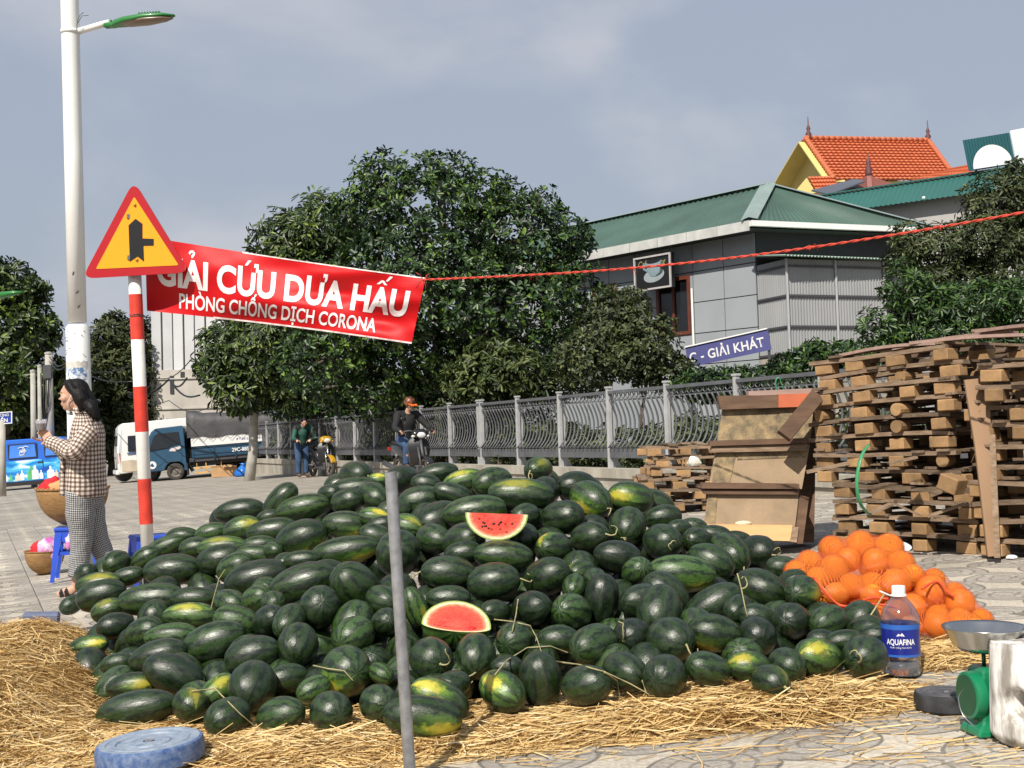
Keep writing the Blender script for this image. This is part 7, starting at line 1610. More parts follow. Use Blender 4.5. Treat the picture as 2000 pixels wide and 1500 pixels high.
for k in range(70):
    y0 = rr.uniform(-.085, .085); z0 = rr.uniform(-.02, .10); e = wp(rr.uniform(172, 196), rr.uniform(802, 828), y0*1.3-.01); m1 = A(-.105-rr.uniform(0, .02), y0*1.1, -.05); q, r = smooth_path([A(-.03-.02*rr.random(), y0*.8, z0), A(-.10, y0, z0*.3), m1.lerp(e, .3), e], [.004, .006, .006, .002], 4); b.tube(q, r, 4)
for k in range(14):
    sd_ = -1 if k % 2 else 1; q, r = smooth_path([A(.04, sd_*.02, .118), A(.025+.015*rr.random(), sd_*.068, .06), A(-.025, sd_*.086, -.03), A(-.05-.03*rr.random(), sd_*.085, -.13-.03*rr.random())], [.003, .005, .005, .002], 4); b.tube(q, r, 4)
b.build('hair_locks', HAIR, wm, True, world=True)
b = MB()
for y in (-1, 1): b.tube([A(-.01, y*.083, .012), A(.03, y*.066, -.05), A(.045, y*.05, -.115)], .003, 5)
b.loft([[A(.052, yy, z) for yy in (-.05, -.02, .02, .05)]+[A(.03, yy, z-.01) for yy in (.05, .02, -.02, -.05)] for z in (-.108, -.122, -.138)]); build_w(b, 'face_mask', mat('mask_cloth', (.62, .66, .70), .8, var=.1))
b = MB(); cc = wp(80, 830, -.05); b.lathe([(.030, -.045), (.033, -.04), (.042, .04), (.044, .045)], 18, cc, None, True, False); 
cup = b.build('cup', mat('clear_plastic', (.75, .72, .72), .08, trans=.75, var=.05, spec=.5), None, True); 
cup.location = (0, 0, 0); cup['label'] = 'clear plastic cup held up in the woman\'s hand'; cup['category'] = 'cup'
b = MB(); b.lathe([(.0, -.04), (.031, -.038), (.038, .012), (.0, .013)], 14, cc, None, False, False); o = b.build('drink', mat('pink_drink', (.55, .36, .38), .3, var=.2), cup, True); 
SANDAL = mat('black_sandal', (.012, .012, .013), .35)
for (ank, toe, o_) in ((wp(150, 1156, -.04), wp(108, 1169, -.05), -.045), (wp(214, 1126, .12), wp(196, 1152, .12), .12)):
    b = MB(); dd = (toe-ank); sl = dd.cross(Z).normalized(); n_ = sl.cross(dd).normalized()
    q = [ank-dd*.12+sl*.03, ank+dd*.3+sl*.036, ank+dd*.75+sl*.048, toe+sl*.02, toe-sl*.02, ank+dd*.75-sl*.042, ank+dd*.3-sl*.034, ank-dd*.12-sl*.03]; b.prism([p-n_*.012 for p in q], -n_*.022)
    for f in (.38, .62):
        c = ank+dd*f+n_*.012; b.tube([c+sl*.048-n_*.03, c+sl*.04+n_*.018, c+n_*.034, c-sl*.04+n_*.018, c-sl*.046-n_*.03], .014, 6)
    b.build('sandal', SANDAL, wm, world=True)
# ------------------------------------------------------------------ motorbikes and riders
JEANS = mat('blue_jeans', (.035, .075, .16), .85, var=.35, scale=6, bump=.004, bscale=30); SWEAT = mat('black_sweater', (.010, .010, .011), .8, var=.3, scale=10, bump=.004, bscale=25); SHOE = mat('brown_shoe', (.10, .055, .035), .6, var=.2)
BPLAST = mat('gloss_black_plastic', (.014, .014, .015), .25, coat=.5, var=.2); CHROME = mat('chrome', (.6, .6, .6), .15, metal=1)
def bike(label, body, accent, p, fwd, group='motorbikes by the railing'):
    t = thing('motorbike', label, 'motorbike', p, math.atan2(fwd[1], fwd[0]), group); Mx = Matrix.Rotation(R(90), 3, 'X')
    def wh(x, nm):
        w_ = thing(nm, None, None); w_.parent = t; w_.location = (x, 0, .28)
        bb = MB(); pts = [(.245*math.cos(a), 0, .245*math.sin(a)) for a in [2*math.pi*k/28 for k in range(29)]]; bb.tube(pts, .042, 8, caps=False); bb.build('tyre', TYRE, w_, True)
        bb = MB(); bb.lathe([(.205, -.03), (.215, 0), (.205, .03), (.19, .03), (.19, -.03)], 24, (0, 0, 0), Mx, False, False); bb.lathe([(.001, -.05), (.045, -.05), (.045, .05), (.001, .05)], 12, (0, 0, 0), Mx, False, False)
        for k in range(5):
            a = 2*math.pi*k/5; bb.bar((.03*math.cos(a), 0, .03*math.sin(a)), (.2*math.cos(a+.15), 0, .2*math.sin(a+.15)), .03, .022, up=(0, 1, 0))
        bb.lathe([(.05, .055), (.10, .055), (.10, .06), (.05, .06)], 18, (0, 0, 0), Mx, False, False); bb.build('rim', RIM, w_)
    wh(.62, 'front_wheel'); wh(-.62, 'rear_wheel')
    def lf(name, secs, mt, n=12):      # sections (x, z, halfwidth, halfheight)
        bb = MB(); bb.loft([[(x, w_*math.copysign(abs(math.cos(a))**.8, math.cos(a)), z+h_*math.copysign(abs(math.sin(a))**.8, math.sin(a))) for a in [2*math.pi*k/n for k in range(n)]] for x, z, w_, h_ in secs]); return bb.build(name, mt, t, True)
    lf('rear_body', [(-.98, .80, .05, .03), (-.85, .74, .10, .08), (-.5, .68, .14, .13), (-.2, .60, .13, .14), (.02, .48, .11, .10)], body)
    lf('seat', [(-.85, .83, .07, .03), (-.6, .82, .13, .045), (-.25, .78, .13, .05), (-.02, .74, .10, .03)], BLACK)
    bb = MB(); bb.loft([[(x0+.10*abs(y_)*-1, y_*w_, z) for y_ in (-1, -.6, 0, .6, 1)]+[(x0-.07-.08*abs(y_), y_*w_, z) for y_ in (1, .6, 0, -.6, -1)] for z, x0, w_ in ((.34, .36, .15), (.50, .46, .20), (.68, .46, .23), (.82, .43, .21), (.93, .38, .12))]); bb.build('front_shield', body, t, 'auto')
    bb = MB(); bb.box((.14, 0, .33), (.5, .26, .05)); bb.bar((-.1, 0, .34), (-.4, 0, .5), .2, .12); bb.build('footboard', BLACK, t, bevel=.015)
    bb = MB(); bb.tube([(.40, 0, .95), (.50, .0, .62), (.56, .0, .50)], .03, 8); 
    for y in (-.075, .075): bb.tube([(.46, y, .72), (.62, y, .28)], .022, 8)
    bb.build('fork', CHROME if accent is not None else GREYMETAL, t, True)
    bb = MB(); bb.loft([[(.62+.305*math.cos(a), y_, .28+.305*math.sin(a)-abs(y_)*.3) for y_ in (-.075, -.05, 0, .05, .075)]+[(.62+.29*math.cos(a), y_, .28+.29*math.sin(a)-abs(y_)*.3) for y_ in (.075, .05, 0, -.05, -.075)] for a in [R(20+110*k/8) for k in range(9)]]); bb.build('front_fender', accent or body, t, True)
    bb = MB(); bb.tube([(.30, -.34, 1.02), (.36, -.2, 1.04), (.38, 0, 1.0), (.36, .2, 1.04), (.30, .34, 1.02)], .016, 8); bb.build('handlebar', GREYMETAL, t, True)
    for y in (-.30, .30):
        bb = MB(); bb.tube([(.31, y*1.0, 1.03), (.27, y*1.2, 1.02)], .022, 8); bb.build('grip', BLACK, t, True)
        bb = MB(); bb.tube([(.34, y*.8, 1.04), (.33, y*.95, 1.22)], .008, 5); bb.ball((.32, y*1.0, 1.27), (.02, .065, .045), 10, 6); bb.build('mirror', BLACK, t, True)
    lf('headlight_cowl', [(.28, 1.00, .10, .06), (.38, .99, .17, .085), (.44, .965, .15, .075), (.475, .945, .10, .045)], accent or body)
    bb = MB(); bb.ball((.455, 0, .95), (.035, .115, .06), 12, 8); bb.build('headlight', mat('headlight_glass', (.72, .74, .72), .1, var=.1), t, True)
    for y in (-.15, .15): bb = MB(); bb.ball((.43, y, .93), (.03, .045, .025), 8, 6); bb.build('indicator', LAMPO if accent else LAMPW, t, True)
    bb = MB(); bb.tube([(-.2, -.15, .30), (-.5, -.17, .32), (-.95, -.18, .42)], [.03, .05, .055], 10); bb.build('exhaust', GREYMETAL, t, True)
    bb = MB(); bb.box((.28, .0, .28), (.35, .2, .2)); bb.box((-.1, 0, .30), (.4, .18, .2)); bb.build('engine', GREYMETAL, t, bevel=.02)
    bb = MB(); bb.box((-1.0, 0, .70), (.03, .16, .07)); bb.build('tail_light', LAMPR, t)
    return t
def rider(label, p, fwd, top, legs, bike_h=True, helmet=None, pose='ride', sc_=1.0, skin=SKIN):
    t = thing('person', label, 'person', p, math.atan2(fwd[1], fwd[0])); b = MB(); k = sc_
    V3 = lambda x, y, z: Vector((x, y, z))*k
    hip, chest, nk, hc = V3(-.28, 0, .86), V3(-.20, 0, 1.22), V3(-.14, 0, 1.42), V3(-.09, .02, 1.56)
    if pose == 'stand': hip, chest, nk, hc = V3(-.22, .24, .90), V3(-.14, .24, 1.18), V3(-.06, .24, 1.38), V3(.03, .24, 1.46)
    A, HM = head(b, hc, (.95, pose == 'ride' and .25 or -.2, -.25), (0, 0, 1), k*1.0)
    limb(b, [hc-Z*.06, nk, chest], [.052, .055, .10]); limb(b, [hip, hip.lerp(chest, .5), chest], [.13, .125, .15])
    W_ = {}
    for y in (-1, 1):
        sh = chest+V3(.02, y*.19, .14)
        if pose == 'ride': el, wr, gr = V3(.05, y*.36, 1.10), V3(.25, y*.34, 1.04), V3(.31, y*.33, 1.03)
        else: el, wr, gr = V3(.02, .24+y*.30, 1.02), V3(.22, .15+y*.18, .98), V3(.28, .12+y*.17, .98)
        limb(b, [sh, el, wr], [.055, .045, .03]); hand(b, wr-V3(.02, 0, 0), (gr-wr).normalized(), (0, 0, -1), .75, .07*k, y)
        hp = hip+V3(0, y*.09, 0)
        if pose == 'ride': kn, an, toe = V3(.16, y*.17, .76), V3(.12, y*.17, .40), V3(.27, y*.19, .34)
        else: kn, an, toe = V3(-.16, .24+y*.11, .48), V3(-.20, .24+y*.11, .10), V3(-.04, .24+y*.12, .04)
        W_[y] = (sh, el, wr, hp, kn, an, toe)
        limb(b, [hp, kn, an], [.085, .06, .04]); limb(b, [an, an.lerp(toe, .5)-Z*.02, toe], [.04, .042, .028])
    remesh(b, 'body', skin, t, .0105*k)
    b = MB(); limb(b, [hip+V3(0, 0, -.02), hip.lerp(chest, .5), chest, chest+V3(.02, 0, .13), nk-Z*.01], [.165, .165, .18, .14, .065], 16)
    for y in (-1, 1):
        sh, el, wr, *_ = W_[y]; limb(b, [chest+V3(.02, y*.08, .10), sh, sh.lerp(el, .5), el, wr+(wr-el).normalized()*.01], [.09, .085, .072, .062, .046], 12)
    b.build('top', top, t, True)
    b = MB()
    for y in (-1, 1):
        sh, el, wr, hp, kn, an, toe = W_[y]; limb(b, [hp, hp.lerp(kn, .5), kn, kn.lerp(an, .5), an], [.115, .105, .085, .075, .066], 12)
    b.ball(hip, (.16, .17, .12), 12, 8); b.build('trousers', legs, t, True)
    for y in (-1, 1):
        sh, el, wr, hp, kn, an, toe = W_[y]; b = MB(); limb(b, [an-V3(.05, 0, .02), an.lerp(toe, .5)-Z*.02, toe], [.05, .052, .035], 10); b.build('shoe', SHOE, t, True)
    if helmet:
        b = MB(); M = HM; b.lathe([(.118*math.cos(R(a)), .118*math.sin(R(a))) for a in range(-22, 86, 9)]+[(.001, .118)], 20, A(-.01, 0, .035), M, False, False); b.build('helmet', helmet[0], t, True)
        b = MB(); b.prism([A(.06, y, .022) for y in (-.10, .10)]+[A(.17, y, .0) for y in (.07, 0, -.07)], M@Vector((0, 0, .012))); b.build('visor', helmet[1], t)
        b = MB()
        for y in (-1, 1): b.tube([A(.0, y*.08, .02), A(.03, y*.066, -.06), A(.055, 0, -.115)], .005, 5)
        b.build('chin_strap', BLACK, t)
    else:
        b = MB(); b.ball(A(-.02, 0, .035), (.105, .084, .10), 14, 10, HM); b.build('hair', HAIR, t, True)
    face(A, HM, t); return t
BP1 = gnd(806, 946); f1_ = Vector((.48, -.88, 0)).normalized()
bike('black scooter with pale headlight ridden beside the railing', BPLAST, None, BP1, f1_)
HELM = mat('helmet_dark', (.03, .025, .025), .4, col2=(.26, .07, .02), contrast=4, scale=12); VIS = mat('visor_orange', (.75, .16, .02), .35)
rd = rider('rider in black sweater, blue jeans and orange peaked helmet on the scooter', BP1, f1_, SWEAT, JEANS, helmet=(HELM, VIS))
b = MB(); b.ball((.02, -.09, 1.30), (.03, .03, .012), 8, 6); 
BP2 = gnd(628, 931); f2_ = Vector((.50, -.86, 0)).normalized()
bike('black and yellow motorbike standing in tree shade at the far railing', mat('bike_black', (.016, .016, .018), .3, coat=.3), mat('bike_yellow', (.42, .24, .012), .4, var=.2), BP2, f2_)
rider('person in green and black jacket and jeans standing beside the yellow motorbike', BP2+Vector((-.66, -.02, 0)), f2_, mat('green_jacket', (.006, .008, .008), .7, col2=(.012, .075, .055), contrast=5, scale=4), JEANS, pose='stand')
# ------------------------------------------------------------------ pallets
WOOD = mat('pallet_wood', (.20, .118, .06), .85, var=.5, scale=7, col2=(.28, .20, .135), detail=9, stretch=(1.2, 6, 6), rand=.32, bump=.003, bscale=30)
WOODP = mat('weathered_pink_board', (.30, .20, .165), .85, var=.25, scale=7, stretch=(1, 5, 5), rand=.2)
BLOCKW = mat('pallet_block', (.31, .185, .085), .85, var=.35, scale=9, detail=9, rand=.25, bump=.003, bscale=40)
PRES = [MB().box((0, 0, 0), (.145, .10, .076)).mesh('block', BLOCKW), MB().box((0, 0, 0), (.115, .115, .076)).mesh('block', BLOCKW)]
cyl = MB(); cyl.tube([(0, -.06, 0), (0, .06, 0)], .043, 12); PRES.append(cyl.mesh('block', BLOCKW))
for m_ in PRES[:2]: bevel_mesh(m_, .006)
def board_mesh(L_, w, t, warp, seed):
    r_ = random.Random(seed); b = MB(); n = 6; vs = []
    for i in range(n+1):
        x = -L_/2+L_*i/n; z = warp*math.sin(math.pi*i/n)+r_.uniform(-.003, .003); e = r_.uniform(-.004, .004) if 0 < i < n else r_.uniform(-.02, .02)
        for y_, z_ in ((-w/2, -t/2), (w/2, -t/2), (w/2, t/2), (-w/2, t/2)): vs.append((x+(e if i in (0, n) and y_ > 0 else 0), y_+(e*.5), z+z_))
    b.add(vs, [(4*i+k, 4*i+(k+1) % 4, 4*i+4+(k+1) % 4, 4*i+4+k) for i in range(n) for k in range(4)]+[(0, 1, 2, 3), (4*n+3, 4*n+2, 4*n+1, 4*n)]); return b.mesh('board', WOOD)
BX = [board_mesh(1.12, .095, .027, w_, i) for i, w_ in enumerate((0, .012, -.015, .02, -.008))]; BY = [board_mesh(1.0, .09, .017, w_, 20+i) for i, w_ in enumerate((0, .01, -.01))]
BYZ = []
def pallet(loc, rz, tilt, label, group, seed, wide=1.0, missing=0):
    r_ = random.Random(seed); t = thing('pallet', label, 'pallet', loc, 0, group); t.rotation_euler = (r_.uniform(-.01, .01), -tilt, rz)
    for j, y in enumerate((-.45, 0, .45)):
        for i in range(4):
            if j and r_.random() < .15: continue
            me = PRES[0 if r_.random() < .6 else (1 if r_.random() < .86 else 2)]
            mk('block', me, t, (-.49+.327*i+r_.uniform(-.04, .04), y+r_.uniform(-.015, .015), .045), (0, r_.uniform(-.03, .03), r_.uniform(-.15, .15)), (wide, 1, 1))
        mk('board', r_.choice(BX), t, (r_.uniform(-.03, .03), y+r_.uniform(-.01, .02), .098), (r_.uniform(-.03, .03), 0, r_.uniform(-.02, .02)))
    for i in range(6):
        if r_.random() < .12: continue
        mk('board', r_.choice(BY), t, (-.5+.2*i+r_.uniform(-.03, .03), r_.uniform(-.04, .04), .118+.002), (0, r_.uniform(-.03, .03), math.pi/2+r_.uniform(-.05, .05)))
    return t
def loose(name, p, q, w, h, mt, label, cat='plank', group=None, up=(0, 0, 1), bend=0):
    p, q = Vector(p), Vector(q); c = (p+q)/2; b = MB(); m = 6; u = Vector(up)
    for i in range(m):
        f0, f1 = i/m, (i+1)/m; b.bar(p.lerp(q, f0)-c+u*(bend*math.sin(math.pi*f0)), p.lerp(q, f1)-c+u*(bend*math.sin(math.pi*f1)), w, h, up=up)
    o = b.build(name, mt); o.location = c; return setp(o, label, cat, group)
pl, pr = gnd(1612, 1072), gnd(1915, 1084); ux = (pr-pl); ux.z = 0; W0 = ux.length; ux.normalize(); rz0 = math.atan2(ux.y, ux.x); uy = Vector((-ux.y, ux.x, 0))
mid0 = (pl+pr)/2
names = ['bottom', 'second', 'third', 'fourth', 'fifth', 'sixth', 'seventh', 'eighth', 'ninth', 'tenth', 'eleventh', 'top']
dxs = [.0, .02, .03, .03, -.10, -.14, -.16, -.13, -.08, -.08, -.08, -.12]; tl_ = [0, .01, .0, -.03, -.015, .01, .03, .035, .04, .045, .045, .04]
z = G(mid0.x, mid0.y); HL = .113
for k in range(12):
    c = mid0 + ux*dxs[k] + uy*(.5+U(-.03, .03)) + Z*(z-mid0.z+HL*k)
    if 2 < k: pallet(c+uy*1.08-Z*.02, rz0+U(-.05, .05), tl_[k]*.6, '%s wooden pallet of the stack hidden behind the tall middle stack' % names[k], 'pallets in the rear stack', 400+k)
    pallet(c, rz0+U(-.05, .05), tl_[k], '%s wooden pallet of the tall middle stack, broken boards sticking out' % names[k] if k in (2, 3, 4) else '%s wooden pallet of the tall middle stack behind the oranges' % names[k], 'pallets in the tall middle stack', 100+k)
q0 = mid0 + ux*1.20 - uy*.12; z = G(q0.x, q0.y)
for k in range(10):
    c = q0 + ux*(.05*math.sin(k*1.7)+.02) + uy*.5 + Z*(z-q0.z+HL*1.05*k)
    pallet(c, rz0+U(-.06, .06), U(-.02, .03), '%s wooden pallet of the stack cut by the right edge' % (names[k] if k < 9 else 'top'), 'pallets in the right edge stack', 200+k)
pb_ = gnd(1365, 1000); z = pb_.z
for k in range(6):
    c = pb_ + Vector((.06*math.sin(k*2.1)+.02*k, .5, HL*k+.01))
    pallet(c, U(-.15, .15), U(-.04, .04), '%s reddish pallet of the low stack left of the crate panels' % (names[k] if k < 5 else 'top'), 'pallets in the low left stack', 300+k)
tz = 12*HL-.02
for i, (a0, a1, y_, h_, mt_) in enumerate(((-.45, .35, .1, .05, WOODP), (-.15, .75, .3, .07, WOODP), (.15, 1.25, .05, .03, WOODP), (.4, 1.5, .4, .09, WOOD), (-.5, .1, .5, .08, WOODP), (.55, 1.35, .2, .09, WOODP))):
    p = mid0 + ux*a0 + uy*y_ + Z*(tz+h_+.04*a0+U(-.02, .03)); q = mid0 + ux*a1 + uy*(y_+U(-.1, .1)) + Z*(tz+h_+.01*a1+U(-.04, .02))
    loose('plank', p, q, .11, .02, mt_, ('short', 'long', 'lowest long', 'brown', 'rearmost short', 'topmost')[i]+' weathered board lying loose across the top of the pallet stacks', group='loose boards on the pallets', bend=.02)
def SP_(x, y, d): return P(x, y, d)
for i, (p, q, w) in enumerate((((1697, 1003, 7.86), (1742, 984, 7.88), .012), ((1748, 984, 7.88), (1800, 1008, 7.84), .012), ((1812, 1008, 7.82), (1885, 984, 7.75), .016), ((1575, 922, 8.0), (1655, 905, 7.96), .02), ((1735, 905, 7.92), (1790, 893, 7.9), .015), ((1820, 966, 7.8), (1885, 942, 7.7), .03))):
    loose('broken_board', P(*p), P(*q), .09, w, WOOD, ('left half of the snapped slat', 'right half of the snapped slat', 'slat slanting up to the right', 'splintered slat at the left side', 'short bowed slat in the middle', 'thick slat slanting near the right side')[i]+' inside the tall pallet stack', 'broken board', 'broken slats in the pallets')
b = MB(); o0 = P(1860, 945, 7.62); M_ = Euler((0, .35, rz0)).to_matrix(); b.box((0, 0, 0), (.13, .12, .10), M=M_); ob = b.build('wood_block', BLOCKW, bevel=.006); ob.location = o0; setp(ob, 'loose tilted wood block poking from the right side of the tall stack', 'wood block')
# leaning plywood strip between the stacks
PLY = mat('plywood', (.30, .185, .105), .75, var=.18, scale=3, stretch=(1, 1, .3), detail=8)
b = MB(); pts = [(1884, 742, 7.75), (1934, 737, 7.75), (1935, 865, 7.65), (1946, 1086, 7.45), (1930, 1087, 7.45), (1905, 872, 7.65)]; c = P(1925, 1087, 7.45); b.prism([P(*p)-c for p in pts], FWD*.02); o = b.build('plywood_strip', PLY); o.location = c; setp(o, 'tall tapering plywood strip leaning between the two pallet stacks', 'plywood')
b = MB(); c = P(1948, 1090, 7.4); b.bar(Vector(), P(1938, 850, 7.6)-c, .035, .03); o = b.build('stick', WOOD); o.location = c; setp(o, 'thin upright wooden stick beside the plywood strip', 'stick')
# crate panels: plywood sheets with protruding battens, leaning back
CHIP = mat('chipboard', (.30, .215, .135), .9, var=.22, scale=5, detail=9, bump=.003, bscale=70); CHIPD = mat('chipboard_dirty', (.10, .082, .06), .9, scale=13, detail=11, col2=(.36, .26, .135), contrast=1.3, bump=.006, bscale=60)
BATT = mat('dark_batten', (.105, .058, .033), .85, var=.4, scale=5, detail=8, stretch=(1, 4, 4), rand=.1); NEWW = mat('fresh_board', (.56, .35, .155), .7, var=.15, scale=4, stretch=(.6, 5, 5)); ORW = mat('orange_board', (.42, .095, .035), .7, var=.2, scale=6)
cd0 = lambda y: 8.62+(1058-y)/290*.42
cp = thing('crate_panels', 'leaning chipboard crate side with dark battens stacked three high', 'crate', P(1470, 1058, cd0(1058)))
def cq(name, pts, mt, th, out=0, world=True):
    b = MB(); b.prism([P(x, y, cd0(y)-out) for x, y in pts], FWD*th); return b.build(name, mt, cp, world=True)
cq('sheet', [(1413, 790), (1590, 782), (1582, 872), (1400, 868)], CHIPD, .02); cq('sheet', [(1400, 872), (1582, 868), (1566, 955), (1384, 952)], CHIP, .02, .01); cq('sheet', [(1386, 950), (1562, 952), (1552, 1035), (1374, 1030)], CHIP, .02, .02)
cq('stained_strip', [(1402, 878), (1440, 878), (1424, 948), (1390, 946)], CHIPD, .004, .016); cq('stained_strip', [(1385, 962), (1402, 962), (1396, 1026), (1376, 1026)], CHIPD, .004, .026); cq('stained_strip', [(1446, 878), (1578, 874), (1575, 892), (1440, 898)], CHIPD, .004, .016)
cq('batten', [(1402, 773), (1520, 772), (1520, 796), (1408, 800)], BATT, .07, .06); cq('painted_batten', [(1521, 770), (1588, 768), (1580, 794), (1518, 796)], ORW, .07, .055); cq('top_board', [(1462, 764), (1600, 758), (1600, 768), (1462, 773)], WOODP, .09, .03)
cq('batten', [(1386, 862), (1577, 856), (1575, 866), (1386, 871)], BATT, .09, .085); cq('batten', [(1392, 872), (1577, 867), (1574, 880), (1387, 884)], WOOD, .07, .06)
cq('batten', [(1371, 944), (1562, 946), (1560, 955), (1370, 954)], BATT, .09, .085); cq('batten', [(1370, 956), (1562, 957), (1558, 966), (1376, 965)], BATT, .07, .06)
cq('bottom_board', [(1374, 1024), (1548, 1026), (1543, 1057), (1378, 1052)], NEWW, .07, .05)
cq('corner_post', [(1562, 968), (1580, 972), (1568, 1062), (1552, 1062)], BATT, .14, .03); cq('corner_block', [(1546, 1030), (1560, 1030), (1556, 1060), (1543, 1058)], WOOD, .12, .045)
b = MB(); b.prism([P(x, y, cd0(y)+.28)-cp.location for x, y in ((1425, 775), (1595, 765), (1590, 1060), (1400, 1052))], FWD*.3); b.build('back_frame', BATT, cp)
loose('diagonal_plank', P(1597, 772, 8.75), P(1531, 852, 8.62), .05, .105, BATT, 'dark plank leaning diagonally across the upper crate panel', up=tuple(RGT))
b = MB(); c = P(1445, 1026, 8.42); rr = random.Random(8)
b.ball((0, 0, .0), (.06, .02, .018), 10, 6); o = b.build('foam_scrap', mat('foam_cream', (.70, .60, .42), .9, var=.15, scale=20)); o.location = P(1452, 1022, cd0(1022)-.035); setp(o, 'small cream foam scrap on the lowest board of the crate panels', 'scrap')
# strap, litter
def curve_obj(name, pts, r, mt, label, cat, sq=None, group=None):
    q, _ = smooth_path(pts, [1]*len(pts), 6); c = q[0].copy(); b = MB(); b.tube([p-c for p in q], r, 6, sq=sq); o = b.build(name, mt, None, True); o.location = c; return setp(o, label, cat, group)
curve_obj('strap', [P(*p) for p in ((1697, 868, 7.85), (1683, 890, 7.72), (1674, 930, 7.68), (1675, 965, 7.68), (1684, 990, 7.72), (1699, 1006, 7.85))], .012, mat('green_strap', (.05, .26, .11), .4, var=.2), 'green packing strap curling out of the tall pallet stack', 'strap', .25)
curve_obj('green_tie', [P(*p) for p in ((1518, 772, 9.3), (1515, 745, 9.3), (1522, 738, 9.3), (1530, 760, 9.3), (1537, 772, 9.3))], .009, mat('green_strap', (.05, .26, .11)), 'green string tied at the top behind the crate panels', 'string', .4)
FOAM = mat('white_foam', (.78, .80, .84), .6, var=.06, scale=10)
def lump(name, p, size, seed, mt, label, cat):
    rr = random.Random(seed); bm = bmesh.new(); bmesh.ops.create_icosphere(bm, subdivisions=2, radius=1)
    for v in bm.verts: v.co = Vector((v.co.x*size[0], v.co.y*size[1], max(-.3, v.co.z)*size[2]))*(1+rr.uniform(-.22, .22))
    me = bpy.data.meshes.new(name); bm.to_mesh(me); bm.free(); me.materials.append(mt); o = mk(name, me, loc=p); return setp(o, label, cat)
lump('foam_litter', gnd(1752, 1077)+Z*.02, (.09, .05, .045), 5, FOAM, 'crumpled white foam on the paving under the tall pallet stack', 'litter')
lump('paper_litter', gnd(1975, 1092)+Z*.01, (.035, .03, .015), 6, FOAM, 'tiny white paper scrap by the right edge pallet stack', 'litter')
lump('bag_litter', P(1355, 905, 10.2), (.06, .05, .07), 7, mat('clear_bag', (.6, .58, .5), .3, var=.3, scale=12), 'crumpled pale plastic bag stuck in the low left pallet stack', 'litter')
# ------------------------------------------------------------------ oranges in nets
ORNG = mat('orange_peel', (.84, .285, .009), .42, var=.18, scale=3, rand=.14, bump=.003, bscale=110)
og = [(1685,1070,27),(1634,1078,25),(1586,1100,23),(1558,1119,24),(1630,1116,29),(1701,1113,26),(1739,1084,28),(1662,1145,24),(1742,1148,29),(1755,1110,27),(1776,1124,24),(1816,1132,22),(1634,1167,24),(1698,1164,23),(1813,1164,29),(1869,1186,27),(1787,1180,26),(1829,1202,25),(1912,1215,23),(1822,1234,27),(1867,1231,26),(1669,1212,24),(1710,1206,26),(1890,1243,22),(1787,1228,24),(1600,1136,24),(1660,1105,24),(1720,1135,24),(1585,1150,22),(1750,1200,25),(1850,1165,22)]
OB = []
for x, y, r in og:
    d = 5.22+(1245-y)/175*.62; OB.append([P(x, y, d), r/F*d*1.03, False])
ro = random.Random(9)
for x, y, r in [(1640,1130,25),(1690,1140,25),(1740,1120,25),(1610,1165,25),(1680,1190,25),(1740,1185,25),(1800,1200,25),(1850,1215,25),(1700,1100,25),(1780,1150,25),(1840,1190,25),(1640,1200,25),(1720,1225,25),(1650,1160,25),(1890,1225,22)]:
    d = 5.22+(1245-y)/175*.62+.13; OB.append([P(x, y, d), r/F*d, True])
for it in range(60):
    for i in range(len(OB)):
        for j in range(i):
            dv = OB[i][0]-OB[j][0]; l = dv.length; ov = OB[i][1]+OB[j][1]-l
            if ov > 0:
                n_ = dv/max(l, 1e-5)
                a = n_.dot(FWD); sh = FWD*(a*ov*.5)+(n_-FWD*a)*(ov*.22); OB[i][0] = OB[i][0]+sh; OB[j][0] = OB[j][0]-sh
        p = OB[i][0]; g_ = G(p.x, p.y)+OB[i][1]+.012
        if p.z < g_: p.z = g_
def orange_mesh(k):
    b = MB(); r_ = random.Random(k); b.ball((0, 0, 0), (1, 1, .93), 20, 12); me = b.mesh('orange', ORNG, True)
    for v in me.vertices:
        h = math.hypot(v.co.x, v.co.y); v.co.z -= (.10 if v.co.z > 0 else -.06)*math.exp(-(h/.16)**2)
    return me
OM = [orange_mesh(k) for k in range(2)]
BAGS = {'upper net bag': [], 'right net bag': [], 'lower net bag': []}
navel = MB(); navel.ball((0, 0, 0), (.07, .07, .03), 7, 5); NAV = navel.mesh('stem_end', mat('orange_stem', (.16, .17, .04), .7))
cnt_ = {}
bagof = lambda x, y: 'right net bag' if x > 1795 or (x > 1770 and y > 1175) else ('lower net bag' if y > 1188 or (y > 1178 and x < 1720) else 'upper net bag')
allo = [(o, og[i][:2] if i < len(og) else pix(o[0])) for i, o in enumerate(OB)]
ordn = ['first', 'second', 'third', 'fourth', 'fifth', 'sixth', 'seventh', 'eighth', 'ninth', 'tenth', 'eleventh', 'twelfth', 'thirteenth', 'fourteenth', 'fifteenth', 'sixteenth', 'seventeenth', 'eighteenth', 'nineteenth', 'twentieth', 'twenty-first', 'twenty-second', 'twenty-third', 'twenty-fourth']
for o, (x, y) in sorted(allo, key=lambda t: t[1][1]):
    bg_ = bagof(x, y); hid = o[2]; key = (bg_, hid); cnt_[key] = cnt_.get(key, 0)+1
    ob = mk('orange', OM[cnt_[key] % 2], loc=o[0], rot=(ro.uniform(0, 6), ro.uniform(0, 6), ro.uniform(0, 6)), scale=(o[1],)*3)
    setp(ob, ('half hidden orange %s from the top deep in the %s' if hid else 'orange %s from the top in the %s of the heap') % (ordn[cnt_[key]-1], bg_), 'orange', 'oranges in the net bags'); BAGS[bg_].append(o)
    mk('stem_end', NAV, ob, (0, 0, .85))
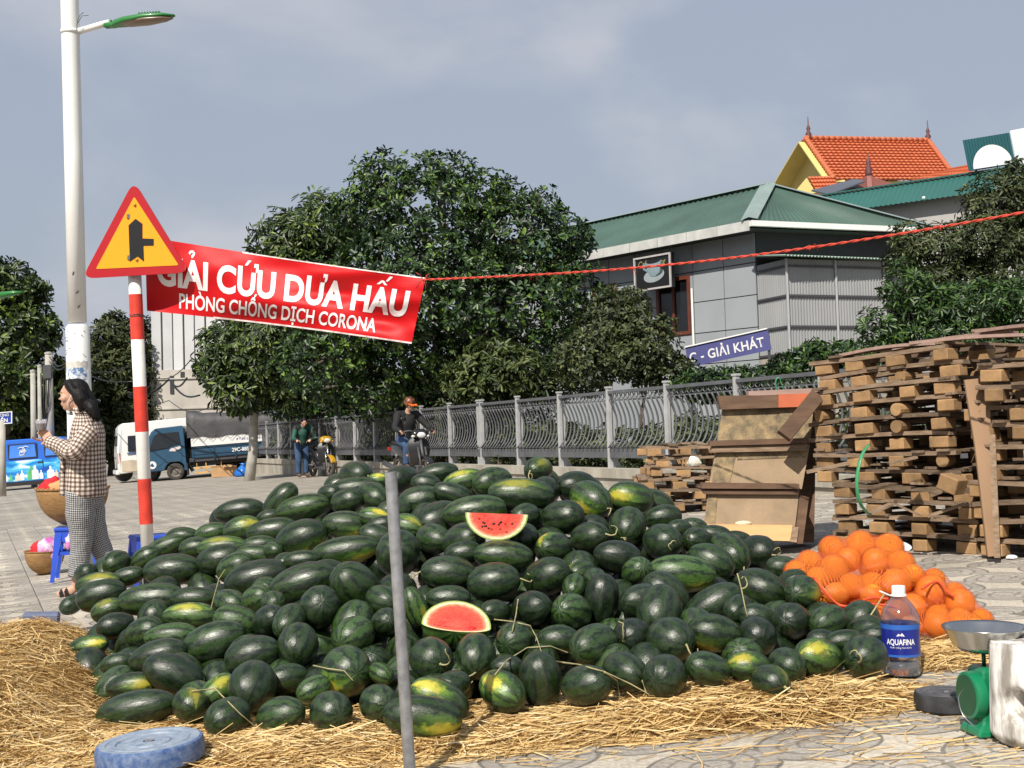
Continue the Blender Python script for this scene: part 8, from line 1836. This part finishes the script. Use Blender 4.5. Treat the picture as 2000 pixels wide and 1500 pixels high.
def netmat():
    m = bpy.data.materials.new('orange_net'); m.use_nodes = True; t = m.node_tree; b = t.nodes['Principled BSDF']; b.inputs['Base Color'].default_value = (.70, .12, .02, 1); b.inputs['Roughness'].default_value = .5
    tcn = N(t, 'ShaderNodeTexCoord'); sp = N(t, 'ShaderNodeSeparateXYZ'); L(t, tcn.outputs['UV'], sp.inputs[0]); o = []
    for sg_ in (1, -1):
        a = N(t, 'ShaderNodeMath', operation='MULTIPLY'); a.inputs[1].default_value = sg_; L(t, sp.outputs[1], a.inputs[0]); c = N(t, 'ShaderNodeMath', operation='ADD'); L(t, sp.outputs[0], c.inputs[0]); L(t, a.outputs[0], c.inputs[1])
        f = N(t, 'ShaderNodeMath', operation='FRACT'); L(t, c.outputs[0], f.inputs[0]); g = N(t, 'ShaderNodeMath', operation='LESS_THAN'); g.inputs[1].default_value = .21; L(t, f.outputs[0], g.inputs[0]); o.append(g.outputs[0])
    mx = N(t, 'ShaderNodeMath', operation='MAXIMUM'); L(t, o[0], mx.inputs[0]); L(t, o[1], mx.inputs[1]); tr = N(t, 'ShaderNodeBsdfTransparent'); ms = N(t, 'ShaderNodeMixShader'); L(t, mx.outputs[0], ms.inputs[0]); L(t, tr.outputs[0], ms.inputs[1]); L(t, b.outputs[0], ms.inputs[2]); L(t, ms.outputs[0], t.nodes['Material Output'].inputs[0]); return m
NET = netmat(); NETR = mat('net_hem', (.66, .07, .02), .6, var=.2, scale=30)
for nm_, os_ in BAGS.items():
    cs = np.array([list(o[0]) for o in os_]); rs2 = np.array([o[1] for o in os_]); c0 = cs.mean(0); nu, nv = 72, 40
    th = np.linspace(0, 2*np.pi, nu, endpoint=False); ph = np.linspace(.02, np.pi-.02, nv); T_, P_ = np.meshgrid(th, ph); D2 = np.stack([np.cos(T_)*np.sin(P_), np.sin(T_)*np.sin(P_), np.cos(P_)], -1)
    rel = cs-c0; bq = D2@rel.T; disc = bq**2-(rel**2).sum(1)+(rs2+.003)**2; ex = np.where(disc > 0, bq+np.sqrt(np.maximum(disc, 0)), -1); rad = ex.max(-1); rad0 = rad.copy(); rad = np.where(rad < .02, .05, rad)
    for _ in range(7):   # cloth bridges the gaps but never cuts into an orange
        rad = np.maximum(rad, .25*(np.roll(rad, 1, 1)+np.roll(rad, -1, 1)+np.vstack([rad[:1], rad[:-1]])+np.vstack([rad[1:], rad[-1:]])))
    V = c0+D2*(rad+.002)[..., None]; V[..., 2] = np.maximum(V[..., 2], np.array([[G(a, b_)+.006 for a, b_ in r] for r in V[..., :2]]))
    b = MB(); fs = []; uvs = []
    for j in range(nv-1):
        for i in range(nu):
            fs.append((j*nu+i, (j+1)*nu+i, (j+1)*nu+(i+1) % nu, j*nu+(i+1) % nu)); k_ = 1.7; uvs.append([(i*k_, j*k_), (i*k_, j*k_+k_), (i*k_+k_, j*k_+k_), (i*k_+k_, j*k_)])
    c_ = Vector(c0); b.add([Vector(p)-c_ for p in V.reshape(-1, 3)], fs, uvs); o = b.build('net_bag', NET, None, True); o.location = c_; setp(o, 'orange red %s stretched over oranges behind the water bottle' % nm_, 'net bag', 'net bags of oranges')
    b = MB(); hemp = {'upper net bag': [(1590, 1128), (1606, 1150), (1640, 1182), (1668, 1180), (1700, 1168), (1735, 1170)], 'right net bag': [(1800, 1150), (1830, 1135), (1850, 1155), (1862, 1165)], 'lower net bag': [(1660, 1190), (1690, 1180), (1730, 1182), (1760, 1190)]}[nm_]
    q, _ = smooth_path([P(x, y, 5.05+(1245-y)/175*.60) for x, y in hemp], [1]*len(hemp), 5); b.tube([p-c_ for p in q], [.0055+.0015*math.sin(i*1.3) for i in range(len(q))], 6); b.build('hem', NETR, o, True)
curve_obj('straw_stalk', [P(*p) for p in ((1727, 1160, 5.05), (1705, 1195, 5.0), (1675, 1240, 4.95))], .003, STEMM, 'long pale stalk slanting across the net bags left of the bottle', 'stalk')
# ------------------------------------------------------------------ water bottle
bp_ = gnd(1762, 1322)+Z*.01; bs = F/depth(bp_); bt = thing('water_bottle', 'large clear water bottle with blue label and white cap beside the watermelons', 'bottle', bp_); h_ = 172/bs; r_ = 37.5/bs
def plastic():
    m = bpy.data.materials.new('clear_pet'); m.use_nodes = True; t = m.node_tree; t.nodes.remove(t.nodes['Principled BSDF']); g = N(t, 'ShaderNodeBsdfGlossy'); g.inputs['Roughness'].default_value = .06; tr = N(t, 'ShaderNodeBsdfTransparent'); tr.inputs[0].default_value = (.90, .92, .96, 1); df = N(t, 'ShaderNodeBsdfTranslucent'); df.inputs[0].default_value = (.75, .78, .85, 1)
    fr = N(t, 'ShaderNodeLayerWeight'); fr.inputs[0].default_value = .35; a = N(t, 'ShaderNodeMixShader'); a.inputs[0].default_value = .2; L(t, tr.outputs[0], a.inputs[1]); L(t, df.outputs[0], a.inputs[2]); mx = N(t, 'ShaderNodeMixShader'); mr = N(t, 'ShaderNodeMapRange'); mr.inputs[3].default_value = .05; mr.inputs[4].default_value = .8; L(t, fr.outputs['Facing'], mr.inputs[0]); L(t, mr.outputs[0], mx.inputs[0]); L(t, a.outputs[0], mx.inputs[1]); L(t, g.outputs[0], mx.inputs[2]); L(t, mx.outputs[0], t.nodes['Material Output'].inputs[0]); return m
PET = plastic(); prof = [(.02, .02), (.7, .0), (.92, .012), (.97, .05), (.95, .08), (.98, .12), (.95, .15), (.98, .19), (.96, .22), (.96, .58), (1.0, .61), (1.0, .64), (.95, .68), (.80, .75), (.58, .82), (.38, .87), (.30, .89), (.30, .93)]
b = MB(); b.lathe([(r*r_, z*h_) for r, z in prof], 32, (0, 0, 0), None, True, False); b.build('body', PET, bt, True)
b = MB(); b.lathe([(.90*r_, .02*h_), (.93*r_, .16*h_), (.0, .16*h_)], 28, (0, 0, 0), None, True, False); b.build('water', mat('water', (.80, .83, .88), .03, trans=.85, var=.02), bt, True)
LBL = mat('label_blue', (.012, .022, .22), .3, var=.1, scale=8, coat=.3); LBD = mat('label_stripe', (.03, .12, .45), .3)
b = MB(); b.lathe([(.985*r_, .225*h_), (.985*r_, .585*h_)], 36, (0, 0, 0), None, False, False); b.build('label', LBL, bt, True)
for z0, z1 in ((.53, .585), (.225, .25)): b = MB(); b.lathe([(.992*r_, z0*h_), (.992*r_, z1*h_)], 36, (0, 0, 0), None, False, False); b.build('label_stripe', LBD, bt, True)
def wrap(me, rr, zc, ang0):
    for v in me.vertices:
        a = ang0+v.co.x/rr; v.co = (rr*math.cos(a), rr*math.sin(a), zc+v.co.y)
tome = math.atan2(CAM.y-bp_.y, CAM.x-bp_.x)
def wtext(body, size, zc, bold, rr, sx=1.0):
    me = text_mesh(body, size, bold=bold, align='CENTER', sx=sx); bm = bmesh.new(); bm.from_mesh(me); bmesh.ops.triangulate(bm, faces=bm.faces)
    for _ in range(2): bmesh.ops.subdivide_edges(bm, edges=[e for e in bm.edges if e.calc_length() > .008], cuts=1); bmesh.ops.triangulate(bm, faces=[f for f in bm.faces if len(f.verts) > 3])
    bm.to_mesh(me); bm.free(); wrap(me, rr, zc, tome); me.materials.append(PRINTW); mk('lettering', me, bt)
wtext('AQUAFINA', .030, .365*h_, .02, r_*1.0, .72); wtext('Nước Uống Tinh Khiết', .0085, .325*h_, 0, r_*1.0)
me = bpy.data.meshes.new('logo'); me.from_pydata([(-.016, 0, 0), (-.006, .010, 0), (-.001, .005, 0), (.006, .013, 0), (.016, 0, 0)], [], [(0, 1, 2), (0, 2, 4), (2, 3, 4)]); wrap(me, r_*1.0, .46*h_, tome); me.materials.append(PRINTW); mk('peak_logo', me, bt)
b = MB(); b.lathe([(.30*r_, .885*h_), (.40*r_, .885*h_), (.40*r_, .90*h_), (.35*r_, .905*h_), (.35*r_, .985*h_), (.33*r_, h_), (.0, h_)], 24, (0, 0, 0), None, False, False); b.build('cap', WHITE, bt, 'auto')
b = MB(); b.tube([Vector((-.38*r_, 0, .89*h_))+Vector((-.022+.022*math.cos(a), .012*math.sin(a), .010*math.cos(a)*-1+.008)) for a in [2*math.pi*k/16 for k in range(17)]], .0032, 6); b.build('carry_ring', WHITE, bt, True)
# ------------------------------------------------------------------ spring scale
GRN = mat('scale_green', (.008, .19, .085), .3, var=.08, coat=.4, scale=5); STL = mat('scale_steel', (.48, .48, .47), .22, metal=1, var=.15, scale=4)
sp_ = gnd(1928, 1432); ss_ = F/depth(sp_); sc_t = thing('spring_scale', 'green spring scale with steel bowl and round dial turned left', 'scale', sp_, R(8)); k_ = 1/ss_
b = MB(); b.loft([[(x*w*k_, y*w2*k_, z*k_) for x, y in ((-1, -1), (1, -1), (1, 1), (-1, 1))] for z, w, w2 in ((0, 38, 40), (12, 36, 38), (26, 22, 30), (40, 20, 30), (112, 21, 32), (126, 19, 30), (132, 14, 24))]); b.build('housing', GRN, sc_t, bevel=.006)
My = Matrix.Rotation(R(-90), 3, 'Y')
b = MB(); b.lathe([(46*k_, 0), (47*k_, 4*k_), (45*k_, 20*k_), (40*k_, 22*k_)], 32, (-18*k_, 0, 76*k_), My, True, True); b.build('dial_case', GRN, sc_t, 'auto')
b = MB(); b.lathe([(39*k_, 22.6*k_), (.0005, 22.8*k_)], 28, (-18*k_, 0, 76*k_), My, False, False); b.build('dial_face', mat('scale_dark_green', (.008, .085, .045), .4), sc_t)
b = MB(); b.tube([(0, 0, 130*k_), (0, 0, 160*k_)], 4*k_, 10); b.lathe([(28*k_, 158*k_), (28*k_, 163*k_), (5*k_, 163*k_)], 16, (0, 0, 0), None, True, False); b.build('stem', mat('scale_dark_green', (.012, .05, .03), .4), sc_t, True)
b = MB(); b.lathe([(.001, 162*k_), (50*k_, 163*k_), (60*k_, 172*k_), (76*k_, 202*k_), (80*k_, 206*k_), (80*k_, 208*k_), (74*k_, 204*k_), (57*k_, 174*k_), (.001, 167*k_)], 40, (4*k_, 0, 0), None, False, False); b.build('bowl', STL, sc_t, True)
b = MB(); b.box((9*k_, -32.5*k_, 72*k_), (16*k_, 1.2*k_, 32*k_)); b.build('sticker', mat('sticker_blue', (.03, .14, .42), .4, var=.5, scale=60, col2=(.3, .45, .6)), sc_t)
b = MB()
for x, z in ((-2, 108), (6, 30), (4, 100)): b.ball((x*k_, -32*k_, z*k_), 3*k_, 6, 5)
b.build('screw', STEEL, sc_t)
b = MB(); b.box((-4*k_, -32.6*k_, 92*k_), (3*k_, 1.4*k_, 12*k_)); b.box((2*k_, -32.6*k_, 48*k_), (9*k_, 1.4*k_, 8*k_)); b.build('slot', BLACK, sc_t)
curve_obj('wire_loop', [P(*p) for p in ((1902, 1418, 3.6), (1880, 1395, 3.62), (1872, 1365, 3.66), (1878, 1350, 3.7), (1884, 1345, 3.75))], .0014, STEEL, 'thin bent wire standing at the foot of the scale', 'wire')
# ------------------------------------------------------------------ white block, discs
wb_ = gnd(2016, 1448); kb_ = depth(wb_)/F; H_ = 196*kb_; R_ = 76*kb_; V = []; nu, nv = 72, 44
PEEL = mat('peeling_white', (.60, .54, .47), .85, var=.5, scale=28, detail=12, stretch=(1, 1, .2), col2=(.80, .78, .74), contrast=2.6, bump=.006, bscale=26, spec=.2)
hole = Vector((1968-2016, 0, 1448-1366))*kb_
for j in range(nv+1):
    f = j/nv; z = f*H_; prof_ = min(1, (.80+.2*math.sin(min(1, f/.12)*math.pi/2)))*(1-.05*f) * (1 if f < .97 else .985)
    for i in range(nu):
        a = 2*math.pi*i/nu; p = Vector((math.cos(a), math.sin(a), 0)); rr_ = R_*prof_*(1+.035*mnoise.noise(Vector((p.x*1.5, p.y*1.5, z*6)))+.012*mnoise.noise(Vector((p.x*9, p.y*9, z*14))))
        q = p*rr_; 
        if q.y < 0:
            dh_ = math.hypot((q.x-hole.x)/(15*kb_), (z-hole.z)/(27*kb_)); q -= p*(.075*math.exp(-dh_**4))
            g2 = math.exp(-((q.x+62*kb_)/(9*kb_))**2-((z-76*kb_)/(22*kb_))**2); q -= p*.018*g2
        V.append((q.x, q.y, z+.006*mnoise.noise(Vector((q.x*30, q.y*30, 1)))*(f > .95)))
Fc = [(j*nu+i, j*nu+(i+1) % nu, (j+1)*nu+(i+1) % nu, (j+1)*nu+i) for j in range(nv) for i in range(nu)]+[tuple(range(nu))[::-1], tuple(nv*nu+i for i in range(nu))]
me = bpy.data.meshes.new('white_block'); me.from_pydata(V, [], Fc); me.materials.append(PEEL); autosmooth(me, 50); o = mk('white_block', me, loc=wb_); setp(o, 'weathered white painted stump with a dark hole at the lower right edge', 'stump')
def disc(name, c, r, h, mt, rim, label, cat, tilt=(0, 0), top=None):
    t = thing(name, label, cat, c); t.rotation_euler = (tilt[0], tilt[1], 0)
    b = MB(); b.lathe([(r*.93, 0), (r, h*.12), (r*1.0, h*.75), (r*.97, h*.95), (r*.92, h)], 48, (0, 0, 0), None, True, False); b.build('shell', mt, t, 'auto')
    b = MB(); b.lathe([(r*.92, h), (r*.80, h*.99), (r*.79, h*.96), (r*.74, h*.96), (r*.73, h*.99), (r*.62, h*.97), (r*.60, h*.90), (r*.40, h*.90), (r*.38, h*.96), (r*.12, h*.98), (r*.10, h*.8), (.001, h*.78)], 48, (0, 0, 0), None, False, False); b.build('top_face', top or mt, t, 'auto')
    b = MB(); b.lathe([(r*.075, h*.80), (r*.085, h*1.0), (r*.05, h*1.0), (r*.045, h*.8)], 14, (0, 0, 0), None, False, False); b.build('socket', rim, t, 'auto'); return t
BLU = mat('scuffed_blue', (.018, .07, .25), .55, scale=45, detail=12, col2=(.16, .22, .34), contrast=1.3, bump=.002, bscale=40); GRY = mat('scuffed_grey', (.20, .21, .22), .8, var=.3, scale=20)
p = P(295, 1488, 4.02); disc('umbrella_base', p, 104/F*4.02, .072, BLU, GRY, 'scuffed round blue parasol base lying on the straw at the front', 'parasol base', (.02, -.05), mat('scuffed_pale_blue', (.15, .21, .31), .6, scale=34, detail=12, col2=(.31, .36, .42), contrast=1.1, bump=.002, bscale=40))
p = gnd(1850, 1384); disc('black_weight', p, 62/F*depth(p), .058, mat('scuffed_black', (.010, .011, .012), .6, scale=14, detail=10, col2=(.05, .05, .055), contrast=1.4), GRY, 'worn black round weight on the paving behind the scale', 'weight', (0, 0), mat('scuffed_top', (.07, .07, .075), .7, var=.4, scale=14, detail=10))
p = P(80, 1214, 6.3); b = MB(); b.box((0, 0, 0), (.18, .12, .09), rot=(0, .05, .3)); o = b.build('blue_grey_box', mat('blue_grey', (.12, .14, .22), .7, var=.3, scale=12), bevel=.01); o.location = p; setp(o, 'small blue grey box half behind the straw at the left', 'box')
# ------------------------------------------------------------------ stools and baskets
STOOL = mat('blue_stool', (.025, .085, .56), .38, var=.1, scale=5)
def stool(p, w, h, rz, label):
    t = thing('plastic_stool', label, 'stool', p, rz, 'blue plastic stools'); a, c = w/2, w/2*.80
    b = MB(); b.loft([[(x*s, y*s, z) for x, y in ((-1, -1), (1, -1), (1, 1), (-1, 1))] for z, s in ((h-.035, c*1.03), (h-.03, c*1.06), (h-.004, c*1.04), (h, c*.97), (h-.006, c*.85))]); b.build('seat', STOOL, t, bevel=.006)
    for sx_, sy_ in ((-1, -1), (1, -1), (1, 1), (-1, 1)):
        b = MB(); b.loft([[(sx_*(s-e*.5*(1+k)), sy_*(s-e*.5*(1+l)), z) for k, l in ((-1, -1), (1, -1), (1, 1), (-1, 1))] for z, s, e in ((0, a, .035), (.02, a*.995, .033), (h-.03, c, .06))]); b.build('leg', STOOL, t)
    for k in range(4):
        M = Matrix.Rotation(k*math.pi/2, 3, 'Z'); b = MB(); q = [M@Vector((x, -c*1.0-.0*z, z)) for x, z in ((-c*.9, h-.03), (c*.9, h-.03), (c*.9, h-.10), (c*.45, h-.14), (-c*.45, h-.14), (-c*.9, h-.10))]; b.prism(q, M@Vector((0, .006, 0))); b.build('apron', STOOL, t)
        f = .52; b = MB(); s_ = a+(c-a)*f; b.bar(M@Vector((-s_*.9, -s_+.02, h*f)), M@Vector((s_*.9, -s_+.02, h*f)), .012, .03); b.build('stretcher', STOOL, t)
    return t
sA = gnd(152, 1131); kA = depth(sA)/F; stool(sA, 92*kA, 104*kA, R(14), 'blue plastic stool under the large basket behind the woman')
sB = gnd(296, 1138); kB = depth(sB)/F; stool(sB, 84*kB, 94*kB, R(30), 'blue plastic stool behind the striped sign post')
RATT = mat('rattan', (.30, .165, .06), .75, var=.3, scale=14, detail=6, stretch=(1, 1, 4), bump=.006, bscale=60)
def basket(c, r, h, label, cloths, seed):
    t = thing('basket', label, 'basket', c, 0, 'round baskets'); b = MB(); n = 9
    prof = [(r*math.sin(math.pi/2*min(1, .28+.72*i/n))**.9, h*i/n) for i in range(n+1)]; prof = [(r*math.sqrt(max(.08, 1-(1-i/n)**2.2)), h*i/n) for i in range(n+1)]
    b.lathe(prof+[(r*.94, h*.97), (r*.90, h*.6), (.01, h*.4)], 36, (0, 0, 0), None, True, False); b.build('bowl', RATT, t, True)
    b = MB(); b.tube([(r*1.01*math.cos(a), r*1.01*math.sin(a), h) for a in [2*math.pi*k/32 for k in range(33)]], r*.035, 6, caps=False)
    for k in range(36): a = 2*math.pi*k/36; b.ball((r*1.02*math.cos(a), r*1.02*math.sin(a), h+r*.03), r*.035, 5, 4)
    b.build('rim', RATT, t, True)
    return t
def cloth(p, size, mt, label, seed, cat='cloth'):
    rr = random.Random(seed); bm = bmesh.new(); bmesh.ops.create_icosphere(bm, subdivisions=3, radius=1)
    for v in bm.verts:
        n_ = mnoise.noise(Vector(v.co)*2.2+Vector((seed, 0, 0)))*.38+mnoise.noise(Vector(v.co)*5+Vector((0, seed, 0)))*.14; v.co = Vector((v.co.x*size[0], v.co.y*size[1], max(-.4, v.co.z)*size[2]))*(1+n_)
    me = bpy.data.meshes.new('cloth'); bm.to_mesh(me); bm.free(); me.materials.append(mt); me.shade_smooth(); return setp(mk('cloth', me, loc=p), label, cat)
RC = mat('red_cloth', (.50, .012, .02), .8, var=.25, scale=8); OC = mat('orange_cloth', (.72, .30, .12), .8, var=.15, scale=8); PC = mat('printed_bag', (.68, .62, .76), .5, scale=9, col2=(.50, .10, .38), contrast=3)
bA = P(143, 1024, depth(sA)); basket(bA, 67*kA, 70*kA, 'large round rattan basket holding red and orange cloth on the stool', None, 1)
cloth(bA+Z*(70*kA)+Vector((-.17, -.02, -.01)), (.10, .12, .11), RC, 'red cloth heaped at the left of the large basket', 1); cloth(bA+Z*(70*kA)+Vector((-.06, -.09, -.01)), (.14, .10, .08), OC, 'orange cloth spilling over the rim of the large basket', 2)
gB = gnd(88, 1122); kC = depth(gB)/F; basket(gB, 37*kC, 46*kC, 'small round rattan basket on the paving left of the stool', None, 2)
cloth(gB+Z*(46*kC)+Vector((-.05, 0, 0)), (.09, .1, .09), RC, 'red cloth heaped in the small basket', 3); o = cloth(gB+Z*(40*kC)+Vector((.06, -.08, .02)), (.10, .06, .13), PC, 'white and purple printed plastic bag on the small basket', 4, 'bag')
o = cloth(P(140, 1062, depth(sA)-.14), (.055, .05, .10), PC, 'purple printed bag hanging at the large blue stool', 6, 'bag')
# bits of straw and chaff on the paving
b = MB(); rr = random.Random(12)
for _ in range(420):
    x, y = rr.uniform(900, 1990), rr.uniform(1290, 1498); 
    if rr.random() < (1400-y)/160 and x < 1700: pass
    p = gnd(x, y)+Z*.004; a = rr.uniform(-.8, .8); l = rr.uniform(.02, .10)*(.5+rr.random()); dv = Vector((math.cos(a), math.sin(a), .0))*l; b.bar(p, p+dv+Z*rr.uniform(0, .008)+Z*(dv.x*.05), .0022, .0022)
setp(b.build('chaff', STRAW), 'scattered straw bits on the paving at lower right', 'straw', kind='stuff')
